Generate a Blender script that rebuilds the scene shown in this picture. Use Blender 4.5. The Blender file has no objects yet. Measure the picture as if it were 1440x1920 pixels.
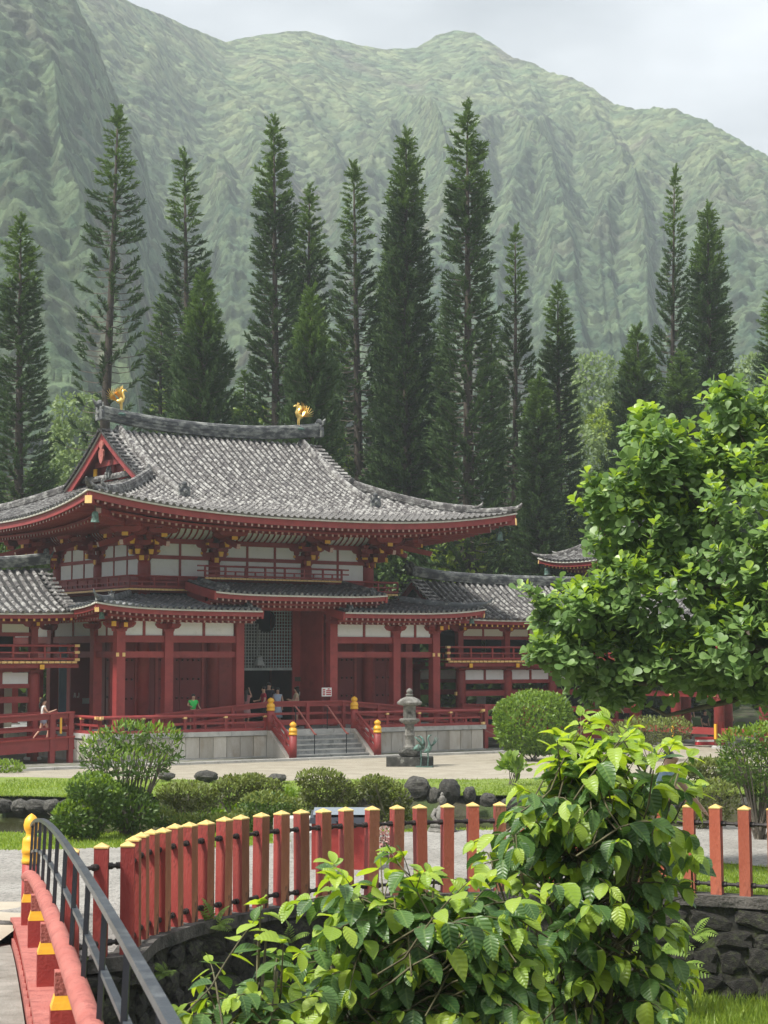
import bpy, math, random
import numpy as np
from mathutils import Vector, Matrix
random.seed(7); rng = np.random.default_rng(7)
C = bpy.context.scene.collection
SC = bpy.context.scene

# ---------------------------------------------------------------- camera
F = 3400.0
PITCH = math.atan((1232-960)/F)
cam = bpy.data.cameras.new('camera'); camo = bpy.data.objects.new('camera', cam); C.objects.link(camo)
cam.sensor_fit = 'VERTICAL'; cam.sensor_height = 24; cam.lens = F/1920*24
cam.clip_start = .1; cam.clip_end = 6000
camo.location = (0, 0, 4.0); camo.rotation_euler = (math.pi/2+PITCH, 0, 0)
cam.dof.use_dof = True; cam.dof.focus_distance = 26; cam.dof.aperture_fstop = 7.0
SC.camera = camo
# ---------------------------------------------------------------- light
SUN_EL, SUN_AZ = math.radians(56), math.radians(-120)      # azimuth measured from +Y towards +X
world = bpy.data.worlds.new('World'); SC.world = world; world.use_nodes = True
wn, wl = world.node_tree.nodes, world.node_tree.links
for n in list(wn): wn.remove(n)
wo = wn.new('ShaderNodeOutputWorld'); bg = wn.new('ShaderNodeBackground'); bg.inputs[1].default_value = .1
sky = wn.new('ShaderNodeTexSky'); sky.sky_type = 'NISHITA'; sky.sun_disc = False
sky.sun_elevation = SUN_EL; sky.sun_rotation = SUN_AZ
tc = wn.new('ShaderNodeTexCoord')
mp = wn.new('ShaderNodeMapping'); mp.inputs['Scale'].default_value = (1, 1, 2.2)
nz = wn.new('ShaderNodeTexNoise'); nz.inputs['Scale'].default_value = 6.5; nz.inputs['Detail'].default_value = 5; nz.inputs['Roughness'].default_value = .5
cr = wn.new('ShaderNodeValToRGB'); e = cr.color_ramp.elements
e[0].position = .36; e[0].color = (1.48, 1.54, 1.60, 1); e[1].position = .66; e[1].color = (2.75, 2.80, 2.85, 1)
mx = wn.new('ShaderNodeMixRGB'); mx.inputs[0].default_value = .95
# bright thin place in the cloud
nrm = wn.new('ShaderNodeVectorMath'); nrm.operation = 'DOT_PRODUCT'
sd = Vector((math.sin(math.radians(10.5)), math.cos(math.radians(10.5)), math.tan(math.radians(19)))).normalized()
nrm.inputs[1].default_value = sd
mr = wn.new('ShaderNodeMapRange'); mr.inputs[1].default_value = .9945; mr.inputs[2].default_value = 1.0; mr.inputs[3].default_value = 0; mr.inputs[4].default_value = .55; mr.interpolation_type='SMOOTHSTEP'
ad = wn.new('ShaderNodeMixRGB'); ad.blend_type = 'ADD'; ad.inputs[0].default_value = 1
wl.new(tc.outputs['Generated'], mp.inputs[0]); wl.new(mp.outputs[0], nz.inputs[0]); wl.new(nz.outputs[0], cr.inputs[0])
# an overcast sky is about three times brighter overhead than at the horizon
sz_ = wn.new('ShaderNodeSeparateXYZ'); wl.new(tc.outputs['Generated'], sz_.inputs[0])
zc_ = wn.new('ShaderNodeMapRange'); zc_.inputs[1].default_value = 0; zc_.inputs[2].default_value = 1; zc_.inputs[3].default_value = .68; zc_.inputs[4].default_value = 2.04; wl.new(sz_.outputs[2], zc_.inputs[0])
ml_ = wn.new('ShaderNodeVectorMath'); ml_.operation = 'SCALE'; wl.new(cr.outputs[0], ml_.inputs[0]); wl.new(zc_.outputs[0], ml_.inputs['Scale'])
wl.new(sky.outputs[0], mx.inputs[1]); wl.new(ml_.outputs[0], mx.inputs[2])
wl.new(tc.outputs['Generated'], nrm.inputs[0]); wl.new(nrm.outputs['Value'], mr.inputs[0])
wl.new(mx.outputs[0], ad.inputs[1]); wl.new(mr.outputs[0], ad.inputs[2]); wl.new(ad.outputs[0], bg.inputs[0])
wl.new(bg.outputs[0], wo.inputs[0])
sl = bpy.data.lights.new('sun', 'SUN'); sl.energy = 2.4; sl.angle = math.radians(8); sl.color = (1, .96, .88)
so = bpy.data.objects.new('sun', sl); C.objects.link(so)
sv = Vector((math.sin(SUN_AZ)*math.cos(SUN_EL), math.cos(SUN_AZ)*math.cos(SUN_EL), math.sin(SUN_EL)))
so.rotation_euler = sv.to_track_quat('Z', 'Y').to_euler(); so.location = (30, 20, 60)
SC.view_settings.view_transform = 'Standard'; SC.view_settings.look = 'None'
SC.view_settings.gamma = 1; SC.view_settings.use_curve_mapping = False; SC.view_settings.exposure = 1.58
SC.cycles.max_bounces = 6; SC.cycles.transparent_max_bounces = 8; SC.cycles.volume_bounces = 1

# ---------------------------------------------------------------- placing helpers
cp_, sp_ = math.cos(PITCH), math.sin(PITCH)
def ray(x, y):
    a_ = (x-720)/F; b_ = (960-y)/F
    return a_, cp_-b_*sp_, sp_+b_*cp_
def at(x, y, Y):
    r = ray(x, y); k = Y/r[1]
    return Vector((r[0]*k, Y, 4+r[2]*k))
def atz(x, y, z):
    r = ray(x, y); k = (z-4)/r[2]
    return Vector((r[0]*k, r[1]*k, z))

# ---------------------------------------------------------------- materials
def nodes(m):
    m.use_nodes = True; n = m.node_tree.nodes; l = m.node_tree.links
    return n, l, n['Principled BSDF']
def pm(name, c1, c2=None, scale=4., rough=.6, bump=0., bscale=30., c3=None, s3=8., t3=(.55, .62), stretch=(1, 1, 1), metal=0., spec=.5, rand=0., detail=5.):
    """noise mix of c1/c2, optional patches of c3, noise bump, optional per-object brightness variation"""
    m = bpy.data.materials.new(name); n, l, b = nodes(m)
    b.inputs['Roughness'].default_value = rough; b.inputs['Metallic'].default_value = metal
    b.inputs['Specular IOR Level'].default_value = spec
    t = n.new('ShaderNodeTexCoord'); mpn = n.new('ShaderNodeMapping'); mpn.inputs['Scale'].default_value = stretch
    l.new(t.outputs['Object'], mpn.inputs[0])
    c2 = c2 or c1
    z = n.new('ShaderNodeTexNoise'); z.inputs['Scale'].default_value = scale; z.inputs['Detail'].default_value = detail; z.inputs['Roughness'].default_value = .6
    l.new(mpn.outputs[0], z.inputs[0])
    r = n.new('ShaderNodeValToRGB'); r.color_ramp.elements[0].position = .35; r.color_ramp.elements[1].position = .65
    r.color_ramp.elements[0].color = (*c1, 1); r.color_ramp.elements[1].color = (*c2, 1)
    l.new(z.outputs[0], r.inputs[0]); out = r.outputs[0]
    if c3:
        z3 = n.new('ShaderNodeTexNoise'); z3.inputs['Scale'].default_value = s3; z3.inputs['Detail'].default_value = 6; z3.inputs['Roughness'].default_value = .7
        l.new(mpn.outputs[0], z3.inputs[0])
        r3 = n.new('ShaderNodeValToRGB'); r3.color_ramp.elements[0].position = t3[0]; r3.color_ramp.elements[1].position = t3[1]
        l.new(z3.outputs[0], r3.inputs[0])
        mm = n.new('ShaderNodeMixRGB'); l.new(r3.outputs[0], mm.inputs[0]); l.new(out, mm.inputs[1]); mm.inputs[2].default_value = (*c3, 1)
        out = mm.outputs[0]
    if rand:
        oi = n.new('ShaderNodeObjectInfo'); q = n.new('ShaderNodeMapRange'); q.inputs[3].default_value = 1-rand; q.inputs[4].default_value = 1+rand
        l.new(oi.outputs['Random'], q.inputs[0])
        h = n.new('ShaderNodeHueSaturation'); l.new(q.outputs[0], h.inputs['Value']); l.new(out, h.inputs['Color']); out = h.outputs[0]
    l.new(out, b.inputs['Base Color'])
    if bump:
        bz = n.new('ShaderNodeTexNoise'); bz.inputs['Scale'].default_value = bscale; bz.inputs['Detail'].default_value = 6
        l.new(mpn.outputs[0], bz.inputs[0])
        bp = n.new('ShaderNodeBump'); bp.inputs['Strength'].default_value = bump; bp.inputs['Distance'].default_value = .05
        l.new(bz.outputs[0], bp.inputs['Height']); l.new(bp.outputs[0], b.inputs['Normal'])
    return m
def leafmat(name, c1, c2, rough=.45, trans=.35, spec=.5, veins=False, tcol=None):
    """leaf: random colour per leaf (per mesh island), translucent"""
    m = bpy.data.materials.new(name); n, l, b = nodes(m)
    g = n.new('ShaderNodeNewGeometry'); oi = n.new('ShaderNodeObjectInfo')
    am = n.new('ShaderNodeMath'); am.operation = 'ADD'; l.new(g.outputs['Random Per Island'], am.inputs[0]); l.new(oi.outputs['Random'], am.inputs[1])
    fr = n.new('ShaderNodeMath'); fr.operation = 'FRACT'; l.new(am.outputs[0], fr.inputs[0])
    r = n.new('ShaderNodeValToRGB'); r.color_ramp.elements[0].color = (*c1, 1); r.color_ramp.elements[1].color = (*c2, 1)
    l.new(fr.outputs[0], r.inputs[0]); col = r.outputs[0]
    b.inputs['Roughness'].default_value = rough; b.inputs['Specular IOR Level'].default_value = spec
    if veins:
        uv = n.new('ShaderNodeUVMap'); sx = n.new('ShaderNodeSeparateXYZ'); l.new(uv.outputs[0], sx.inputs[0])
        ab = n.new('ShaderNodeMath'); ab.operation = 'ABSOLUTE'; l.new(sx.outputs[0], ab.inputs[0])
        m1 = n.new('ShaderNodeMath'); m1.operation = 'MULTIPLY_ADD'; m1.inputs[1].default_value = -.75; l.new(ab.outputs[0], m1.inputs[0]); l.new(sx.outputs[1], m1.inputs[2])
        m2 = n.new('ShaderNodeMath'); m2.operation = 'MULTIPLY'; m2.inputs[1].default_value = 46; l.new(m1.outputs[0], m2.inputs[0])
        s = n.new('ShaderNodeMath'); s.operation = 'SINE'; l.new(m2.outputs[0], s.inputs[0])
        mid = n.new('ShaderNodeMapRange'); mid.inputs[1].default_value = 0; mid.inputs[2].default_value = .05; mid.inputs[3].default_value = 1; mid.inputs[4].default_value = 0; l.new(ab.outputs[0], mid.inputs[0])
        vv = n.new('ShaderNodeMapRange'); vv.inputs[1].default_value = .8; vv.inputs[2].default_value = 1; vv.inputs[3].default_value = 0; vv.inputs[4].default_value = .5; l.new(s.outputs[0], vv.inputs[0])
        mxx = n.new('ShaderNodeMath'); mxx.operation = 'MAXIMUM'; l.new(mid.outputs[0], mxx.inputs[0]); l.new(vv.outputs[0], mxx.inputs[1])
        mc = n.new('ShaderNodeMixRGB'); mc.inputs[2].default_value = (.30, .42, .12, 1); sc_ = n.new('ShaderNodeMath'); sc_.operation = 'MULTIPLY'; sc_.inputs[1].default_value = .32
        l.new(mxx.outputs[0], sc_.inputs[0]); l.new(sc_.outputs[0], mc.inputs[0]); l.new(col, mc.inputs[1]); col = mc.outputs[0]
        bp = n.new('ShaderNodeBump'); bp.inputs['Strength'].default_value = .35; bp.inputs['Distance'].default_value = .004; l.new(s.outputs[0], bp.inputs['Height'])
        l.new(bp.outputs[0], b.inputs['Normal'])
    l.new(col, b.inputs['Base Color'])
    tr = n.new('ShaderNodeBsdfTranslucent'); hs = n.new('ShaderNodeHueSaturation'); hs.inputs['Value'].default_value = 1.7; hs.inputs['Hue'].default_value = .485; hs.inputs['Saturation'].default_value = 1.1
    l.new(col, hs.inputs['Color']); l.new(hs.outputs[0], tr.inputs[0])
    mi = n.new('ShaderNodeMixShader'); mi.inputs[0].default_value = trans
    l.new(b.outputs[0], mi.inputs[1]); l.new(tr.outputs[0], mi.inputs[2]); l.new(mi.outputs[0], n['Material Output'].inputs[0])
    return m

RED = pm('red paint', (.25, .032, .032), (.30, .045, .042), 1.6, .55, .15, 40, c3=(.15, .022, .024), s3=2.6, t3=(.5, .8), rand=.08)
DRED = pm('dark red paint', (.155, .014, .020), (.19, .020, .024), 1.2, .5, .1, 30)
WHITE = pm('white plaster', (.78, .80, .81), (.82, .83, .83), 1.5, .8, .05, 20, c3=(.66, .67, .65), s3=2.5, t3=(.55, .8))
CREAM = pm('cream plaster', (.66, .65, .55), (.72, .70, .6), 1.0, .8, .05, 20)
YELLOW = pm('yellow paint', (.78, .40, .03), (.85, .47, .05), 3., .45)
GOLDP = pm('gilded ends', (.80, .50, .17), (.86, .60, .26), 5., .4)
GOLD = pm('gold leaf', (.85, .56, .14), (.95, .70, .25), 9., .28, metal=.85)
FINIAL = pm('gold paint', (.74, .37, .02), (.82, .44, .03), 4., .45, .1, 30, c3=(.50, .24, .03), s3=9., t3=(.58, .75))
TILE = pm('weathered roof tile', (.050, .046, .048), (.12, .112, .108), 2.6, .85, .5, 25, c3=(.31, .305, .29), s3=4.2, t3=(.47, .60), rand=.18)
TILEP = pm('dark pan tile', (.022, .022, .024), (.05, .048, .046), 3.5, .9, .4, 25, c3=(.12, .118, .11), s3=6., t3=(.52, .7))
TILED = pm('dark roof tile', (.08, .09, .10), (.17, .185, .20), 3.5, .7, .4, 25, c3=(.38, .38, .37), s3=5., t3=(.54, .66), rand=.15)
RIDGE = pm('lichened ridge tile', (.05, .053, .058), (.12, .125, .13), 2., .8, .4, 25, c3=(.32, .33, .30), s3=2.0, t3=(.48, .66), stretch=(1, 1, 2.2))
EAVELINE = pm('pale eave board', (.50, .49, .43), (.58, .56, .5), 3., .8)
STONE = pm('pale stone slab', (.42, .38, .32), (.56, .53, .48), 1.4, .85, .25, 25, c3=(.30, .23, .15), s3=1.8, t3=(.50, .8), stretch=(1, 1, .4), rand=.22)
COPING = pm('coping stone', (.40, .40, .38), (.52, .51, .48), 2., .85, .25, 25, c3=(.22, .21, .19), s3=3., t3=(.55, .75), rand=.1)
STEPM = pm('grey step stone', (.20, .21, .21), (.36, .37, .36), 2.2, .8, .3, 20, c3=(.09, .10, .095), s3=2.5, t3=(.5, .7), rand=.15)
LAVA = pm('dark lava rock', (.030, .028, .025), (.10, .095, .082), 4., .95, .9, 14, c3=(.26, .27, .24), s3=6, t3=(.60, .70), rand=.35)
WALLS = pm('black mossy wall stone', (.016, .015, .013), (.065, .060, .052), 4., .95, 1., 16, c3=(.085, .10, .045), s3=3.2, t3=(.52, .66), rand=.5)
MOSSY = pm('mossy wall core', (.012, .012, .010), (.045, .045, .03), 5., .95, .9, 12, c3=(.05, .07, .015), s3=3., t3=(.52, .66))
LANT = pm('lantern stone', (.13, .125, .11), (.24, .23, .21), 5., .9, .6, 30, c3=(.07, .065, .055), s3=4., t3=(.5, .65))
BRONZE = pm('green bronze', (.05, .11, .09), (.13, .24, .20), 8., .6, .3, 40, c3=(.03, .035, .03), s3=7, t3=(.5, .6))
BLACK = pm('black steel', (.012, .014, .02), (.02, .022, .03), 6., .35, .05, 60)
STEEL = pm('painted dark steel', (.028, .034, .045), (.05, .06, .075), 3., .30, .08, 60, c3=(.12, .13, .14), s3=9, t3=(.5, .7))
PINKRED = pm('sun-bleached red paint', (.36, .10, .08), (.46, .16, .13), 4., .75, .4, 50, c3=(.22, .05, .042), s3=8., t3=(.48, .68))
BRED = pm('bridge red paint', (.27, .028, .024), (.34, .045, .035), 4., .55, .15, 50, c3=(.18, .03, .025), s3=4., t3=(.6, .8))
FRED = pm('fence red paint', (.25, .032, .028), (.33, .058, .045), 5., .6, .25, 60, c3=(.085, .035, .025), s3=7., t3=(.55, .66), stretch=(1, 1, .3), rand=.12)
FBROWN = pm('bare weathered post face', (.26, .095, .05), (.40, .17, .09), 6., .75, .4, 60, c3=(.055, .03, .022), s3=7, t3=(.54, .62), stretch=(1, 1, .25), rand=.25)
FORANGE = pm('orange red paint', (.36, .085, .045), (.44, .13, .075), 5., .6, .25, 60, c3=(.2, .05, .03), s3=7., t3=(.54, .70), stretch=(1, 1, .3), rand=.12)
BLUEG = pm('blue grey boards', (.085, .14, .19), (.10, .16, .21), 2., .6)
DARK = pm('indoor shade black', (.006, .006, .012), (.01, .01, .016), 2., .8)  # near-black colour stands in for the shade indoors
LATT = pm('pale lattice', (.22, .25, .26), (.30, .33, .33), 4., .6)
BARK = pm('tree bark', (.035, .028, .022), (.075, .06, .045), 3., .9, .7, 15, stretch=(1, 1, .3))
TWIG = pm('green brown twig', (.06, .05, .025), (.12, .11, .05), 5., .7)
ROOTB = pm('grey stem bark', (.10, .085, .065), (.17, .15, .12), 5., .8, .3)
CONC = pm('concrete deck', (.20, .185, .16), (.29, .27, .24), 3., .9, .4, 40, c3=(.12, .105, .085), s3=1.4, t3=(.5, .7))

# ---------------------------------------------------------------- mesh helpers
class MB:
    def __init__(s): s.v = []; s.f = []; s.m = []; s.mi = 0
    def add(s, vs, fs):
        o = len(s.v); s.v += [tuple(x) for x in vs]; s.f += [tuple(i+o for i in f) for f in fs]; s.m += [s.mi]*len(fs); return s
    def box(s, x0, x1, y0, y1, z0, z1):
        return s.add([(x0,y0,z0),(x1,y0,z0),(x1,y1,z0),(x0,y1,z0),(x0,y0,z1),(x1,y0,z1),(x1,y1,z1),(x0,y1,z1)],
                     [(0,3,2,1),(4,5,6,7),(0,1,5,4),(1,2,6,5),(2,3,7,6),(3,0,4,7)])
    def beam(s, a, b, w, h, up=(0, 0, 1)):
        a = Vector(a); b = Vector(b); d = (b-a).normalized(); x = d.cross(Vector(up)).normalized(); z = x.cross(d)
        P = []
        for p in (a, b):
            for sx, sz in ((-1,-1),(1,-1),(1,1),(-1,1)): P.append(p+x*sx*w/2+z*sz*h/2)
        return s.add(P, [(0,1,2,3),(4,7,6,5),(0,4,5,1),(1,5,6,2),(2,6,7,3),(3,7,4,0)])
    def tube(s, pts, rad, n=8, caps=True, sy=1.):
        pts = [Vector(p) for p in pts]
        if not hasattr(rad, '__len__'): rad = [rad]*len(pts)
        V = []; Fc = []; prev = None
        for i, p in enumerate(pts):
            d = (pts[min(i+1, len(pts)-1)]-pts[max(i-1, 0)])
            d = d.normalized() if d.length > 1e-9 else Vector((0, 0, 1))
            ref = Vector((0, 0, 1)) if abs(d.z) < .95 else Vector((0, 1, 0))
            if prev is not None and prev.cross(d).length > 1e-3:
                x = prev - d*prev.dot(d); x.normalize()
            else: x = d.cross(ref).normalized()
            y = d.cross(x); prev = x
            for k in range(n):
                t = 2*math.pi*k/n; V.append(p+x*math.cos(t)*rad[i]+y*math.sin(t)*rad[i]*sy)
        for i in range(len(pts)-1):
            for k in range(n):
                Fc.append((i*n+k, i*n+(k+1)%n, (i+1)*n+(k+1)%n, (i+1)*n+k))
        if caps: Fc.append(tuple(range(n))[::-1]); Fc.append(tuple((len(pts)-1)*n+k for k in range(n)))
        return s.add(V, Fc)
    def lathe(s, prof, c=(0, 0, 0), n=12):
        V = []; Fc = []
        for r, z in prof:
            for k in range(n):
                t = 2*math.pi*k/n; V.append((c[0]+r*math.cos(t), c[1]+r*math.sin(t), c[2]+z))
        for i in range(len(prof)-1):
            for k in range(n): Fc.append((i*n+k, i*n+(k+1)%n, (i+1)*n+(k+1)%n, (i+1)*n+k))
        Fc.append(tuple(range(n))[::-1]); Fc.append(tuple((len(prof)-1)*n+k for k in range(n)))
        return s.add(V, Fc)
    def prism(s, poly, a, b, axis='y'):
        """poly: 2D outline in the plane across axis"""
        n = len(poly)
        def P(q, t): return {'y': (q[0], t, q[1]), 'x': (t, q[0], q[1]), 'z': (q[0], q[1], t)}[axis]
        V = [P(q, a) for q in poly]+[P(q, b) for q in poly]
        return s.add(V, [tuple(range(n)), tuple(range(2*n-1, n-1, -1))]+[(i, (i+1) % n+0, (i+1) % n+n, i+n)[::-1] for i in range(n)])
    def mesh(s, name, mats, smooth=False):
        me = bpy.data.meshes.new(name); me.from_pydata(s.v, [], s.f)
        mats = mats if isinstance(mats, (list, tuple)) else [mats]
        for m in mats: me.materials.append(m)
        if len(mats) > 1: me.polygons.foreach_set('material_index', s.m)
        if smooth: me.polygons.foreach_set('use_smooth', [True]*len(me.polygons))
        me.update(); return me
    def build(s, name, mats, parent=None, smooth=False, loc=None, kind=None):
        return link(name, s.mesh(name, mats, smooth), parent, loc=loc, kind=kind)
def link(name, me, parent=None, loc=None, rot=None, scale=None, mat4=None, kind=None, label=None):
    o = bpy.data.objects.new(name, me); C.objects.link(o)
    if parent is not None: o.parent = parent
    if mat4 is not None: o.matrix_local = mat4
    if loc is not None: o.location = loc
    if rot is not None: o.rotation_euler = rot
    if scale is not None: o.scale = scale
    if kind: o['kind'] = kind
    if label: o['label'] = label
    return o
def tag(o, label, cat, group=None, kind=None):
    o['label'] = label; o['category'] = cat
    if group: o['group'] = group
    if kind: o['kind'] = kind
    return o
def struct(o, kind='structure'):
    o['kind'] = kind; return o
def empty(name, loc=(0, 0, 0), rz=0., label=None, cat=None, group=None):
    o = bpy.data.objects.new(name, None); C.objects.link(o); o.location = loc; o.rotation_euler = (0, 0, rz); o.empty_display_size = .3
    if label: tag(o, label, cat, group)
    return o
def npmesh(name, V, Fa, mat, smooth=False, uv=None):
    V = np.asarray(V, dtype=np.float32); Fa = np.asarray(Fa, dtype=np.int32); k = Fa.shape[1]
    me = bpy.data.meshes.new(name); me.vertices.add(len(V)); me.vertices.foreach_set('co', V.ravel())
    me.loops.add(Fa.size); me.loops.foreach_set('vertex_index', Fa.ravel())
    me.polygons.add(len(Fa)); me.polygons.foreach_set('loop_start', np.arange(0, Fa.size, k, dtype=np.int32))
    me.polygons.foreach_set('loop_total', np.full(len(Fa), k, dtype=np.int32))
    if smooth: me.polygons.foreach_set('use_smooth', np.ones(len(Fa), dtype=bool))
    if uv is not None:
        ul = me.uv_layers.new(name='UVMap'); ul.data.foreach_set('uv', np.asarray(uv, dtype=np.float32)[Fa.ravel()].ravel())
    for m in (mat if isinstance(mat, (list, tuple)) else [mat]): me.materials.append(m)
    me.update(calc_edges=True); return me
def nrmz(a): return a/np.maximum(np.linalg.norm(a, axis=-1, keepdims=True), 1e-9)
def frames(D, N):
    D = nrmz(D); X = nrmz(np.cross(D, N)); Z = np.cross(X, D)
    return np.stack([X, D, Z], axis=-1)            # columns: local x, y(leaf axis), z(normal)
def scatter(tv, tf, P, M, S, tuv=None):
    """template verts/faces placed at P with frames M and scales S (n) or (n,3)"""
    tv = np.asarray(tv, float); tf = np.asarray(tf, int); n = len(P)
    S = np.asarray(S, float); S = np.repeat(S[:, None], 3, 1) if S.ndim == 1 else S
    L = tv[None]*S[:, None, :]
    V = np.einsum('nij,nkj->nki', M, L)+P[:, None, :]
    Fa = tf[None]+(np.arange(n)*len(tv))[:, None, None]
    uv = np.tile(np.asarray(tuv), (n, 1)) if tuv is not None else None
    return V.reshape(-1, 3), Fa.reshape(-1, tf.shape[1]), uv
# leaf templates: axis along +y from the origin, triangles
def leaf_tpl(prof, fold=.25, droop=.25, mid=0.):
    """prof: list of (y, halfwidth); returns verts, tris, uv"""
    V = []; U = []
    for y, w in prof:
        zc = -droop*y*y
        V += [(-w, y, zc+fold*w), (0, y, zc-mid), (w, y, zc+fold*w)]
        U += [(-w, y), (0, y), (w, y)]
    T = []
    for i in range(len(prof)-1):
        a = i*3; b = a+3
        T += [(a, a+1, b+1), (a, b+1, b), (a+1, a+2, b+2), (a+1, b+2, b+1)]
    return np.array(V), np.array(T), np.array(U)
# value noise on numpy arrays
def _h(ix, iy, s):
    n = (ix*374761393+iy*668265263+s*1442695041) & 0xffffffff
    n = ((n ^ (n >> 13))*1274126177) & 0xffffffff
    return ((n ^ (n >> 16)) & 0xffff)/65535.
def vnoise(x, y, s=0):
    ix = np.floor(x).astype(np.int64); iy = np.floor(y).astype(np.int64); fx = x-ix; fy = y-iy
    fx = fx*fx*(3-2*fx); fy = fy*fy*(3-2*fy)
    a = _h(ix, iy, s); b = _h(ix+1, iy, s); c = _h(ix, iy+1, s); d = _h(ix+1, iy+1, s)
    return (a*(1-fx)+b*fx)*(1-fy)+(c*(1-fx)+d*fx)*fy
def fbm(x, y, o=4, s=0, g=.5):
    r = 0; a = 1; t = 0
    for i in range(o): r = r+a*vnoise(x*2**i, y*2**i, s+i*17); t += a; a *= g
    return r/t
def cells(x, y, s=0):
    """distance to nearest jittered cell point, and that cell's random value"""
    ix = np.floor(x).astype(np.int64); iy = np.floor(y).astype(np.int64); best = np.full(x.shape, 9.); val = np.zeros(x.shape)
    for i in (-1, 0, 1):
        for j in (-1, 0, 1):
            cx = ix+i; cy = iy+j; px = cx+_h(cx, cy, s+3); py = cy+_h(cx, cy, s+11)
            d = np.hypot(px-x, py-y); k = d < best; best = np.where(k, d, best); val = np.where(k, _h(cx, cy, s+29), val)
    return best, val
# ================================================================ THE LAND
# fence / retaining wall line round the gravel terrace: fence tops measured in the photograph
FT = [(240,1587),(252,1578),(267,1569),(284,1564),(306,1560),(330,1554),(357,1549),(387,1545),(420,1541),(453,1537),(489,1532.5),(528,1529),(567,1526),(607,1523),(650,1520.5),(696,1518.5),(743,1516.5),(789,1515),(838,1513.5),(887,1512.5),(936,1512),(984,1511.5),(1034,1511.3),(1085,1511.3),(1136,1511.5),(1188,1512),(1240,1513),(1292,1514.3),(1343,1516),(1397,1518),(1452,1520),(1510,1523),(1570,1527)]
PZ = 1.05; POSTH = 1.08
fence_pts = [atz(x, y, PZ+POSTH) for x, y in FT]
fence_pts = [Vector((p.x, p.y, PZ)) for p in fence_pts]
lone = atz(190, 1590, PZ+POSTH); lone.z = PZ
lone2 = atz(137, 1597, PZ+POSTH); lone2.z = PZ
NEWEL = Vector((-4.02, 20.6, PZ))
edge = [Vector((-40, 24, PZ)), Vector((-10, 21.0, PZ)), Vector((-4.6, 20.4, PZ)), Vector((-3.9, 20.2, PZ)), lone2.copy(), lone.copy()]+fence_pts+[Vector((12, 21.5, PZ)), Vector((26, 19.0, PZ)), Vector((45, 17, PZ))]
ex = np.array([p.x for p in edge]); ey = np.array([p.y for p in edge])
def edge_y(x): return np.interp(x, ex, ey)

def grass_mat():
    return pm('yellow green turf', (.13, .19, .025), (.20, .27, .04), .9, .9, .6, 60, c3=(.11, .13, .04), s3=2.4, t3=(.5, .75))  # yellow-green turf with olive patches
GRASS = grass_mat()
GRAVEL = pm('pale gravel', (.31, .275, .21), (.41, .37, .29), 1.2, .95, .8, 45, c3=(.25, .23, .19), s3=22., t3=(.5, .62))
GRAVEL2 = pm('grey gravel', (.28, .262, .235), (.38, .36, .33), .8, .95, .9, 45, c3=(.15, .145, .135), s3=20., t3=(.5, .62))
SOIL = pm('damp soil', (.035, .032, .02), (.075, .07, .04), 1.5, .95, .7, 20, c3=(.05, .075, .02), s3=1.2, t3=(.45, .6))

# ---- ground sheet: foreground hollow, pond basin, temple side, then rising under the forest
xs = np.concatenate([np.linspace(-420, -62, 30), np.linspace(-60, 60, 121), np.linspace(62, 420, 30)])
ys = np.concatenate([np.linspace(-60, 8, 15), np.linspace(9, 75, 133), np.linspace(76, 130, 40), np.linspace(134, 420, 40)])
GX, GY = np.meshgrid(xs, ys)
def bank_y(x): return 51.6+.5*np.sin(x*.35)+.35*np.sin(x*.9+1)+np.where(x > 6, (x-6)*.25, 0)
def ground_z(x, y):
    z = np.full(x.shape, -.18)+.12*(fbm(x*.5, y*.5, 3, 5)-.5)
    t = np.clip((y-edge_y(x)-1.2)/2., 0, 1); z = z*(1-t)+(-1.3)*t
    t = np.clip((y-bank_y(x)+.25)/.5, 0, 1); z = z*(1-t)+(0.)*t
    z = z+np.where(y > 100, (y-100)*.045, 0)+np.where(y > 110, 1.2*(fbm(x*.03, y*.03, 3, 9)-.5), 0)
    return z
GZ = ground_z(GX, GY)
def gridmesh(name, X, Y, Z, mat, smooth=True):
    h, w = X.shape; V = np.stack([X, Y, Z], -1).reshape(-1, 3)
    i = np.arange(h*w).reshape(h, w); Fa = np.stack([i[:-1, :-1], i[:-1, 1:], i[1:, 1:], i[1:, :-1]], -1).reshape(-1, 4)
    return npmesh(name, V, Fa, mat, smooth)
struct(link('ground', gridmesh('ground', GX, GY, GZ, SOIL)))
def sheet(name, poly, z, mat, nx=0):
    mb = MB(); mb.add([(p[0], p[1], z) for p in poly], [tuple(range(len(poly)))]); o = mb.build(name, mat); return struct(o)
def strip(name, fy0, fy1, x0, x1, z, mat, n=80, zf=None):
    X = np.linspace(x0, x1, n); T = np.linspace(0, 1, 9)
    XX = np.tile(X, (9, 1)); YY = fy0(X)[None]*(1-T[:, None])+fy1(X)[None]*T[:, None]
    ZZ = np.full(XX.shape, z) if zf is None else zf(XX, YY)+z
    return struct(link(name, gridmesh(name, XX, YY, ZZ, mat)))
# temple side: lawn strip on the far bank, gravel court, worn ground next to the hall
GRASSB = 58.8
strip('lawn', lambda x: bank_y(x)+.28, lambda x: GRASSB+.25*np.sin(x*.5)+np.where(x < -9, (-9-x)*.3, 0), -60, 60, .03, GRASS, 160, lambda X, Y: .10*(fbm(X*.8, Y*.8, 3, 2)))
strip('gravel_court', lambda x: GRASSB-.3+.25*np.sin(x*.5)+np.where(x < -9, (-9-x)*.3, 0), lambda x: 0*x+100, -80, 80, .042, GRAVEL, 40)
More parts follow.
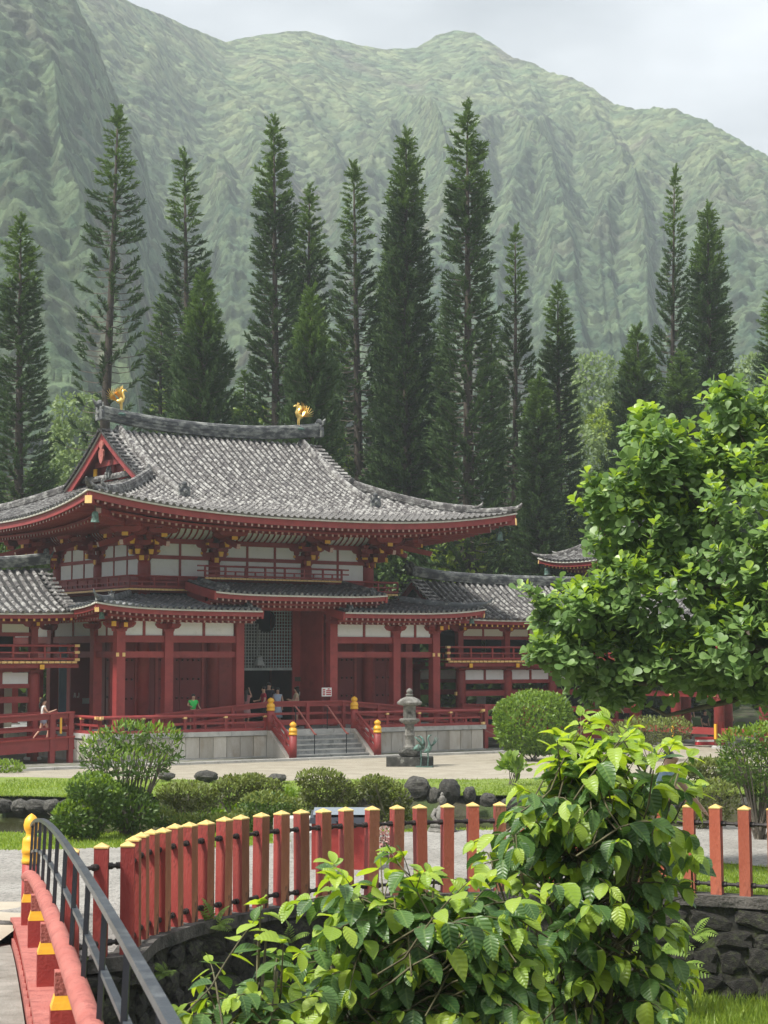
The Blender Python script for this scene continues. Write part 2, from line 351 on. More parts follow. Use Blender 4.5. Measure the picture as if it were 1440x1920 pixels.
# raised gravel terrace in front, its back falling to the pond
def crest(x): return 31.0+.5*np.sin(x*.5)+np.where(x > 2, np.minimum((x-2)*.25, 2.5), 0)
def terr(name, f0, f1, zoff, mat, rows=26, n=140, x0=-40, x1=45):
    X = np.concatenate([np.linspace(x0, -7, 24), np.linspace(-6.8, 12, n), np.linspace(12.5, x1, 24)]); T = np.linspace(0, 1, rows)
    XX = np.tile(X, (rows, 1)); YY = f0(X)[None]*(1-T[:, None])+f1(X)[None]*T[:, None]
    ZZ = PZ+zoff-np.clip((YY-crest(XX))/6.5, 0, 1)**1.3*2.6+.04*(fbm(XX*1.2, YY*1.2, 2, 4)-.5)*np.clip((YY-edge_y(XX))/.5, 0, 1)
    return struct(link(name, gridmesh(name, XX, YY, ZZ, mat)))
terr('terrace_lawn', lambda x: edge_y(x)+.02, lambda x: crest(x)+6.6, 0, GRASS)
def gr0(x): return edge_y(x)+.25+np.where(x > 2.4, np.clip((x-2.4)*2.0, 0, 3.6), 0)
def gr1(x): return crest(x)-2.4+.35*np.sin(x*1.3)+np.where(x > -2.5, 2.0, 0)*np.clip((x+2.5)/1.5, 0, 1)
terr('terrace_gravel', gr0, gr1, .022, GRAVEL2)
# pond
wm = bpy.data.materials.new('pond water'); n_, l_, b_ = nodes(wm)
b_.inputs['Base Color'].default_value = (.045, .048, .018, 1); b_.inputs['Roughness'].default_value = .06; b_.inputs['IOR'].default_value = 1.33
tz = n_.new('ShaderNodeTexNoise'); tz.inputs['Scale'].default_value = 5; tz.inputs['Detail'].default_value = 3
tcn = n_.new('ShaderNodeTexCoord'); l_.new(tcn.outputs['Object'], tz.inputs[0])
bpn = n_.new('ShaderNodeBump'); bpn.inputs['Strength'].default_value = .12; bpn.inputs['Distance'].default_value = .03; l_.new(tz.outputs[0], bpn.inputs['Height']); l_.new(bpn.outputs[0], b_.inputs['Normal'])
strip('pond_water', lambda x: edge_y(x)+2.2, lambda x: bank_y(x)+.3, -70, 70, -.5, wm, 120)
# kerb line along the foot of the hall + worn strip
# ---------------------------------------------------------------- mountains
def interp_pts(pts):
    px = np.array([p[0] for p in pts], float); py = np.array([p[1] for p in pts], float)
    return lambda x: np.interp(x, px, py)
ridge_px = interp_pts([(-600,-420),(-300,-260),(0,-70),(60,-35),(130,-8),(200,2),(250,25),(310,45),(360,65),(415,83),(435,78),(480,70),(530,62),(570,60),(630,78),(720,93),(785,89),(820,70),(855,60),(895,63),(935,87),(970,115),(1000,122),(1040,143),(1070,150),(1110,168),(1135,185),(1160,207),(1195,217),(1250,219),(1300,230),(1350,255),(1395,280),(1440,310),(1600,390),(1900,450),(2300,480)])
spur_px = interp_pts([(-900,-500),(-300,-220),(0,-80),(70,-30),(120,10),(150,60),(185,140),(215,215),(250,270),(275,350),(320,430),(345,520),(380,600),(420,690),(470,800),(520,900),(600,1050),(2300,1400)])
dist_px = interp_pts([(-600,600),(0,820),(415,1080),(855,1180),(1160,1050),(1440,900),(2300,700)])
NA, NR = 860, 560
AP = np.linspace(-500, 1940, NA)                       # azimuth given as photo column
T = np.linspace(0, 1.06, NR)**.9
R0 = 190.
Rr = dist_px(AP)[None, :]; Tt = T[:, None]
RR = R0+(Rr-R0)*Tt
TX = (AP[None, :]-720)/F*cp_*1.0
AZ = np.arctan(TX); MX = RR*np.sin(AZ); MY = RR*np.cos(AZ)
tanel = (1232-ridge_px(AP))/F
tanel = np.tan(np.arctan((960-ridge_px(AP))/F)+PITCH)
H = (Rr*tanel[None, :])
warp = AP[None, :]+(1-Tt)**.8*620*(fbm(AP[None, :]*.0023+5, Tt*1.3, 2, 31)-.5)+60*(fbm(AP[None, :]*.008, Tt*4., 3, 55)-.5)
def ridged(x, s): 
    v = vnoise(x, np.zeros_like(x)+s*7.3, s); return 1-np.abs(2*v-1)
fl = ridged(warp*.0085, 3)*1.05+.5*ridged(warp*.021+1.3*fbm(AP[None, :]*.01, Tt*3, 2, 91), 8)+.14*ridged(warp*.055+2*fbm(AP[None, :]*.02, Tt*6, 2, 92), 12)
face = np.clip(Tt, 0, 1)
prof = .10*face+.90*face**1.75
Hm = H*prof+4
# spur crests that run down from the skyline, traced as columns over rows of the photograph and given real relief
YI = 960-F*np.tan(np.arctan(H*prof/RR)-PITCH)
SP = [[(560,60),(600,170),(690,300),(770,430),(850,600),(900,760)],[(860,60),(825,170),(750,300),(690,420),(650,560),(640,760)],[(880,60),(925,170),(960,260),(1010,380),(1060,520),(1100,760)],
 [(1095,165),(1085,235),(1030,320),(985,440),(940,600),(930,760)],[(1110,170),(1120,250),(1165,335),(1200,450),(1215,600),(1220,760)],[(1240,219),(1235,330),(1190,450),(1120,560),(1075,660),(1050,780)],
 [(1300,230),(1345,340),(1380,460),(1400,620),(1420,780)],[(320,45),(360,150),(440,260),(480,380),(500,520),(510,780)],[(440,78),(500,160),(570,250),(640,380),(690,520),(700,780)],[(230,15),(290,150),(330,260),(370,400),(420,560),(430,780)],
 [(720,92),(740,200),(800,330),(840,470),(880,700)],[(1395,280),(1450,420),(1500,700)],[(1560,380),(1600,700)],[(1000,122),(985,220),(900,330),(860,480),(800,760)]]
add = np.zeros_like(Hm)
for i, crest_ in enumerate(SP):
    yy_ = np.array([p[1] for p in crest_], float); xx_ = np.array([p[0] for p in crest_], float)
    cxp = np.interp(YI, yy_, xx_)+16*(fbm(YI*.02, YI*0+i*3.1, 3, 60+i)-.5)*2
    w_ = 26+.17*np.clip(YI-yy_[0], 0, 900)+20*vnoise(YI*.01, YI*0+i, 5); dd = (AP[None, :]-cxp)/w_
    tent = np.clip(1-np.abs(dd)**(1.0 if i % 2 else .85), 0, 1); on = np.clip((YI-yy_[0])/90, 0, 1)
    add = np.maximum(add, tent*on*(.30+.70*vnoise(YI*.006+i, YI*0, 9))*np.where(np.abs(dd) < 3, 1, 0))
Hm = Hm+add*H*.125*np.clip((1-np.clip(face, 0, 1))*3.2, 0, 1)*np.clip(face*1.5, 0, 1)**1.6+(fl-.95)*H*.05*np.sin(np.pi*np.clip(face, 0, 1)**.8)**.8
# near left spur
Rs = 620.; tans = np.tan(np.arctan((960-spur_px(AP))/F)+PITCH)[None, :]
ts = np.clip((RR-R0)/(Rs-R0), 0, 1); spur = Rs*tans*(.15*ts+.85*ts**1.5)-np.clip((RR-Rs)/60, 0, 9)*60*.7
spur = spur+(ridged(warp*.012+ts*2.2*fbm(AP[None, :]*.01, ts*3, 2, 93), 21)-.5)*30*np.sin(np.pi*np.clip(ts, 0, .999)**.8)
Hm = np.maximum(Hm, spur)
over = np.clip(Tt-1, 0, 1); Hm = Hm-over*H*6
# fine crags and tree crowns
LA = AZ*RR; LZ = Hm*.85+RR*.35
c1, v1 = cells(LA/8.5+.7*fbm(LA*.05, LZ*.05, 2, 14), LZ/7.5, 2); c2, v2 = cells(LA/4.4, LZ/4.0, 7); c3_, v3_ = cells(LA/17., LZ/15., 15)
treed = np.clip(1.6-1.25*(Hm/430)+.9*(fbm(MX*.008, MY*.008, 3, 40)-.5), .12, 1)
lump = (np.clip(1-c1*1.15, 0, 1)**.6*4.0*(.3+v1)+np.clip(1-c2*1.2, 0, 1)*2.6*(.3+v2))*treed
fade = np.clip((1.0-np.abs(Tt-1)*0), .25, 1)
Hm = Hm+lump*.55+9*(fbm(LA*.03, LZ*.03, 4, 77)-.5)*np.clip(Tt*3, 0, 1)*np.clip((1.0-Tt)*8, .25, 1)
RL = RR-lump*.9*np.clip((1-Tt)*10, 0, 1); MX = RL*np.sin(AZ); MY = RL*np.cos(AZ)
Hm[0] = -3
mm = bpy.data.materials.new('forested mountainside'); n_, l_, b_ = nodes(mm); b_.inputs['Roughness'].default_value = .95; b_.inputs['Specular IOR Level'].default_value = .1
tcn = n_.new('ShaderNodeTexCoord')
def tn(scale, detail=6, rough=.6):
    q = n_.new('ShaderNodeTexNoise'); q.inputs['Scale'].default_value = scale; q.inputs['Detail'].default_value = detail; q.inputs['Roughness'].default_value = rough; l_.new(tcn.outputs['Object'], q.inputs[0]); return q
def ramp(src, p0, c0, p1, c1):
    q = n_.new('ShaderNodeValToRGB'); q.color_ramp.elements[0].position = p0; q.color_ramp.elements[1].position = p1; q.color_ramp.elements[0].color = (*c0, 1); q.color_ramp.elements[1].color = (*c1, 1); l_.new(src, q.inputs[0]); return q
def mixc(f, a, b):
    q = n_.new('ShaderNodeMixRGB'); l_.new(f, q.inputs[0]); l_.new(a, q.inputs[1]); l_.new(b, q.inputs[2]); return q
forest = ramp(tn(.075, 9, .75).outputs[0], .40, (.042, .082, .050), .60, (.135, .185, .098))  # forest and meadow greens greyed and blued: part of the haze painted in
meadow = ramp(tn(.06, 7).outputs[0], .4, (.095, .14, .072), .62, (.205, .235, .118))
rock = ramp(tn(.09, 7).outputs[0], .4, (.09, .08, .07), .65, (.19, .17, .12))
geo = n_.new('ShaderNodeNewGeometry'); sx = n_.new('ShaderNodeSeparateXYZ'); l_.new(geo.outputs['Position'], sx.inputs[0])
hz = n_.new('ShaderNodeMapRange'); hz.inputs[1].default_value = 120; hz.inputs[2].default_value = 330; l_.new(sx.outputs[2], hz.inputs[0])
nh = n_.new('ShaderNodeMath'); nh.operation = 'MULTIPLY_ADD'; nh.inputs[1].default_value = 1.6; nh.inputs[2].default_value = -.8; l_.new(tn(.012, 5).outputs[0], nh.inputs[0])
sm = n_.new('ShaderNodeMath'); sm.operation = 'ADD'; sm.use_clamp = True; l_.new(hz.outputs[0], sm.inputs[0]); l_.new(nh.outputs[0], sm.inputs[1])
c_a = mixc(sm.outputs[0], forest.outputs[0], meadow.outputs[0])
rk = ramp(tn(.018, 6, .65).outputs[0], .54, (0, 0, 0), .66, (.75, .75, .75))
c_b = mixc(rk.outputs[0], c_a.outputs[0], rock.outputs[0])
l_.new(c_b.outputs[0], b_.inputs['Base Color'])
vo = n_.new('ShaderNodeTexVoronoi'); vo.inputs['Scale'].default_value = .22; vo.inputs['Randomness'].default_value = 1; l_.new(tcn.outputs['Object'], vo.inputs['Vector'])
hv_ = n_.new('ShaderNodeSeparateXYZ'); l_.new(vo.outputs['Color'], hv_.inputs[0])
vr_ = n_.new('ShaderNodeMapRange'); vr_.inputs[3].default_value = .5; vr_.inputs[4].default_value = 1.55; l_.new(hv_.outputs[0], vr_.inputs[0])
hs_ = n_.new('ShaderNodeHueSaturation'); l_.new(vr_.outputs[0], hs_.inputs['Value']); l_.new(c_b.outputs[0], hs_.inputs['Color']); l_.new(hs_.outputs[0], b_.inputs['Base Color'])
inv_ = n_.new('ShaderNodeMath'); inv_.operation = 'SUBTRACT'; inv_.inputs[0].default_value = 1; l_.new(vo.outputs['Distance'], inv_.inputs[1])
bp0 = n_.new('ShaderNodeBump'); bp0.inputs['Strength'].default_value = .8; bp0.inputs['Distance'].default_value = 3.; l_.new(inv_.outputs[0], bp0.inputs['Height'])
bp1 = n_.new('ShaderNodeBump'); l_.new(bp0.outputs[0], bp1.inputs['Normal']); bp1.inputs['Strength'].default_value = .9; bp1.inputs['Distance'].default_value = 3.; l_.new(tn(.35, 8, .7).outputs[0], bp1.inputs['Height']); l_.new(bp1.outputs[0], b_.inputs['Normal'])
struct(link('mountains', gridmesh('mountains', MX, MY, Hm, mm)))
# foothill joining the ground sheet to the mountains is the ground sheet itself
# ---- haze
def haze():
    mb = MB(); mb.box(-1500, 1500, -90, 1450, -4, 760)
    m = bpy.data.materials.new('air haze'); m.use_nodes = True; n = m.node_tree.nodes; n.remove(n['Principled BSDF'])
    v = n.new('ShaderNodeVolumePrincipled'); v.inputs['Color'].default_value = (.84, .92, 1, 1); v.inputs['Density'].default_value = HAZE_D
    v.inputs['Anisotropy'].default_value = .2
    m.node_tree.links.new(v.outputs[0], n['Material Output'].inputs['Volume'])
    o = mb.build('haze', m); o['kind'] = 'stuff'; o['label'] = 'thin pale haze in the valley air'
HAZE_D = .00040
haze()

# ================================================================ TREES
PINE = leafmat('pine needles', (.045, .090, .030), (.085, .14, .045), .6, .12, .3)
PINET = leafmat('young pine needles', (.08, .15, .03), (.13, .21, .045), .6, .15, .3)
def tuft_tpl(n, L, r, seed):
    q = np.random.default_rng(seed); V = []; T = []
    for i in range(n):
        t = q.uniform(0, .85); a = q.uniform(0, 2*math.pi); d = np.array([math.cos(a), .8+.7*q.random(), math.sin(a)]); d /= np.linalg.norm(d)
        b = np.array([0, t*L, 0]); w = np.cross(d, q.normal(size=3)); w /= np.linalg.norm(w); wd = .034
        l = r*(1.1-.45*t)
        o = len(V); V += [b-w*wd, b+w*wd, b+d*l+w*wd*.45, b+d*l-w*wd*.45]; T += [(o, o+1, o+2), (o, o+2, o+3)]
    return np.array(V), np.array(T)
def make_pine(seed, Ht=30., Rb=2.6, gap=.42, per=7, bare=.45, lean=0., kf=1.0, lowcut=.0, upc=.55, shape=.64):
    q = np.random.default_rng(seed)
    zs = []; z = Ht*.05
    while z < Ht*.985: zs.append(z); z += gap*(.7+.6*q.random())*(.55+.45*(1-z/Ht))
    P = []; D = []; S = []; B = MB()
    def cx(z): return lean*(1-z/Ht)**1.5
    for z in zs:
        f = 1-z/Ht; R = Rb*(f**shape)*(1-.12*f)*(.82+.3*vnoise(np.array(z*.35), np.array(seed*1.), 3))+.12
        if z < Ht*lowcut and q.random() < .7: continue
        npb = max(4, int(per*(.55+.6*f)))
        a0 = q.random()*6.28
        for k in range(npb):
            if q.random() < .10: continue
            a = a0+k*2*math.pi/npb+q.normal()*.18; L = R*q.uniform(.78, 1.12)
            ca, sa = math.cos(a), math.sin(a); pts = []
            for t in (0, .35, .7, 1.):
                r = L*t; dz = -.10*L*math.sin(t*2.4)+upc*L*.42*t**2.6
                pts.append(Vector((ca*r+cx(z), sa*r, z+dz)))
            if L > .7: B.tube(pts[:3]+[pts[3]], [.035*(.4+f), .028, .02, .01], 3, False)
            fol = max(.35, L*(1-bare*min(1, f*2.2))); seg = .42; nseg = max(1, int(fol/seg*kf+.5))
            for j in range(nseg):
                t = 1-(j+.8)*fol/nseg/L if L > .01 else 0
                t = max(t, 0); r = L*t
                dz = -.10*L*math.sin(t*2.4)+upc*L*.42*t**2.6
                sl = -.24*math.cos(t*2.4)+upc*.42*2.6*t**1.6+.42
                P.append((ca*r+cx(z), sa*r, z+dz)); D.append((ca, sa, sl)); S.append((1., 1.0, 1.)if L > .6 else (.7, .8, .7))
    for k in range(16): P.append((q.normal()*.05, q.normal()*.05, Ht*(.97+.03*k/16))); D.append((q.normal()*.5, q.normal()*.5, 1)); S.append((.6, .7, .6))
    # foliage lying against the trunk
    for z in zs[::2]:
        f = 1-z/Ht
        a = q.random()*6.28; P.append((cx(z), 0, z)); D.append((math.cos(a), math.sin(a), .6)); S.append((.9, .9, .9))
    P = np.array(P); D = np.array(D); S = np.array(S)*q.uniform(.8, 1.15, (len(P), 1))
    S[:, 1] *= 1.15
    top = P[:, 2] > Ht*.86
    tv, tf = tuft_tpl(32, .62, .235, seed)
    M = frames(D, q.normal(size=P.shape))
    Vs, Fs, _ = scatter(tv, tf, P[~top], M[~top], S[~top]); Vt, Ft, _ = scatter(tv, tf, P[top], M[top], S[top])
    crown = npmesh('crown', np.concatenate([Vs, Vt]), np.concatenate([Fs, Ft+len(Vs)]), [PINE, PINET])
    idx = np.zeros(len(Fs)+len(Ft), dtype=np.int32); idx[len(Fs):] = 1; crown.polygons.foreach_set('material_index', idx)
    tr = MB(); tr.tube([(cx(z), 0, z) for z in np.linspace(0, Ht*.97, 8)], list(np.linspace(.36, .03, 8)), 8)
    return tr.mesh('trunk', BARK, True), B.mesh('branches', ROOTB), crown
PROTO = {'dense': make_pine(11, 30, 2.6, .30, 9, .10, 0, 1.25, upc=.5),
         'medium': make_pine(12, 30, 2.6, .36, 8, .35, .3, 1.05),
         'sparse': make_pine(13, 30, 2.5, .42, 7, .55, .4, .95, upc=.7),
         'gappy': make_pine(14, 30, 2.7, .50, 6, .72, .5, .9, upc=.6, lowcut=.55),
         'bushy': make_pine(15, 18, 2.7, .26, 9, .05, 0, 1.3, upc=.45, shape=.62)}
# photo column, top row, half width of the lower crown in photo px, distance, kind, label
PT = [(37,405,62,92,'medium','dark column pine at the far left edge, left of the bare-trunked one'),
 (205,208,66,96,'gappy','tall gappy column pine with bare trunk and dead twigs above the left golden phoenix'),
 (360,290,62,104,'sparse','thin tall column pine behind the short dense pine left of centre'),
 (300,560,48,112,'medium','column pine half hidden low between the two left tall pines'),
 (378,515,58,90,'bushy','short dense pointed pine in front of the thin tall one left of centre'),
 (528,220,58,100,'medium','tall narrow column pine rising above the right half of the temple ridge'),
 (574,350,54,106,'medium','column pine standing just right behind the tall one over the ridge'),
 (585,545,52,88,'bushy','short fresh green pine directly behind the right golden phoenix'),
 (678,315,60,100,'sparse','see-through column pine with upswept tufts just right of the phoenix'),
 (728,455,46,108,'dense','dense dark pine squeezed between the see-through pine and the broad dense one'),
 (640,600,44,112,'medium','low column pine in the gap right of the right phoenix'),
 (762,245,56,98,'dense','broad very dense column pine left of the tallest pine'),
 (868,190,64,94,'medium','tallest column pine of all with a thick bare lower trunk'),
 (818,640,44,110,'dense','dark pine filling the gap at the foot of the tallest pine'),
 (928,600,44,104,'medium','low pine between the tallest pine and the slim pine to its right'),
 (968,430,44,98,'sparse','slim pale column pine right of the tallest pine'),
 (1037,535,50,100,'medium','medium column pine right of the slim pale one'),
 (1010,700,48,92,'dense','dark bushy pine above the right tip of the temple roof'),
 (1190,617,56,98,'bushy','isolated short pyramid pine left of the pair at the right'),
 (1248,320,40,104,'sparse','left and taller one of the pair of pines at the right'),
 (1322,380,50,102,'dense','right and denser one of the pair of pines at the right'),
 (1275,660,56,96,'dense','low dark pine at the foot of the right-hand pair'),
 (1447,545,52,98,'medium','pine cut by the right edge of the photo'),
 (1120,880,50,96,'dense','low dark pine behind the right wing roof'),
 (110,900,46,110,'medium','low pine behind the left slope of the temple roof'),
 (455,700,46,112,'medium','low pine behind the middle of the temple ridge')]
GP = 'column pines behind the temple'
for i, (x, yt, hw, D, kd, lab) in enumerate(PT):
    top = at(x, yt, D); gz = float(ground_z(np.array(top.x), np.array(float(D))))
    tr, br, crn = PROTO[kd]; Hn = 18. if kd == 'bushy' else 30.
    ht = top.z-gz; wid = hw/F*D; s = wid/2.35*1.6
    e_ = empty('column_pine', (top.x, D, gz), random.uniform(-.3, .3)+(.0 if i % 2 else 2.8), lab, 'pine tree', GP)
    e_.rotation_euler = (random.uniform(-.012, .012), random.uniform(-.016, .016), random.uniform(0, 6.28))
    sc = (s, s, ht/Hn)
    link('trunk', tr, e_, scale=(s*1.1, s*1.1, ht/Hn)); link('branches', br, e_, scale=sc, kind='stuff'); link('crown', crn, e_, scale=sc)

# broadleaved trees -------------------------------------------------
BL1 = leafmat('fresh broad leaves', (.13, .21, .03), (.25, .33, .05), .5, .35)
BL2 = leafmat('mid green leaves', (.06, .12, .025), (.12, .19, .045), .5, .3)
BL3 = leafmat('grey green leaves', (.14, .21, .08), (.23, .31, .12), .5, .3)
def lobed_points(q, lobes, n, shell=.35):
    """points in the outer shell of a union of ellipsoids, and outward normals"""
    lob = np.array(lobes, float); w = (lob[:, 3]*lob[:, 4]+lob[:, 4]*lob[:, 5]+lob[:, 3]*lob[:, 5]); w /= w.sum()
    k = q.choice(len(lob), n, p=w); d = nrmz(q.normal(size=(n, 3))); r = 1-shell*q.random(n)**1.5
    c = lob[k, :3]; R = lob[k, 3:6]; P = c+d*R*r[:, None]
    keep = np.ones(n, bool)
    for i, L in enumerate(lob):
        m = k != i; dd = (((P-L[:3])/L[3:6])**2).sum(1); keep &= ~(m & (dd < .62))
    return P[keep], nrmz(d/R)[keep]
def make_broad(seed, mat, n=5200, leaf=.30):
    q = np.random.default_rng(seed); lobes = []
    for i in range(16):
        a = q.random()*6.28; r = q.uniform(.6, 2.3); z = q.uniform(3.0, 6.6); s = q.uniform(.75, 1.35)*(1.15-.1*abs(z-4.6))
        lobes.append((math.cos(a)*r*(1.25-.11*z), math.sin(a)*r*(1.25-.11*z), z, s*1.1, s*1.1, s*.8))
    lobes.append((0, 0, 4.7, 1.8, 1.8, 2.1))
    P, N = lobed_points(q, lobes, n, .4)
    D = nrmz(N+q.normal(size=P.shape)*.6+np.array([0, 0, -.2])); U = nrmz(N+q.normal(size=P.shape)*.5+np.array([0, 0, .6]))
    tv, tf, _ = leaf_tpl([(0, .06), (.4, .30), (.8, .26), (1., .03)], .15, .2)
    V, Fa, _ = scatter(tv, tf, P, frames(D, U), leaf*q.uniform(.7, 1.3, len(P)))
    crown = npmesh('crown', V, Fa, mat)
    tr = MB(); tr.tube([(0, 0, 0), (.1, 0, 1.5), (-.05, .05, 3), (0, 0, 5)], [.22, .17, .13, .05], 7)
    for i in range(7):
        a = i*.9+q.random(); z0 = 1.6+.35*i; tr.tube([(0, 0, z0), (math.cos(a)*.8, math.sin(a)*.8, z0+.9), (math.cos(a)*1.6, math.sin(a)*1.6, z0+2)], [.09, .06, .02], 5)
    return tr.mesh('trunk', BARK, True), crown
BR = {1: make_broad(31, BL1), 2: make_broad(32, BL2), 3: make_broad(33, BL3), 4: make_broad(34, BL1), 5: make_broad(35, BL3)}
BT = [(150,745,75,100,5,'pale green leafy tree behind the left gable of the temple roof'),
 (62,860,60,95,2,'dark leafy tree low at the left edge above the roof'),
 (20,1010,70,84,2,'leafy tree seen below the left eave of the big roof'),
 (60,930,60,86,2,'small bright tree between the left eave and the left wing roof'),
 (330,690,60,118,1,'yellow green tree low between the left pines'),
 (470,760,52,116,4,'sunlit yellow green tree right of the short left pine'),
 (620,820,50,104,4,'small yellow green tree under the see-through pine'),
 (870,1000,80,95,4,'bright green leafy tree under the right end of the big eave'),
 (770,1020,60,97,2,'olive leafy bush tree next to the right bracket of the hall'),
 (935,985,62,100,1,'round leafy tree directly right of the temple eave'),
 (1030,960,56,96,2,'leafy tree left of the small corner pavilion roof'),
 (1110,670,62,116,5,'pale grey green spreading tree in the gap of the pines'),
 (1085,790,60,108,3,'tall pale leafy tree behind the round-leaved tree'),
 (1150,760,56,112,1,'yellow green tree left of the isolated short pine'),
 (1080,930,62,100,4,'yellow green tree right of the dark bushy pine'),
 (1220,770,50,118,3,'pale leafy tree between the isolated pine and the pair'),
 (1420,660,60,120,3,'hazy pale tree by the right photo edge'),
 (1180,1180,80,92,2,'dark leafy tree behind the right walkway'),
 (1330,1120,90,96,2,'wide dark leafy tree behind the right walkway'),
 (940,1120,60,106,2,'leafy tree seen through the right wing')]
for x, yt, hw, D, k, lab in BT:
    top = at(x, yt, D); gz = float(ground_z(np.array(top.x), np.array(float(D)))); tr, crn = BR[k]
    ht = top.z-gz; wid = hw/F*D; e_ = empty('leafy_tree', (top.x, D, gz), random.uniform(0, 6), lab, 'tree', 'leafy trees between the pines')
    sx_ = wid/2.6; sc = (sx_, sx_, ht/7.4)
    if ht > 10:      # tall: keep the crown its own size and raise it on a longer trunk
        cs = sx_*1.25; link('trunk', tr, e_, scale=(sx_, sx_, ht/7.4)); link('crown', crn, e_, loc=(0, 0, ht-7.3*cs*1.0), scale=(sx_, sx_, cs))
    else:
        link('trunk', tr, e_, scale=sc); link('crown', crn, e_, scale=sc)
# woodland understorey closing the view under the trees
def woodland():
    q = np.random.default_rng(5); n = 26000
    X = q.uniform(-60, 60, n); Y = q.uniform(88, 150, n)**1.; zz = ground_z(X, Y); hh = 2.2+4.8*fbm(X*.13, Y*.13, 3, 8)+(Y-95)*.03
    Z = zz+hh*q.random(n)**.45
    P = np.stack([X, Y, Z], 1); N = nrmz(q.normal(size=P.shape)+np.array([0, -.6, .8])); D = nrmz(q.normal(size=P.shape)+np.array([0, -.3, -.2]))
    tv, tf, _ = leaf_tpl([(0, .06), (.5, .36), (1., .04)], .15, .2)
    V, Fa, _ = scatter(tv, tf, P, frames(D, N), q.uniform(.5, 1.0, n)); o = link('undergrowth', npmesh('undergrowth', V, Fa, BL2)); o['kind'] = 'stuff'; o['label'] = 'dark leafy undergrowth beneath the pines'
woodland()
# ================================================================ THE TEMPLE
HA = math.radians(34.2); HX, HY = -10.245, 70.35
hca, hsa = math.cos(HA), math.sin(HA)
def HW(u, v, z=0.): return Vector((HX+u*hca-v*hsa, HY+u*hsa+v*hca, z))
def hall_empty(name, u, v, label, cat, group=None, z=0., rz=0.):
    return empty(name, HW(u, v, z), HA+rz, label, cat, group)
US = [0, 2.08, 5.28, 9.75, 12.94, 15.02]; VS = [0, 2.08, 6.25, 10.4, 12.5]
CU, CV = 7.51, 6.25
SZ = 1.10                                              # floor height

def sweep(mb, pts, w, h, up=(0, 0, 1)):
    """rectangular section swept along pts (section stays upright)"""
    pts = [Vector(p) for p in pts]; P = []
    for i, p in enumerate(pts):
        d = (pts[min(i+1, len(pts)-1)]-pts[max(i-1, 0)]).normalized(); x = d.cross(Vector(up)); x = x.normalized() if x.length > 1e-6 else Vector((1, 0, 0)); z = x.cross(d)
        hh = h[i] if hasattr(h, '__len__') else h; ww = w[i] if hasattr(w, '__len__') else w
        for sx, sz in ((-1,-1),(1,-1),(1,1),(-1,1)): P.append(p+x*sx*ww/2+z*sz*hh/2)
    n = len(pts); Fc = [(0,1,2,3), tuple(n*4-4+k for k in (3,2,1,0))]
    for i in range(n-1):
        for k in range(4): Fc.append((i*4+k, (i+1)*4+k, (i+1)*4+(k+1)%4, i*4+(k+1)%4))
    return mb.add(P, Fc)
# one round cover tile, 1 long along +y, radius 1
_a = [math.radians(t) for t in (0, 45, 90, 135, 180)]
TV = np.array([(math.cos(t), 0, math.sin(t)) for t in _a]+[(.80*math.cos(t), 1.06, .80*math.sin(t)) for t in _a]+[(1, 0, -.35), (-1, 0, -.35)])
TF = [(i, i+1, i+6, i+5) for i in range(4)]+[(0, 10, 11, 4), (0, 4, 3, 1), (1, 3, 2, 2)]
TF = [(0,1,6,5),(1,2,7,6),(2,3,8,7),(3,4,9,8),(10,0,4,11),(0,1,3,4),(1,2,2,3)]
TFT = []
for f in TF:
    if f[2] != f[1]: TFT.append((f[0], f[1], f[2])) if f[0]!=f[1] else None
    if len(set((f[0], f[2], f[3]))) == 3: TFT.append((f[0], f[2], f[3]))
TFT = [t for t in TFT if len(set(t)) == 3]
_tile_mesh = {}
def tile_mesh(mat):
    if mat.name not in _tile_mesh: _tile_mesh[mat.name] = npmesh('round_tile', TV, TFT, mat)
    return _tile_mesh[mat.name]
class Slope:
    def __init__(s, mapf, zf): s.mapf = mapf; s.zf = zf
    def p(s, q, e): u, v = s.mapf(q, e); return Vector((u, v, s.zf(u, v)))
def pans(parent, S, s0, s1, emax, mat=None, ns=40, ne=16, name='pan_tiles', thick=.10):
    X = np.linspace(s0, s1, ns); P = []
    for t in np.linspace(0, 1, ne):
        for q in X: P.append(S.p(q, t*emax(q)))
    V = np.array(P); i = np.arange(ns*ne).reshape(ne, ns)
    Fa = np.stack([i[:-1, :-1], i[:-1, 1:], i[1:, 1:], i[1:, :-1]], -1).reshape(-1, 4)
    o = link(name, npmesh(name, V, Fa, mat or TILEP, True), parent); o['kind'] = 'stuff'; return o
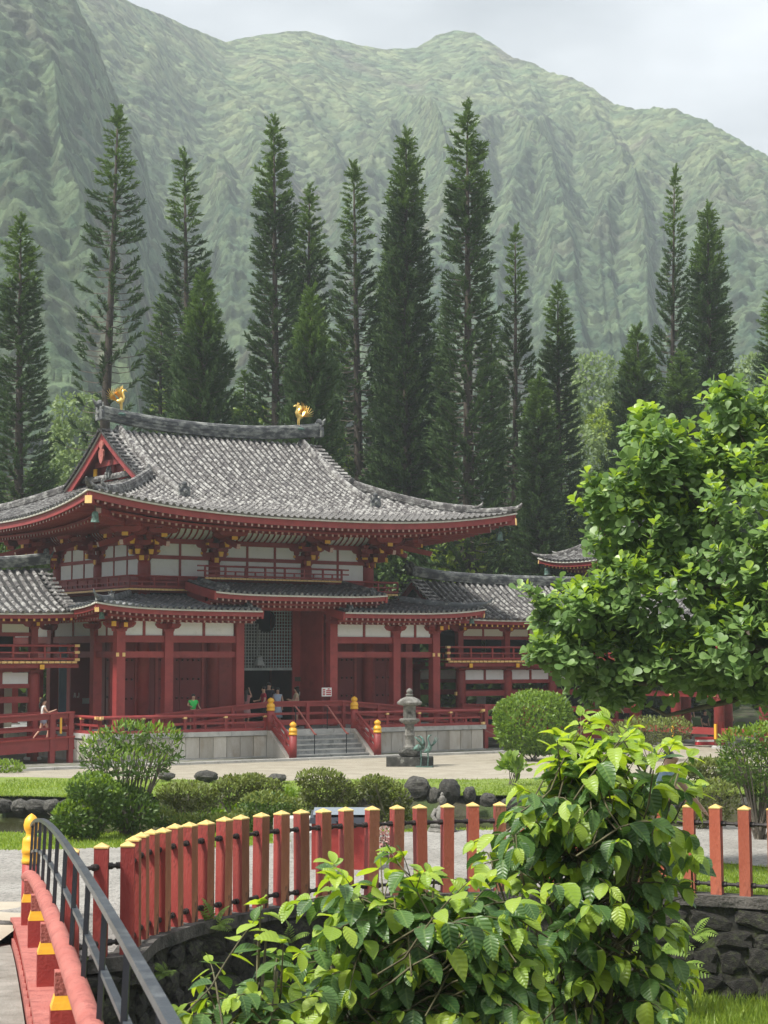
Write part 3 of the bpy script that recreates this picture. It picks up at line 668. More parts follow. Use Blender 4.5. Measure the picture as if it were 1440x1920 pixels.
def tiles(parent, S, s0, s1, emax, sp=.27, r=.085, seg=.34, mat=None, indiv=0, jit=.006, e0=-.06):
    mat = mat or TILE; n = max(1, int(round((s1-s0)/sp))); sp = (s1-s0)/n; P = []; M = []; Sc = []; ind = 0
    for i in range(n):
        q = s0+(i+.5)*sp; E_ = emax(q)
        if E_ < .3: continue
        ns = max(1, int(round((E_-e0)/seg))); es = np.linspace(e0, E_, ns+1)
        pts = [S.p(q, e) for e in es]
        sd = (S.p(q+.01, 1.)-S.p(q-.01, 1.)); sd.z = 0; sd.normalize()
        for k in range(ns):
            d = pts[k+1]-pts[k]; L = d.length; d.normalize(); x = sd-d*sd.dot(d); x.normalize(); z = x.cross(d)
            if z.z < 0: x = -x; z = -z
            j = random.gauss(0, jit)
            pos = pts[k]+z*.015+x*j; m = np.array([[x.x, d.x, z.x], [x.y, d.y, z.y], [x.z, d.z, z.z]])
            rr = r*random.uniform(.94, 1.06)
            if ind < indiv and k < 4:
                m4 = Matrix(((x.x*rr, d.x*L, z.x*rr, pos.x), (x.y*rr, d.y*L, z.y*rr, pos.y), (x.z*rr, d.z*L, z.z*rr, pos.z), (0, 0, 0, 1)))
                link('round_tile', tile_mesh(mat), parent, mat4=m4); ind += 1
            else: P.append(pos); M.append(m); Sc.append((rr, L, rr))
    if P:
        V, Fa, _ = scatter(TV, TFT, np.array(P), np.array(M), np.array(Sc))
        o = link('round_tiles', npmesh('round_tiles', V, Fa, mat), parent); o['kind'] = 'stuff'
def eave(parent, S, s0, s1, drop=.0, fh=.20, n=60, line=True, ends=None, raft=True, rl=(1.3, 3.2), rsp=.27, emaxf=None, endmat=None, tier2=True, rs=.10, slope2=.09, fw=.07):
    """pale line, red fascia, rafters of two tiers with pale ends"""
    Q = np.linspace(s0, s1, n); endmat = endmat or PALEEND
    def low(q, e, dz): a = S.p(q, 0.); u, v = S.mapf(q, e); return Vector((u, v, a.z+dz-drop))
    mb = MB(); sweep(mb, [low(q, .02, -.055) for q in Q], .10, .06); mb.build('eave_board', EAVELINE, parent)
    mb = MB(); sweep(mb, [low(q, .10, -.09-fh/2) for q in Q], fw, fh); mb.build('fascia', RED, parent)
    if not raft: return
    mb = MB(); k = max(2, int(abs(s1-s0)/rsp)); st = (s1-s0)/k
    for i in range(k):
        q = s0+(i+.5)*st; em = emaxf(q) if emaxf else 99
        if em < .4: continue
        e1 = min(rl[0], em)
        mb.mi = 0; mb.beam(low(q, .16, -.13-fh-rs*.1), low(q, e1+.2, -.13-fh+.02+.05*e1), rs, rs*1.15)
        mb.mi = 1; mb.beam(low(q, .153, -.13-fh-rs*.1), low(q, .158, -.13-fh-rs*.1), rs*.8, rs*.9)
        if tier2 and em > e1+.1:
            e2 = min(rl[1], em); mb.mi = 0; mb.beam(low(q, e1, -.30-fh), low(q, e2, -.30-fh+slope2*(e2-e1)), rs*1.1, rs*1.2)
            mb.mi = 1; mb.beam(low(q, e1-.007, -.30-fh), low(q, e1-.002, -.30-fh), rs*.8, rs*.9)
    o = mb.build('rafters', [RED, endmat], parent); o['kind'] = 'stuff'
    if tier2:
        mb = MB(); sweep(mb, [low(q, rl[0], -.215-fh) for q in Q if (emaxf is None or emaxf(q) > rl[0]+.05)] or [low(s0, 0, 0), low(s0+.01, 0, 0)], .12, .08); mb.build('rafter_board', RED, parent)
    # boarding above the rafters
    P = []
    nn = len(Q)
    for q in Q:
        em = emaxf(q) if emaxf else rl[1]
        em = min(em, rl[1]); P.append(low(q, .03, -.075)); P.append(low(q, max(em, .05), -.02+.09*em-.0))
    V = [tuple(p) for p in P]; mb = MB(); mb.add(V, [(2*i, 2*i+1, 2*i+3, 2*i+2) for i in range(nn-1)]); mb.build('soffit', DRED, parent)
PALEEND = pm('pale rafter ends', (.42, .27, .25), (.55, .40, .36), 6., .6)
YEND = pm('yellow rafter ends', (.74, .44, .09), (.82, .52, .14), 6., .5)
def ridge_cap(parent, pts, w=.26, h=.34, name='ridge', mat=None, hook=0., cap=True):
    mb = MB(); pts = [Vector(p) for p in pts]
    sweep(mb, pts, w, h)
    for lv in (-.18, .12):                              # projecting courses
        sweep(mb, [p+Vector((0, 0, h*lv)) for p in pts], w*1.22, h*.08)
    if cap: mb.tube([p+Vector((0, 0, h*.5)) for p in pts], w*.42, 8)
    if hook:
        d = (pts[-1]-pts[-2]).normalized(); e = pts[-1]
        mb.tube([e+Vector((0, 0, h*.45)), e+d*.18+Vector((0, 0, h*.55)), e+d*.36+Vector((0, 0, h*.55+hook*.45)), e+d*.44+Vector((0, 0, h*.5+hook))], [w*.45, w*.38, w*.28, w*.12], 7)
    return mb.build(name, mat or RIDGE, parent)
def demon_tile(parent, p, sz=.42, rz=0., mat=None):
    """end ornament: shield plate with two horns and a round knob"""
    mb = MB(); r = sz/2
    poly = [(-r, -r*.9), (r, -r*.9), (r*1.05, .2*r), (r*.7, r*.8), (r*.35, r), (-r*.35, r), (-r*.7, r*.8), (-r*1.05, .2*r)]
    mb.prism(poly, -.07, .07, 'y'); mb.lathe([(0.01, 0), (r*.42, .02), (r*.5, r*.45), (r*.35, r*.85), (.02, r)], (0, 0, r*.9), 8)
    for s in (-1, 1): mb.tube([(s*r*.6, 0, r*.5), (s*r*1.05, 0, r*.95), (s*r*1.0, 0, r*1.5)], [r*.22, r*.16, .02], 6)
    mb.tube([(0, -.16, 0), (0, -.02, .05)], [r*.28, r*.5], 8)
    me = mb.mesh('end_ornament', mat or RIDGE); return link('end_ornament', me, parent, loc=p, rot=(0, 0, rz))

# ------------------------------------------------------------- generic hip-and-gable roof
def hipgable(part, cu, cv, L, D, ze, rise, lift, rg, ug, gb, ds, tilemat, sp=.27, r=.085, indiv=0, big=True, k1=.42, endmat=None):
    """rg: half length of the upper gable roof; gb: eave distance where side skirts end"""
    def Pf(e): t = max(e, -.1)/D; return rise*(k1*t+(1-k1)*t*abs(t)**.95)
    def zf(u, v):
        au = min(abs(u-cu)/L, 1.02); av = min(abs(v-cv)/D, 1.02); eu = L-abs(u-cu); ev = D-abs(v-cv)
        e = ev if abs(u-cu) <= rg+1e-6 else min(eu, ev)
        return ze+Pf(e)+lift*(au*av)**2.6
    def zs(u, v):
        au = min(abs(u-cu)/L, 1.02); av = min(abs(v-cv)/D, 1.02)
        return ze+Pf(min(L-abs(u-cu), D-abs(v-cv)))+lift*(au*av)**2.6
    sides = {'front': Slope(lambda q, e: (cu+q, cv-D+e), zf), 'back': Slope(lambda q, e: (cu-q, cv+D-e), zf),
             'left': Slope(lambda q, e: (cu-L+e, cv-q), zs), 'right': Slope(lambda q, e: (cu+L-e, cv+q), zs)}
    for nm in ('front', 'back'):
        S = sides[nm]; ind = indiv if nm == 'front' else 0
        pans(part, S, -rg, rg, lambda q: D, ns=50, ne=22)
        for a, b in ((-L, -rg), (rg, L)): pans(part, S, a, b, lambda q: max(L-abs(q), .001), ns=16, ne=12)
        tiles(part, S, -L+.1, L-.1, lambda q: D-.02 if abs(q) <= rg else L-abs(q)-.05, sp, r, mat=tilemat, indiv=ind)
        eave(part, S, -L+.02, L-.02, fh=.24 if big else .18, n=80, emaxf=lambda q: max(L-abs(q), .02), rl=(1.35, 4.4) if big else (.9, 1.9), rsp=sp, endmat=endmat)
    for nm in ('left', 'right'):
        S = sides[nm]
        pans(part, S, -D, D, lambda q: max(min(gb, D-abs(q)), .001), ns=60, ne=12)
        tiles(part, S, -D+.1, D-.1, lambda q: min(gb, D-abs(q)-.05), sp, r, mat=tilemat)
        eave(part, S, -D+.02, D-.02, fh=.24 if big else .18, n=70, emaxf=lambda q: max(D-abs(q), .02), rl=(1.35, 4.4) if big else (.9, 1.9), rsp=sp, endmat=endmat)
    sc = 1. if big else .6
    # main ridge
    zr = ze+rise+.12
    n = 17; pts = []
    for i in range(n):
        t = -1+2*i/(n-1); pts.append((cu+t*(rg+.12), cv, zr+.16*sc+.40*sc*abs(t)**2.2))
    rd = ridge_cap(part, pts, .34*sc, .46*sc, 'main_ridge')
    for s in (-1, 1):
        demon_tile(rd, (cu+s*(rg+.16), cv, zr+.55*sc), .62*sc, math.pi/2*s)
        mb = MB(); x = cu+s*(rg+.05); mb.tube([(x, cv, zr+.85*sc), (x+s*.28*sc, cv, zr+.92*sc), (x+s*.45*sc, cv, zr+1.15*sc)], [.13*sc, .10*sc, .03], 7); mb.build('ridge_horn', RIDGE, rd)
    # descending ridges on the main slopes, hip ridges to the corners
    for sv in (-1, 1):
        S = sides['front'] if sv < 0 else sides['back']
        for su in (-1, 1):
            q = su*(rg-ds)*(1 if sv < 0 else -1)
            pts = [S.p(q, e)+Vector((0, 0, .13*sc)) for e in np.linspace(D-.1, D*.33, 14)]
            dr = ridge_cap(part, pts, .22*sc, .24*sc, 'descending_ridge', mat=tilemat); demon_tile(dr, pts[-1]+Vector((0, sv*.1, .05*sc)), .46*sc, 0 if sv < 0 else math.pi)
            qq = su*(1 if sv < 0 else -1)
            e0 = L-rg
            pts = [S.p(qq*(L-e), e-.001)+Vector((0, 0, .15*sc)) for e in np.linspace(e0+.35*sc, 1.35*sc, 12)]
            h1 = ridge_cap(part, pts, .25*sc, .28*sc, 'hip_ridge', hook=.28*sc, mat=tilemat)
            pts = [S.p(qq*(L-e), e-.001)+Vector((0, 0, .07*sc)) for e in np.linspace(e0+.3*sc, .15*sc, 14)]
            ridge_cap(part, pts, .30*sc, .18*sc, 'lower_hip_ridge', hook=.22*sc, mat=tilemat)
            # corner beam under the eaves
            c = S.p(qq*L, 0); inn = Vector((cu+su*(L-3.4*sc*1.3), cv+sv*(D-3.4*sc*1.3), c.z-1.25*sc+.0))
            mb = MB(); a = c+Vector((-su*.05, -sv*.05, -.42*sc)); mb.beam(a, inn+Vector((0, 0, .55*sc)), .24*sc, .26*sc); mb.build('corner_beam', RED, part)
            mb = MB(); d = (a-inn-Vector((0, 0, .55*sc))).normalized(); mb.beam(a+d*.005, a+d*.05, .27*sc, .29*sc); mb.build('corner_beam_cap', GOLDP, part)
            mb = MB(); a2 = a-d*1.1*sc+Vector((0, 0, -.28*sc)); mb.beam(a2, a2-d*2.6*sc, .24*sc, .24*sc); mb.build('lower_corner_beam', RED, part)
            mb = MB(); mb.beam(a2+d*.005, a2+d*.03, .2*sc, .2*sc); mb.build('corner_beam_cap', PALEEND, part)
            # bronze bell under the corner
            mb = MB(); bz = c.z-.55*sc; bp = (c.x-su*.55*sc, c.y-sv*.55*sc)
            mb.lathe([(.02, .0), (.10, -.03), (.13, -.10), (.14, -.34), (.18, -.42), (.16, -.42)], (*bp, bz-.25*sc), 10); mb.tube([(*bp, bz-.25*sc), (*bp, bz)], .012, 4); mb.tube([(*bp, bz-.6), (*bp, bz-.9)], .01, 4)
            mb.build('wind_bell', BRONZE, part)
    # gable ends
    for su in (-1, 1):
        z0 = ze+Pf(gb)-.05; xw = cu+su*ug; tri = []
        vs = np.linspace(-(D-gb), D-gb, 17)
        P = [(xw, cv+v, z0-.1) for v in vs]+[(xw, cv+v, ze+Pf(D-abs(v))-.18) for v in vs]
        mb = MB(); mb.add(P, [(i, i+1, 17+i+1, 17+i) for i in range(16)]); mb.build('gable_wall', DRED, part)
        # curved barge boards with a pale upper line, and tiles lying across the verge
        for sv in (-1, 1):
            vv = np.linspace(0.0, (D-gb)*1.06, 14)
            f = lambda v, dz, x: Vector((x, cv+sv*v, ze+Pf(D-v)+dz))
            x = cu+su*(rg-.02)
            mb = MB(); sweep(mb, [f(v, -.26*sc, x) for v in vv], .10, .34*sc); mb.build('barge_board', RED, part)
            mb = MB(); sweep(mb, [f(v, -.05*sc, x+su*.02) for v in vv], .16, .09*sc); mb.build('verge_board', EAVELINE, part)
            P_ = []; M_ = []; S_ = []
            for v in np.arange(.15, (D-gb)*1.05, .27*sc):
                p = f(v, .03, cu+su*(rg+.18)); P_.append(p); M_.append(np.array([[0, -su, 0], [1., 0, 0], [0, 0, 1.]])); S_.append((.10*sc, .62*sc, .10*sc))
            V, Fa, _ = scatter(TV, TFT, np.array(P_), np.array(M_), np.array(S_)); o = link('verge_tiles', npmesh('verge_tiles', V, Fa, tilemat), part); o['kind'] = 'stuff'
            mb = MB(); sweep(mb, [f(v, .01, cu+su*(rg+.02)) for v in vv], .34, .06); mb.build('verge_bed', TILEP, part)
            # soffit of the verge
            mb = MB(); P = []
            for v in vv: P += [f(v, -.16*sc, x), f(v, -.16*sc, xw)]
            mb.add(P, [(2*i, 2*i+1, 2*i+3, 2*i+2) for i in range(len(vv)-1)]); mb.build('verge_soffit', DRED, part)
        # pendant (leaf shape) under the apex
        mb = MB(); k = sc
        pol = [(0, -.95*k), (.14*k, -.82*k), (.24*k, -.6*k), (.22*k, -.38*k), (.10*k, -.28*k), (.2*k, -.14*k), (.14*k, .02*k), (0, .08*k), (-.14*k, .02*k), (-.2*k, -.14*k), (-.10*k, -.28*k), (-.22*k, -.38*k), (-.24*k, -.6*k), (-.14*k, -.82*k)]
        mb.prism([(cv+a, ze+rise-.55*k+b) for a, b in pol], cu+su*(rg+.02), cu+su*(rg+.09), 'x')
        mb.build('gable_pendant', PINKRED if big else RED, part)
        mb = MB(); mb.box(xw+(su*.003 if su > 0 else -.12), xw+(.12 if su > 0 else -.003), cv-.1, cv+.1, z0, ze+rise-.3); mb.build('gable_strut', RED, part)
        mb = MB(); mb.box(min(xw+su*.004, xw+su*.2), max(xw+su*.004, xw+su*.2), cv-1.6*sc, cv+1.6*sc, z0+.75*sc, z0+1.0*sc); mb.build('gable_tie_beam', RED, part)
        for v in (-1.5, 1.5):
            mb = MB(); mb.box(min(xw+su*.2, xw+su*.26), max(xw+su*.2, xw+su*.26), cv+v*sc-.14, cv+v*sc+.14, z0+.3*sc, z0+.7*sc); mb.build('gable_gilt_fitting', YELLOW, part)
        # skirt ridge at the foot of the gable
        pts = [(cu+su*(ug+.22), cv+v, ze+Pf(gb)+.16*sc+.10*(abs(v)/(D-gb))**2) for v in np.linspace(-(D-gb)-.1, (D-gb)+.1, 12)]
        sr = ridge_cap(part, pts, .20*sc, .17*sc, 'skirt_ridge', mat=tilemat); demon_tile(sr, (pts[5][0]+su*.1, cv, pts[5][2]+.15*sc), .38*sc, math.pi/2*su)
    return sides, zf

# ------------------------------------------------------------- bracket sets
def bracket_mesh(kind):
    """stepped bracket: outward is -y; origin = top centre of the column"""
    m = MB(); y = MB()
    def blk(mb, x, yy, z, s=.24, h=.16, t=.66): mb.add([(x-s/2*t, yy-s/2*t, z), (x+s/2*t, yy-s/2*t, z), (x+s/2*t, yy+s/2*t, z), (x-s/2*t, yy+s/2*t, z), (x-s/2, yy-s/2, z+h*.5), (x+s/2, yy-s/2, z+h*.5), (x+s/2, yy+s/2, z+h*.5), (x-s/2, yy+s/2, z+h*.5), (x-s/2, yy-s/2, z+h), (x+s/2, yy-s/2, z+h), (x+s/2, yy+s/2, z+h), (x-s/2, yy+s/2, z+h)],
        [(0,3,2,1),(8,9,10,11)]+[(a, (a+1)%4, 4+(a+1)%4, 4+a) for a in range(4)]+[(4+a, 4+(a+1)%4, 8+(a+1)%4, 8+a) for a in range(4)])
    def arm(x0, x1, yy, z, w=.15, h=.20):
        c = .16; m.prism([(x0, z+h), (x0, z+h*.55), (x0+c*.5, z+h*.15), (x0+c*1.4, z), (x1-c*1.4, z), (x1-c*.5, z+h*.15), (x1, z+h*.55), (x1, z+h)], yy-w/2, yy+w/2, 'y')
    def oarm(y0, y1, z, w=.15, h=.20):
        m.prism([(y0, z+h), (y0, z+h*.5), (y0+.1, z+h*.1), (y0+.25, z), (y1, z), (y1, z+h)], -w/2, w/2, 'x')
    if kind == 'big':
        blk(m, 0, 0, 0, .46, .26); arm(-.62, .62, 0, .26)
        for x in (-.5, 0, .5): blk(m, x, 0, .462)
        oarm(-.62, .1, .26); blk(m, 0, -.5, .462); arm(-.85, .85, 0, .624, .152)
        oarm(-1.12, 0, .626); arm(-.6, .6, -.5, .624)
        for x in (-.48, .48): blk(m, x, -.5, .83)
        blk(m, 0, -1.0, .83)
        m.beam((0, -2.05, .62), (0, .1, 1.28), .17, .21)                   # sloping tail beam
        arm(-.6, .6, -1.0, .994); 
        for x in (-.48, .48): blk(m, x, -1.0, 1.196)
        blk(m, 0, -1.62, .90); arm(-.65, .65, -1.62, 1.064)
        for x in (-.52, 0, .52): blk(m, x, -1.62, 1.266, .22, .14)
        for yy, z in ((-.625, .27), (-1.125, .636)):
            y.add([(-.075, yy-.012, z+.0), (.075, yy-.012, z+.0), (.11, yy-.012, z+.2), (-.11, yy-.012, z+.2), (-.075, yy+.05, z+.0), (.075, yy+.05, z), (.11, yy+.05, z+.2), (-.11, yy+.05, z+.2)], [(0,1,2,3), (0,4,5,1), (1,5,6,2), (3,7,4,0), (2,6,7,3)])
        for x in (-.62, .62): y.box(x-.02 if x < 0 else x-.05, x+.05 if x < 0 else x+.02, -.085, .085, .37, .461)
        for x in (-.6, .6): y.box(x-.015 if x < 0 else x-.05, x+.05 if x < 0 else x+.015, -.585, -.415, .73, .826)
        y.box(-.13, .13, -1.755, -1.735, .90, 1.05)
        y.box(-.10, .10, -.245, -.237, .04, .24)
        p_ = MB(); p_.beam((0, -2.056, .618), (0, -2.062, .616), .15, .19)
        return m.mesh('bracket', RED), y.mesh('bracket_gilding', YELLOW), p_.mesh('patterned_end', PALEEND)
    m.prism([(-.20, 0), (.20, 0), (.24, .10), (-.24, .10)], -.17, .17, 'y')
    m.prism([(-.55, .32), (-.55, .24), (-.45, .14), (-.28, .10), (.28, .10), (.45, .14), (.55, .24), (.55, .32)], -.10, .10, 'y')
    for x in (-.43, 0, .43): blk(m, x, 0, .322, .22, .13)
    oarm(-.55, .1, .12, .14, .2)
    y.box(-.08, .08, -.575, -.545, .16, .33)
    return m.mesh('bracket', RED), y.mesh('bracket_gilding', YELLOW), None
BRK = {'big': bracket_mesh('big'), 'small': bracket_mesh('small')}
def bracket(parent, kind, p, rz=0., sc=1., gilt=True, syo=1.):
    b, y, e = BRK[kind]; s3 = (sc, sc*syo, sc)
    o = link('bracket', b, parent, loc=p, rot=(0, 0, rz), scale=s3)
    if gilt: link('bracket_gilding', y, o)
    if e: link('patterned_end', e, o)
    return o
def part(parent, name, loc=(0, 0, 0)):
    o = bpy.data.objects.new(name, None); C.objects.link(o); o.parent = parent; o.location = loc; o.empty_display_size = .2; return o
def pbox(parent, name, mat, *b):
    return MB().box(*b).build(name, mat, parent)
def pbeam(parent, name, mat, a, b, w, h): return MB().beam(a, b, w, h).build(name, mat, parent)

# ================================================================ MAIN HALL
hall = hall_empty('temple_hall', 0, 0, 'large red temple hall with grey tiled hip-and-gable roof on a pale stone base', 'temple')
# -- stone base
base = part(hall, 'stone_base'); EV = 1.5
B0u, B1u, B0v, B1v = -1.55, 16.6, -1.5, 14.
SU0, SU1 = 6.05, 9.65                                   # stair opening
pbox(base, 'core', COPING, B0u+.12, B1u-.12, B0v+.12, B1v-.12, -.3, SZ-.16)
def slabs(u0, u1, fixed, axis, out):
    n = max(1, int(round((u1-u0)/.62))); st = (u1-u0)/n
    for i in range(n):
        a = u0+i*st+.012; b = u0+(i+1)*st-.012; d = random.uniform(0, .012)
        if axis == 'u': pbox(base, 'slab', STONE, a, b, fixed-.0+min(0, out*(.1+d)), fixed+max(0, out*(.1+d)), .10, SZ-.20)
        else: pbox(base, 'slab', STONE, fixed+min(0, out*(.1+d)), fixed+max(0, out*(.1+d)), a, b, .10, SZ-.20)
slabs(B0u+.1, SU0-.3, B0v+.115, 'u', -1); slabs(SU1+.3, B1u-.1, B0v+.115, 'u', -1); slabs(B0v+.1, 6, B0u+.115, 'v', -1); slabs(B0v+.1, 3, B1u-.115, 'v', 1)
def coping(u0, u1, v0, v1):
    L = u1-u0 if u1-u0 > v1-v0 else v1-v0; n = max(1, int(round(L/1.7)))
    for i in range(n):
        if u1-u0 > v1-v0: pbox(base, 'coping', COPING, u0+i*L/n+.004, u0+(i+1)*L/n-.004, v0, v1, SZ-.18, SZ)
        else: pbox(base, 'coping', COPING, u0, u1, v0+i*L/n+.004, v0+(i+1)*L/n-.004, SZ-.18, SZ)
coping(B0u-.05, SU0-.02, B0v-.05, B0v+.55); coping(SU1+.02, B1u+.05, B0v-.05, B0v+.55); coping(SU0-.02, SU1+.02, B0v-.06, B0v+.55)
coping(B0u-.05, B0u+.55, B0v+.56, B1v); coping(B1u-.55, B1u+.05, B0v+.56, B1v)
pbox(base, 'floor', STEPM, B0u+.56, B1u-.56, B0v+.56, B1v, SZ-.17, SZ-.004)
pbox(base, 'plinth', COPING, B0u-.02, SU0-.3, B0v-.05, B0v+.11, -.2, .09); pbox(base, 'plinth', COPING, SU1+.3, B1u+.02, B0v-.05, B0v+.11, -.2, .09)
pbox(base, 'plinth', COPING, B0u-.05, B0u+.11, B0v+.12, B1v, -.2, .09)
# -- steps and sloping cheek stones
st_ = part(hall, 'stairs')
for i in range(6):
    z1 = SZ-(i+1)*SZ/6+.001; v1 = B0v-.06-i*.27
    o = pbox(st_, 'step', STEPM, SU0, SU1, v1-.30, v1-.0, -.1 if i == 5 else z1-.25, z1-.05)
    pbox(o, 'tread', COPING, SU0, SU1, v1-.315, v1-.002, z1-.048, z1)
VB = B0v-.06-6*.27-.1
for s, u in ((-1, SU0-.18), (1, SU1+.18)):
    mb = MB(); mb.prism([(B0v-.062, -.1), (B0v-.062, SZ), (B0v-.25, SZ), (VB+.25, .12), (VB, .06), (VB, -.1)], u-.16, u+.16, 'x'); mb.build('cheek_stone', STONE, st_)
# -- mokoshi (outer) columns, beams, white panels
outer = part(hall, 'outer_frame')
def square_col(parent, u, v, z1, w=.36): 
    pbox(parent, 'column', RED, u-w/2, u+w/2, v-w/2, v+w/2, SZ, z1)
    pbox(parent, 'column_base', COPING, u-w*.7, u+w*.7, v-w*.7, v+w*.7, SZ-.003, SZ+.06)
for u in US: square_col(hall, u, 0, 5.02 if u not in (5.28, 9.75) else 5.9)
for v in VS[1:]:
    for u in (US[0], US[-1]): square_col(hall, u, v, 5.02)
for u in US[1:-1]: square_col(hall, u, VS[-1], 5.02)
def bay(u0, u1, v, nsplit=2, mid=True, ax='u', br=True):
    def bx(nm, mat, a, b, t, z0, z1, off=0):
        if ax == 'u': pbox(outer, nm, mat, a, b, v-t+off, v+t+off, z0, z1)
        else: pbox(outer, nm, mat, v-t+off, v+t+off, a, b, z0, z1)
    a, b = u0+.18, u1-.18
    if mid: bx('middle_rail', RED, a, b, .07, 3.98, 4.22)
    bx('head_beam', RED, a, b, .10, 4.57, 4.84)
    n = nsplit; w = (b-a)/n
    for i in range(n):
        bx('white_panel', WHITE, a+i*w+.06, a+(i+1)*w-.06, .03, 4.845, 5.40)
        if i: bx('strut', RED, a+i*w-.055, a+i*w+.055, .06, 4.842, 5.40)
    bx('plate_beam', RED, a-.0, b+.0, .11, 5.402, 5.6)
for i in (0, 1, 3, 4): bay(US[i], US[i+1], 0, 2)
for i in range(4):
    bay(VS[i], VS[i+1], US[0], 2, ax='v'); bay(VS[i], VS[i+1], US[-1], 2, ax='v', mid=i < 1)
for i in range(5): bay(US[i], US[i+1], VS[-1], 2)
for u in US:
    if u in (5.28, 9.75): continue
    bracket(hall, 'small', (u, 0, 5.0), 0, 1.0, u in (0, US[-1]))
for u in (0, US[-1]): bracket(hall, 'small', (u, 0, 5.0), math.pi/4*(-1 if u == 0 else 1), 1.15)
for v in VS[1:4]: bracket(hall, 'small', (0, v, 5.0), -math.pi/2, 1., False); bracket(hall, 'small', (US[-1], v, 5.0), math.pi/2, 1., False)
for u in (5.28, 9.75):
    bracket(hall, 'small', (u, 0, 5.88), 0, 1.)
for u, v in ((0, 0), (US[-1], 0)):                      # gilt nail covers on the mid rail
    for w in (0, 1):
        o = pbox(outer, 'gilt_fitting', GOLDP, u-.22+.27*w, u-.10+.27*w, -.2, -.181, 4.02, 4.17)
# -- inner wall: round columns, doors with rows of studs
inner = part(hall, 'inner_wall')
for u in US[1:-1]:
    MB().lathe([(.26, SZ), (.25, 6.6)], (u, 2.08, 0), 16).build('round_column', RED, hall, True)
for v in (6.25, 10.4):
    for u in (US[1], US[-2]): MB().lathe([(.26, SZ), (.25, 6.6)], (u, v, 0), 16).build('round_column', RED, hall, True)
def wall_(u0, u1, v, z0, z1): return pbox(inner, 'wall_panel', DRED, u0, u1, v-.05, v+.05, z0, z1)
def door(u0, u1, v=2.16, z0=SZ+.12, z1=4.9, studs=True, ax='u', sgn=-1, cols=4):
    d = part(hall, 'door'); n = 2; w = (u1-u0)/n
    for i in range(n):
        a, b = u0+i*w+.01, u0+(i+1)*w-.01
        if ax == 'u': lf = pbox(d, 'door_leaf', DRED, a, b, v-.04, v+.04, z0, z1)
        else: lf = pbox(d, 'door_leaf', DRED, v-.04, v+.04, a, b, z0, z1)
    mb = MB()
    for i in range(n):
        for c in range(cols):
            for z in np.linspace(z0+.35, z1-.25, 5):
                x = u0+i*w+w*(c+.5)/cols
                c0 = (x, v+sgn*.045, z) if ax == 'u' else (v+sgn*.045, x, z)
                dd = Vector((0, sgn*.05, 0)) if ax == 'u' else Vector((sgn*.05, 0, 0))
                mb.tube([c0, Vector(c0)+dd*.7, Vector(c0)+dd], [.055, .045, .015], 6)
    mb.build('door_studs', pm('stud iron red', (.05, .006, .008), (.08, .01, .012), 5, .4) if 'stud iron red' not in bpy.data.materials else bpy.data.materials['stud iron red'], d)
    f = .12
    if ax == 'u':
        pbox(d, 'door_frame', RED, u0-f, u0-.001, v-.07, v+.07, z0-.1, z1+f); pbox(d, 'door_frame', RED, u1+.001, u1+f, v-.07, v+.07, z0-.1, z1+f)
door(2.75, 4.75); door(.75, 1.72, cols=2); door(13.32, 14.5, cols=2); wall_(.1, 1.8, 2.2, 5.02, 5.6); wall_(13.2, 14.9, 2.2, 5.02, 5.6); wall_(14.63, 14.85, 2.2, SZ, 5.02); door(10.25, 12.25); door(3.0, 5.4, US[1], ax='v')
def wall(u0, u1, v, z0, z1, mat=DRED, name='wall_panel', t=.05): return pbox(inner, name, mat, u0, u1, v-t, v+t, z0, z1)
wall(2.08, 2.63, 2.18, SZ, 6.4); wall(4.87, 5.28, 2.18, SZ, 6.4); wall(9.75, 10.13, 2.18, SZ, 6.4); wall(12.37, 12.94, 2.18, SZ, 6.4)
wall(2.63, 4.87, 2.18, 5.02, 6.4); wall(10.13, 12.37, 2.18, 5.02, 6.4)
wall(5.28, 6.54, 2.18, SZ, 6.4, RED); wall(9.12, 9.75, 2.14, SZ, 6.4, RED)
# open door leaf standing at right angles beside the entrance
pbox(inner, 'open_door_leaf', RED, 9.50, 9.58, .35, 2.08, SZ+.1, 5.9)
pbox(inner, 'side_wall', DRED, US[1]-.05, US[1]+.05, 2.2, 2.9, SZ, 6.4); pbox(inner, 'side_wall', DRED, US[1]-.05, US[1]+.05, 5.5, 10.3, SZ, 6.4)
pbox(inner, 'side_wall', DRED, US[1]-.05, US[1]+.05, 2.9, 5.5, 4.95, 6.4)
pbox(inner, 'side_wall', DRED, US[4]-.05, US[4]+.05, 2.3, 10.3, SZ, 6.4)
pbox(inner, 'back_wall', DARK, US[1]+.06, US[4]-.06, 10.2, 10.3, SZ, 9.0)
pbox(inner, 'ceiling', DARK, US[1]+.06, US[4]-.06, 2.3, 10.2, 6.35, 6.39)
pbox(inner, 'blue_post', BLUEG, -.42, -.10, 4.60, 4.68, SZ, 4.55)
wall(.1, 1.0, 4.7, SZ, 4.6, DRED)
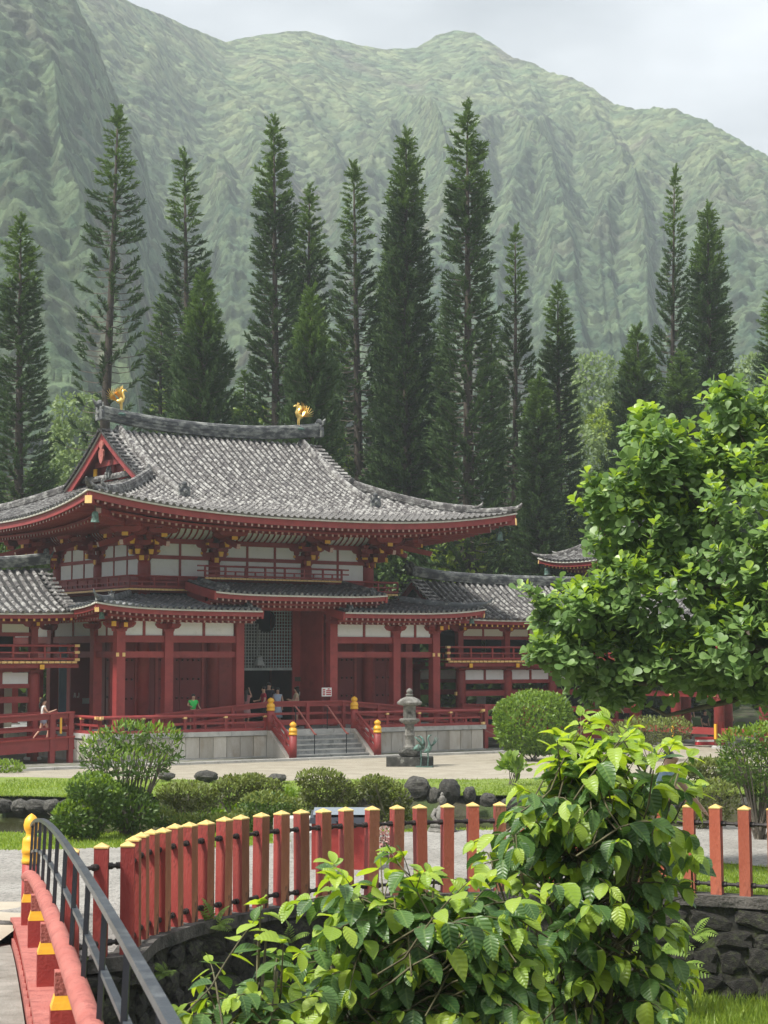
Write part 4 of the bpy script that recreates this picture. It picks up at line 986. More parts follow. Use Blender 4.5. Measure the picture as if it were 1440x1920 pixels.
# lattice with the round window over the entrance
lat = part(hall, 'lattice_screen'); LU0, LU1, LZ0, LZ1, LV = 6.55, 9.12, 3.56, 6.2, 2.2
LC = (7.86, 5.52, .46)
mb = MB()
def clip(a0, a1, c, cc, r):          # split a bar around the round opening
    d = abs(c-cc[1]) if False else None
for u in np.arange(LU0+.07, LU1, .135):
    dx = u-LC[0]
    if abs(dx) < LC[2]:
        h = math.sqrt(LC[2]**2-dx*dx); mb.box(u-.016, u+.016, LV-.015, LV+.015, LZ0, LC[1]-h); mb.box(u-.016, u+.016, LV-.015, LV+.015, LC[1]+h, LZ1)
    else: mb.box(u-.016, u+.016, LV-.015, LV+.015, LZ0, LZ1)
for z in np.arange(LZ0+.07, LZ1, .135):
    dz = z-LC[1]
    if abs(dz) < LC[2]:
        h = math.sqrt(LC[2]**2-dz*dz); mb.box(LU0, LC[0]-h, LV-.012, LV+.012, z-.016, z+.016); mb.box(LC[0]+h, LU1, LV-.012, LV+.012, z-.016, z+.016)
    else: mb.box(LU0, LU1, LV-.012, LV+.012, z-.016, z+.016)
o = mb.build('lattice_bars', LATT, lat); o['kind'] = 'stuff'
pbox(lat, 'bottom_rail', LATT, LU0, LU1, LV-.06, LV+.06, LZ0-.12, LZ0-.002)
ring = MB(); ring.tube([(LC[0]+LC[2]*math.cos(t), LV, LC[1]+LC[2]*math.sin(t)) for t in np.linspace(0, 2*math.pi, 33)], .03, 6, False); ring.build('window_ring', DARK, lat)
pbox(lat, 'hanging_cord', LATT, 7.42, 7.45, LV-.08, LV-.05, 3.9, 5.4)
MB().lathe([(.02, .42), (.14, .38), (.12, .3), (.24, .0), (.22, -.02)], (7.43, LV-.2, 3.66), 8).build('hanging_bell', LATT, lat)
pbox(hall, 'entrance_lintel', RED, 5.46, 9.57, -.1, .1, 5.9, 6.18)
# -- balcony and upper storey
def balustrade(parent, pts, z, h=.55, n_mid=1, postsp=1.0, w=.085, goldends=False, posts=True, top='rail'):
    """posts with top, middle and bottom rails along a polyline in (u,v); z may be a function"""
    zf_ = z if callable(z) else (lambda t: z)
    for a, b in zip(pts[:-1], pts[1:]):
        a = Vector((*a, 0)); b = Vector((*b, 0)); L = (b-a).length; n = max(1, int(round(L/postsp)))
        za, zb = zf_(0), zf_(1)
        for k, hh, ww in ((0, .05, w*1.2), (1, h*.52, w*.8), (2, h, w)):
            nm = ('bottom_rail', 'middle_rail', 'top_rail')[k]
            if k == 2: MB().tube([a+Vector((0, 0, za+hh)), b+Vector((0, 0, zb+hh))], ww*.6, 8).build(nm, RED, parent)
            else: pbeam(parent, nm, RED, a+Vector((0, 0, za+hh)), b+Vector((0, 0, zb+hh)), ww, ww*.9)
        if posts:
            for i in range(n+1):
                p = a+(b-a)*(i/n); zz = za+(zb-za)*i/n; pbox(parent, 'post', RED, p.x-w*.5, p.x+w*.5, p.y-w*.5, p.y+w*.5, zz, zz+h-.03)
                if goldends: pbox(parent, 'gilt_fitting', GOLDP, p.x-w*.62, p.x+w*.62, p.y-w*.62, p.y+w*.62, zz+h-.10, zz+h-.028)
            for i in range(n):
                p = a+(b-a)*((i+.5)/n); zz = za+(zb-za)*(i+.5)/n; pbox(parent, 'short_post', RED, p.x-w*.4, p.x+w*.4, p.y-w*.4, p.y+w*.4, zz+.05, zz+h*.52)
bal = part(hall, 'balcony'); BZ = 6.67; bu0, bu1, bv0, bv1 = 1.05, 13.97, 1.28, 11.2
for a in ((bu0, bu1, bv0, bv0+.8), (bu0, bu0+1., bv0+.81, bv1-.81), (bu1-1., bu1, bv0+.81, bv1-.81), (bu0, bu1, bv1-.8, bv1)): pbox(bal, 'deck', DRED, a[0]+.03, a[1]-.03, a[2]+.03, a[3]-.03, BZ+.01, BZ+.10)
def goldedge(parent, a, b, z, sp=.17, s=.07):
    a = Vector((*a, z)); b = Vector((*b, z)); n = int((b-a).length/sp); d = (b-a)/n
    mb = MB()
    for i in range(n): mb.beam(a+d*(i+.09), a+d*(i+.91), s, s)
    o = mb.build('gilt_joist_ends', GOLDP, parent); o['kind'] = 'stuff'
for a, b in (((bu0, bv0), (4.3, bv0)), ((10.9, bv0), (bu1, bv0)), ((bu0, bv0), (bu0, bv1)), ((bu1, bv0), (bu1, bv1))):
    goldedge(bal, a, b, BZ+.03); balustrade(bal, [a, b], BZ+.10, .46, postsp=.95, w=.07)
cb = part(hall, 'raised_balcony')
goldedge(cb, (4.3, bv0-.25), (10.9, bv0-.25), 7.20); balustrade(cb, [(4.3, bv0-.25), (10.9, bv0-.25)], 7.26, .44, postsp=.95, w=.07)
pbox(cb, 'deck', DRED, 4.33, 10.87, bv0-.22, 2.0, 7.19, 7.26)
for x in (4.3, 10.9):
    for zz in (7.5, 7.7): pbox(cb, 'rail_end', RED, x-.35 if x < 7 else x, x if x < 7 else x+.35, bv0-.29, bv0-.22, zz-.03, zz+.03)
up = part(hall, 'upper_walls')
UC = [(u, VS[1]) for u in US[1:-1]]+[(US[1], 6.25), (US[-2], 6.25), (US[1], 10.4), (US[-2], 10.4), (US[2], 10.4), (US[3], 10.4)]
for u, v in UC: MB().lathe([(.27, 6.6), (.265, 7.75), (.22, 7.95)], (u, v, 0), 16).build('upper_column', RED, hall, True)
def upwall(a0, a1, fx, ax, sgn):
    def bx(nm, mat, p, q, t, z0, z1, off=0):
        o = fx+off*sgn
        if ax == 'u': pbox(up, nm, mat, p, q, o-t, o+t, z0, z1)
        else: pbox(up, nm, mat, o-t, o+t, p, q, z0, z1)
    n = 2 if a1-a0 < 3.6 else 3
    a, b = a0+.22, a1-.22; w = (b-a)/n
    bx('sill_beam', RED, a, b, .09, 7.12, 7.30); bx('tie_beam', RED, a, b, .09, 7.98, 8.13); bx('head_beam', RED, a, b, .10, 8.62, 8.82)
    bx('lower_wall', DRED, a, b, .04, 6.6, 7.118)
    for i in range(n):
        for z0, z1 in ((7.302, 7.978), (8.132, 8.618)): bx('white_panel', WHITE, a+i*w+.05, a+(i+1)*w-.05, .03, z0, z1)
        if i:
            bx('strut', RED, a+i*w-.05, a+i*w+.05, .06, 7.301, 7.979); bx('strut', RED, a+i*w-.05, a+i*w+.05, .06, 8.131, 8.619)
    # coved strip with curved ribs between the brackets
    nn = max(4, int((b-a)/.26)); mbx = MB(); cove = MB()
    def pt(q, o, z): return Vector((q, fx+sgn*o, z)) if ax == 'u' else Vector((fx+sgn*o, q, z))
    cov = [(.0, 8.83), (.22, 8.93), (.42, 9.08), (.55, 9.26)]
    cove.add([pt(q, o, z) for o, z in cov for q in (a, b)], [(2*i, 2*i+1, 2*i+3, 2*i+2) for i in range(3)]); cove.build('cove_plaster', WHITE, up)
    for i in range(nn+1):
        q = a+(b-a)*i/nn; mbx.tube([pt(q, o+.03, z-.02) for o, z in cov], .042, 4)
    o_ = mbx.build('cove_ribs', RED, up); o_['kind'] = 'stuff'
    bx('cove_beam', RED, a-.4, b+.4, .09, 9.26, 9.42, .66)
for i in (1, 2, 3): upwall(US[i], US[i+1], VS[1], 'u', -1)
for i in (1, 2): upwall(VS[i], VS[i+1], US[1], 'v', -1); upwall(VS[i], VS[i+1], US[-2], 'v', 1)
pbox(up, 'back_wall', WHITE, US[1], US[-2], 10.37, 10.43, 6.6, 9.2)
# purlins carried by the brackets
for a, b in (((-1.9+.5, .42), (16.4, .42)), ): pass
PU = 1.62
for nm, a, b in (('purlin', (.2-.9, VS[1]-PU), (14.8+.9, VS[1]-PU)), ('purlin', (US[1]-PU, -.6), (US[1]-PU, 13.)), ('purlin', (US[-2]+PU, -.6), (US[-2]+PU, 13.)), ('purlin', (.2-.9, 10.4+PU), (15.7, 10.4+PU))):
    pbeam(up, nm, RED, (*a, 9.32-.08), (*b, 9.32-.08), .20, .20)
BK = 7.85
for u in US[1:-1]: bracket(hall, 'big', (u, VS[1], BK), 0); 
for u in US[1:-1]: bracket(hall, 'big', (u, 10.4, BK), math.pi)
for v in (VS[1], 6.25, 10.4): bracket(hall, 'big', (US[1], v, BK), -math.pi/2); bracket(hall, 'big', (US[-2], v, BK), math.pi/2)
for u, v, r_ in ((US[1], VS[1], -math.pi/4), (US[-2], VS[1], math.pi/4), (US[1], 10.4, -3*math.pi/4), (US[-2], 10.4, 3*math.pi/4)): bracket(hall, 'big', (u, v, BK), r_, 1.0, True, 1.38)
# -- great roof
roof = part(hall, 'great_roof')
hipgable(roof, CU, CV, 10.09, 8.81, 9.52, 4.15, .72, 5.35, 4.75, 5.3, .75, TILE, sp=.30, r=.086, indiv=300)
# -- lower pent roofs
def pent(part_, s0, s1, side, ze, lift, L=9.21, D=7.74, em=2.95, rise=.60, tm=None, hip=True, mats=TILED, e_drop=0):
    def zf(u, v):
        au = min(abs(u-CU)/L, 1.02); av = min(abs(v-CV)/D, 1.02); eu = L-abs(u-CU); ev = D-abs(v-CV)
        e = {'front': ev, 'left': eu, 'right': eu, 'back': ev}[side] if not hip else min(eu, ev)
        return ze+rise*(e/em)*(.8+.2*e/em)+(lift*(au*av)**6 if hip else lift*abs((u-CU)/4.1)**4)
    mp_ = {'front': lambda q, e: (CU+q, CV-D+e), 'left': lambda q, e: (CU-L+e, CV-q), 'right': lambda q, e: (CU+L-e, CV+q), 'back': lambda q, e: (CU-q, CV+D-e)}[side]
    S = Slope(mp_, zf); half = L if side in ('front', 'back') else D
    emf = (lambda q: max(min(em, half-abs(q)), .001)) if hip else (lambda q: em)
    pans(part_, S, s0, s1, emf, TILEP, 30, 6); tiles(part_, S, s0+.05, s1-.05, lambda q: emf(q)-.02, .27, .085, mat=mats)
    eave(part_, S, s0+.02, s1-.02, fh=.17, n=40, emaxf=emf, rl=(.62, 1.75), rsp=.26, rs=.09)
    return S
pr = part(hall, 'lower_roof')
LE = 5.86
Sf = pent(pr, -9.21, -1.95, 'front', LE, .25); pent(pr, 1.95, 9.21, 'front', LE, .25); Sl = pent(pr, -7.74, 7.74, 'left', LE, .25); pent(pr, -7.74, 7.74, 'right', LE, .25); pent(pr, -9.21, 9.21, 'back', LE, .25)
for su in (-1, 1):
    for sv in (-1, 1):
        pts = []
        for e in np.linspace(2.7, .1, 8):
            q = (9.21-e)*su; z = LE+.60*(e/2.95)*(.8+.2*e/2.95)+.25*((9.21-e)/9.21*(7.74-e)/7.74)**6
            pts.append((CU+q, CV+sv*(7.74-e), z+.12))
        hr = ridge_cap(pr, pts, .18, .17, 'hip_ridge', hook=.22, mat=TILED); demon_tile(hr, Vector(pts[4])+Vector((0, 0, .12)), .22, math.pi/4*su if sv < 0 else 0)
        c = Vector(pts[-1]); 
        MB().beam(c+Vector((su*.0, sv*.0, -.42)), c+Vector((-su*1.6, -sv*1.6, -.12)), .2, .2).build('corner_beam', RED, pr)
        MB().beam(c+Vector((su*.03, sv*.03, -.425)), c+Vector((su*.05, sv*.05, -.43)), .17, .17).build('corner_beam_cap', GOLDP, pr)
        bpz = c.z-.45; MB().lathe([(.02, 0), (.08, -.03), (.11, -.26), (.14, -.32), (.12, -.32)], (c.x-su*.35, c.y-sv*.35, bpz), 8).build('wind_bell', BRONZE, pr)
# inner open ends of the pent roofs: barge and descending ridge
def zl(e): return LE+.60*(e/2.95)*(.8+.2*e/2.95)
for q in (-1.95, 1.95):
    s = -1 if q > 0 else 1; vs_ = [CV-7.74+e for e in np.linspace(.05, 2.9, 6)]
    sweep(mb := MB(), [(CU+q+s*.02, CV-7.74+e, zl(e)-.2) for e in np.linspace(.05, 2.9, 6)], .09, .32); mb.build('barge_board', RED, pr)
    dr = ridge_cap(pr, [(CU+q-s*.45, CV-7.74+e, zl(e)+.14) for e in np.linspace(2.9, .35, 6)], .16, .15, 'descending_ridge'); demon_tile(dr, (CU+q-s*.45, CV-7.74+.3, zl(.3)+.1), .22)
cr_ = part(hall, 'raised_centre_roof')
pent(cr_, -4.1, 4.05, 'front', 6.50, .10, em=2.6, rise=.48, hip=False)
def zc(e): return 6.50+.48*(e/2.6)*(.8+.2*e/2.6)
for q in (-4.1, 4.05):
    s = 1 if q < 0 else -1
    sweep(mb := MB(), [(CU+q+s*.02, CV-7.74+e, zc(e)-.09) for e in np.linspace(.03, 2.5, 6)], .10, .34); mb.build('barge_board', RED, cr_)
    dr = ridge_cap(cr_, [(CU+q+s*.6, CV-7.74+e, zc(e)+.16) for e in np.linspace(2.5, .3, 6)], .16, .15, 'descending_ridge'); demon_tile(dr, (CU+q+s*.6, CV-7.74+.25, zc(.3)+.12), .24)
for u in (5.28, 9.75): pbeam(cr_, 'support_beam', RED, (u, -1.0, 6.13), (u, 2., 6.13), .2, .2)
pbeam(cr_, 'eave_purlin', RED, (CU-3.9, -.55, 6.20), (CU+3.9, -.55, 6.20), .16, .14)
for u in (CU-3.9, CU+3.8): pbox(cr_, 'side_wall', DRED, u-.04, u+.04, -.3, 1.2, 5.7, 6.6)
# -- painted balustrade along the edge of the stone base with gold finials
bs = part(hall, 'base_balustrade'); bvv = B0v+.12
def rail_run(a, b, gold=True): balustrade(bs, [a, b], SZ+.002, .62, postsp=1.6, w=.11, goldends=True)
NL, NR_ = (SU0-.18, B0v-.1), (SU1+.18, B0v-.1)
rail_run((B0u+.12, bvv), (SU0-.32, bvv)); rail_run((SU1+.32, bvv), (B1u-.12, bvv)); rail_run((B0u+.12, bvv), (B0u+.12, 5)); rail_run((B1u-.12, bvv), (B1u-.12, 3))
for u in (B0u+.12, B1u-.12):
    for z in (SZ+.07, SZ+.62):
        s = -1 if u < 0 else 1
        pbox(bs, 'gilt_fitting', GOLDP, u+min(s*.08, s*.20), u+max(s*.08, s*.20), bvv-.06, bvv+.06, z-.05, z+.05); pbox(bs, 'gilt_fitting', GOLDP, u-.06, u+.06, bvv-.20, bvv-.08, z-.05, z+.05)
def newel(parent, u, v, z0, z1, r=.15):
    o = MB().lathe([(r, z0), (r, z1)], (u, v, 0), 14).build('newel_post', RED, parent, True)
    g = .42; MB().lathe([(r*1.12, z1+.001), (r*1.14, z1+.05), (r*1.05, z1+.06), (r*1.05, z1+.14), (r*1.14, z1+.15), (r*1.14, z1+.19), (r*1.0, z1+.21), (r*.95, z1+.27), (r*.6, z1+.29), (r*.55, z1+.31), (r*.85, z1+.35), (r*.92, z1+.40), (r*.75, z1+.46), (r*.3, z1+.50), (.01, z1+.52)], (u, v, 0), 14).build('gold_finial', FINIAL, o, True)
for s, u in ((-1, SU0-.18), (1, SU1+.18)):
    newel(bs, u, B0v-.10, SZ, SZ+.78); newel(bs, u, VB-.02, 0, .98)
    # curved stair rails
    for k, (h0, h1, w) in enumerate(((.62, .80, .09), (.34, .50, .08), (.08, .16, .13))):
        pts = [(u, B0v-.12, SZ+h0), (u, B0v-.35, SZ+h0-.03), (u, B0v-.6, SZ+h0-.2), (u, B0v-1.1, SZ+h0-.52), (u, VB+.05, h1+.02)]
        mb = MB(); sweep(mb, pts, w, w); mb.build('stair_rail', RED, bs)
    for t in (.35, .65): 
        v = B0v-.12+(VB-B0v)*t; pbox(bs, 'post', RED, u-.05, u+.05, v-.05, v+.05, SZ*(1-t)+.1, SZ*(1-t)+.68)
# steel stair handrails
hr = part(hall, 'stair_handrails')
for u in (7.15, 8.65):
    a = Vector((u, B0v+.1, SZ+.92)); b = Vector((u, VB+.45, .98)); mb = MB(); mb.tube([a-Vector((0, -.15, 0)), a, b, b+Vector((0, -.12, -.02))], .035, 8); mb.build('handrail', PINKRED, hr)
    mb = MB(); mb.tube([(u, B0v+.1, SZ), a], .022, 6); mb.build('rail_stanchion', BLACK, hr); mb = MB(); mb.tube([(u, VB+.45, 0), b], .022, 6); mb.build('rail_stanchion', BLACK, hr)
# -- wooden ramp railing in front of the columns
rp = part(hall, 'ramp_railing'); RV = -.72
rpz = [(1.2, 1.80), (6.35, 2.22), (9.85, 2.22), (15.6, 1.72), (17.0, 1.62)]
def rz(u): return float(np.interp(u, [p[0] for p in rpz], [p[1] for p in rpz]))
for (a, za), (b, zb) in zip(rpz[:-1], rpz[1:]):
    pbeam(rp, 'top_rail', RED, (a, RV, za-.03), (b, RV, zb-.03), .20, .06); pbeam(rp, 'upper_beam', RED, (a, RV, za-.14), (b, RV, zb-.14), .08, .16)
    pbeam(rp, 'middle_rail', RED, (a, RV, za-.50), (b, RV, zb-.50), .07, .10)
    pbeam(rp, 'floor_beam', RED, (a, RV, za-.86), (b, RV, zb-.86), .10, .22)
for u in (1.2, 2.9, 4.6, 6.35, 8.1, 9.85, 11.6, 13.4, 15.6, 17.0): pbox(rp, 'post', RED, u-.07, u+.07, RV-.09, RV+.09, SZ-.0, rz(u)-.061)
# notices beside the entrance
SIGNW = pm('white notice', (.78, .78, .76)); SIGNR = pm('red print', (.45, .03, .04)); SIGNK = pm('brass plate', (.06, .045, .03), (.08, .06, .04), 5, .4)
nt = part(hall, 'notice_board', (9.35, -.35, 2.38))
pbox(nt, 'board', SIGNW, -.30, .18, 0, .02, 0, .36)
mb = MB()
for k, (a, b) in enumerate(((-.26, -.14), )): 
    for z in (.05, .12, .19, .26): mb.box(a, b, -.004, -.001, z, z+.045)
for z, a, b in ((.05, -.09, .15), (.13, -.09, .15), (.205, -.09, .15), (.28, -.02, .08)): mb.box(a, b, -.004, -.001, z, z+.05)
mb.build('printed_lines', SIGNR, nt)
pc = part(hall, 'pictogram', (8.62, 0, 0))
def pict(parent, u, v, z):
    mb = MB(); k = .011                               # two little figures, the second one beside a post
    mb.box(u-.12, u-.03, v-k, v, z+.10, z+.125); mb.box(u-.12, u-.10, v-k, v, z, z+.10); mb.box(u-.05, u-.03, v-k, v, z, z+.10); mb.box(u-.085, u-.065, v-k, v, z+.02, z+.19)
    mb.box(u-.12, u-.03, v-k, v, z+.165, z+.185); mb.box(u+.10, u+.12, v-k, v, z+.02, z+.19); mb.box(u+.03, u+.10, v-k, v, z+.0, z+.02); mb.box(u+.03, u+.05, v-k, v, z+.02, z+.06)
    return mb.build('white_sign_mark', SIGNW, parent)
pict(hall, 9.36, 2.08, 2.35); pbox(hall, 'brass_plate', SIGNK, 9.22, 9.50, 2.06, 2.085, 2.98, 3.16)
pict(hall, .35, 4.63, 2.35); pbox(hall, 'white_notice', pm('grey notice', (.35, .40, .38)), .62, .92, 4.62, 4.64, 2.1, 2.32)

# -- golden phoenixes
def phoenix(u, s, label):
    """s=+1 faces right (towards +u)"""
    e_ = hall_empty('golden_phoenix', u, CV, label, 'statue', 'golden phoenixes on the roof ridge', z=14.38)
    k = 1.22; e_.scale = (k, k, k)
    B = MB()
    B.tube([(-.16*s, 0, .46), (-.06*s, 0, .44), (.05*s, 0, .50), (.11*s, 0, .62), (.09*s, 0, .74), (.10*s, 0, .84), (.17*s, 0, .87), (.27*s, 0, .82)], [.03, .085, .10, .075, .045, .048, .045, .008], 10)
    B.build('body', GOLD, e_, True)
    c = MB()
    for q in range(3): c.tube([(.11*s, 0, .90), (.07*s-.03*s*q, 0, .96), (.09*s-.05*s*q, 0, 1.02-.02*q)], [.02, .016, .004], 5)
    c.build('crest', GOLD, e_)
    for sd in (-1, 1):
        for q in range(7):
            t = q/6; w = MB(); w.tube([(.05*s-.04*s*t, sd*.08, .58), (-.06*s-.10*s*t, sd*(.12+.03*t), .74+.06*(1-t)), (.02*s-.34*s*t, sd*(.15+.06*t), 1.02-.20*t)], [.035, .032, .006], 4, sy=.4); w.build('wing_feather', GOLD, e_)
        l = MB(); l.tube([(.02*s, sd*.05, .44), (.04*s, sd*.05, .22), (.02*s, sd*.05, .02)], [.04, .018, .015], 6); l.tube([(-.05*s, sd*.05, .02), (.1*s, sd*.05, .015)], [.018, .012], 5); l.build('leg', GOLD, e_)
    for q in range(8):
        t = q/7; a = math.radians(8+80*t); f = MB(); r_ = .46+.10*math.sin(math.pi*t)
        f.tube([(-.12*s, (t-.5)*.04, .46), (-.12*s-.5*r_*s*math.cos(a*.75), (t-.5)*.12, .46+.5*r_*math.sin(a*.75)), (-.12*s-r_*s*math.cos(a), (t-.5)*.18, .46+r_*math.sin(a)*.95)], [.025, .036, .008], 4, sy=.35)
        f.build('tail_feather', GOLD, e_)
    MB().lathe([(.20, -.06), (.22, 0), (.16, .04), (.1, .05)], (0, 0, 0), 12).build('lotus_base', BRONZE, e_)
phoenix(CU-4.55, 1, 'gilded phoenix on the left end of the great roof ridge, facing right')
phoenix(CU+4.45, -1, 'gilded phoenix on the right end of the great roof ridge, facing left')
# ================================================================ WINGS
def gable_roof(part_, u0, u1, cv, half, ze, rise, tilemat, endmat, ax='u', sp=.34, r=.092, liftend=.18, ends=(True, True)):
    um = (u0+u1)/2; hl = (u1-u0)/2
    def zf(a, b):
        q = abs(a-um)/hl; e = half-abs(b-cv); t = e/half
        return ze+rise*(.62*t+.38*t*t)+liftend*max(q-.55, 0)**2*2
    if ax == 'u': sw = lambda a, b: (a, b)
    else: sw = lambda a, b: (b, a)
    zz = (lambda u, v: zf(u, v)) if ax == 'u' else (lambda u, v: zf(v, u))
    for nm, f in (('front', lambda q, e: sw(q, cv-half+e)), ('back', lambda q, e: sw(q, cv+half-e))):
        S = Slope(f, zz); pans(part_, S, u0, u1, lambda q: half, TILEP, 30, 10); tiles(part_, S, u0+.05, u1-.05, lambda q: half-.02, sp, r, mat=tilemat)
        eave(part_, S, u0+.03, u1-.03, fh=.14, n=30, rl=(1.0, 1.2), rsp=.30, endmat=endmat, tier2=False, rs=.10)
    pts = []
    for i in range(13):
        t = -1+2*i/12; p = sw(um+t*(hl+.02), cv); pts.append((*p, ze+rise+.16+.22*abs(t)**3+liftend*max(abs(t)-.55, 0)**2*2))
    rd = ridge_cap(part_, pts, .30, .34, 'main_ridge')
    for s, on in ((-1, ends[0]), (1, ends[1])):
        if not on: continue
        p = sw(um+s*(hl+.05), cv); rot = math.pi/2*s if ax == 'u' else (0 if s < 0 else math.pi)
        demon_tile(rd, (*p, ze+rise+.5), .45, rot)
        d = sw(1, 0); mb = MB(); mb.tube([(p[0], p[1], ze+rise+.55), (p[0]+s*d[0]*.2, p[1]+s*d[1]*.2, ze+rise+.62), (p[0]+s*d[0]*.34, p[1]+s*d[1]*.34, ze+rise+.85)], [.09, .07, .02], 6); mb.build('ridge_horn', RIDGE, rd)
        for sv in (-1, 1):
            ee = np.linspace(half, .02, 8); a = um+s*(hl-.03)
            sweep(mb := MB(), [(*sw(a, cv+sv*(half-e)), zf(a, cv+sv*(half-e))-.18) for e in ee], .08, .26); mb.build('barge_board', RED, part_)
            sweep(mb := MB(), [(*sw(a+s*.02, cv+sv*(half-e)), zf(a, cv+sv*(half-e))-.03) for e in ee], .12, .06); mb.build('verge_board', EAVELINE, part_)
            P_ = []; M_ = []; S_ = []
            for e in np.arange(half-.1, .05, -.27):
                aa = a+s*.2; q = sw(aa, cv+sv*(half-e)); P_.append((*q, zf(a, cv+sv*(half-e))+.04))
                dx = -s*d[0]; dy = -s*d[1]; M_.append(np.array([[-dy, dx, 0], [dx, dy, 0], [0, 0, 1.]])); S_.append((.09, .6, .09))
            V, Fa, _ = scatter(TV, TFT, np.array(P_), np.array(M_), np.array(S_)); o = link('verge_tiles', npmesh('verge_tiles', V, Fa, tilemat), part_); o['kind'] = 'stuff'
def wing(label, cols, c0, c1, gallery_from, gallery_to, e0, e1, ru0, ru1, group, ends):
    w = hall_empty('gallery_wing', 0, 0, label, 'temple wing', group)
    vf, vb = 2.08, 5.6; gv = vf-.72
    fr = part(w, 'lower_frame'); us_ = part(w, 'upper_storey'); bc = part(w, 'balcony'); rf = part(w, 'wing_roof')
    for u in cols:
        for v in (vf, vb):
            MB().lathe([(.235, .12), (.23, 3.30), (.19, 3.42)], (u, v, 0), 14).build('column', RED, w, True); MB().lathe([(.36, -.05), (.34, .12), (.28, .16)], (u, v, 0), 14).build('column_foot', COPING, w)
            bracket(w, 'small', (u, v, 3.40), 0 if v == vf else math.pi, .92, v == vf)
            if v == vf:
                MB().beam((u, v, 3.62), (u, gv-.05, 3.62), .14, .18).build('cantilever', RED, w)
                pbox(w, 'gilt_fitting', YELLOW, u-.09, u+.09, gv-.08, gv-.051, 3.53, 3.71)
            for s in (-1, 1): pbox(w, 'gilt_fitting', GOLDP, u+min(s*.235, s*.31), u+max(s*.235, s*.31), v-.06, v+.06, 2.28, 2.44) if v == vf else None
            pbox(us_, 'upper_post', RED, u-.14, u+.14, v-.14+.1*(v == vf), v+.14+.1*(v == vf), 3.86, 5.25)
            bracket(us_, 'small', (u, v+.1*(v == vf), 5.08), 0 if v == vf else math.pi, .8, True)
    for a, b in zip(cols[:-1], cols[1:]):
        for v in (vf, vb):
            pbox(fr, 'tie_beam', RED, a+.2, b-.2, v-.07, v+.07, 2.24, 2.48); pbox(fr, 'head_beam', RED, a+.2, b-.2, v-.08, v+.08, 2.80, 2.97)
            m_ = (a+b)/2
            for p, q in ((a+.25, m_-.06), (m_+.06, b-.25)): pbox(fr, 'white_panel', WHITE, p, q, v-.03, v+.03, 2.972, 3.40)
            pbox(fr, 'strut', RED, m_-.06, m_+.06, v-.06, v+.06, 2.971, 3.42)
            pbox(fr, 'plate_beam', RED, a+.2, b-.2, v-.08, v+.08, 3.43, 3.58)
            v2 = v+.1*(v == vf)
            pbox(us_, 'sill_wall', DRED, a+.14, b-.14, v2-.04, v2+.04, 3.9, 4.12)
            pbox(us_, 'head_beam', RED, a+.14, b-.14, v2-.07, v2+.07, 4.80, 4.95)
            for p, q in ((a+.2, m_-.05), (m_+.05, b-.2)): pbox(us_, 'white_panel', CREAM if v == vf else WHITE, p, q, v2-.03, v2+.03, 4.952, 5.27)
            pbox(us_, 'strut', RED, m_-.05, m_+.05, v2-.05, v2+.05, 4.951, 5.28)
        pbox(us_, 'shade_panel', DARK, a+.15, b-.15, (vf+vb)/2-.02, (vf+vb)/2+.02, 3.9, 5.2)  # solid black panel, paints the shade inside the upper gallery
    a, b = cols[0], cols[-1]
    for v in (vf, vb): pbox(us_, 'plate_beam', RED, e0, e1, v-.10+.1*(v == vf), v+.10+.1*(v == vf), 5.285, 5.42)
    pbox(bc, 'deck', DRED, gallery_from, gallery_to, gv, vb+.6, 3.76, 3.86)
    goldedge(bc, (gallery_from, gv-.04), (gallery_to, gv-.04), 3.80, .24, .08)
    pbeam(bc, 'edge_beam', RED, (gallery_from-.1, gv+.1, 3.66), (gallery_to+.1, gv+.1, 3.66), .14, .16)
    balustrade(bc, [(gallery_from+.05, gv), (gallery_to-.05, gv)], 3.88, .56, postsp=1.25, w=.08)
    for u in (gallery_from, gallery_to):
        for z in (3.9, 4.18, 4.44): pbox(bc, 'gilt_fitting', GOLDP, u-.1, u+.1, gv-.06, gv+.06, z-.05, z+.05)
        balustrade(bc, [(u, gv), (u, vf)], 3.88, .56, postsp=1.25, w=.07)
    gable_roof(rf, ru0, ru1, 3.84, 3.15, 5.68, 1.75, TILE, YEND, ends=ends)
    for u, s in ((ru0+.5, 1), (ru1-.5, -1)):
        mb = MB(); mb.add([(u, 1.9, 5.5), (u, 5.8, 5.5), (u, 3.84, 7.1)], [(0, 1, 2)]); mb.build('gable_wall', WHITE, rf)
    return w
wing('left two-storey gallery wing with grey tiled roof cut by the photo edge', [-13.6, -10.85, -8.1, -5.35, -2.62], 0, 0, -14.2, -1.15, -14., -1.6, -14.4, -1.45, 'gallery wings of the temple', (False, True))
wing('right two-storey gallery wing with red columns and white panels behind the clipped round bush', [17.98, 20.65, 23.3, 25.9, 28.4], 0, 0, 16.75, 29., 17., 29., 16.55, 30.2, 'gallery wings of the temple', (True, False))
# cream wall seen behind the left wing
o = MB().box(-12.5, -1.2, 7.6, 7.75, 0, 3.9).build('cream_wall', CREAM); o.location = HW(0, 0); o.rotation_euler = (0, 0, HA)
tag(o, 'cream plastered wall panel behind the left wing column and the woman', 'wall')
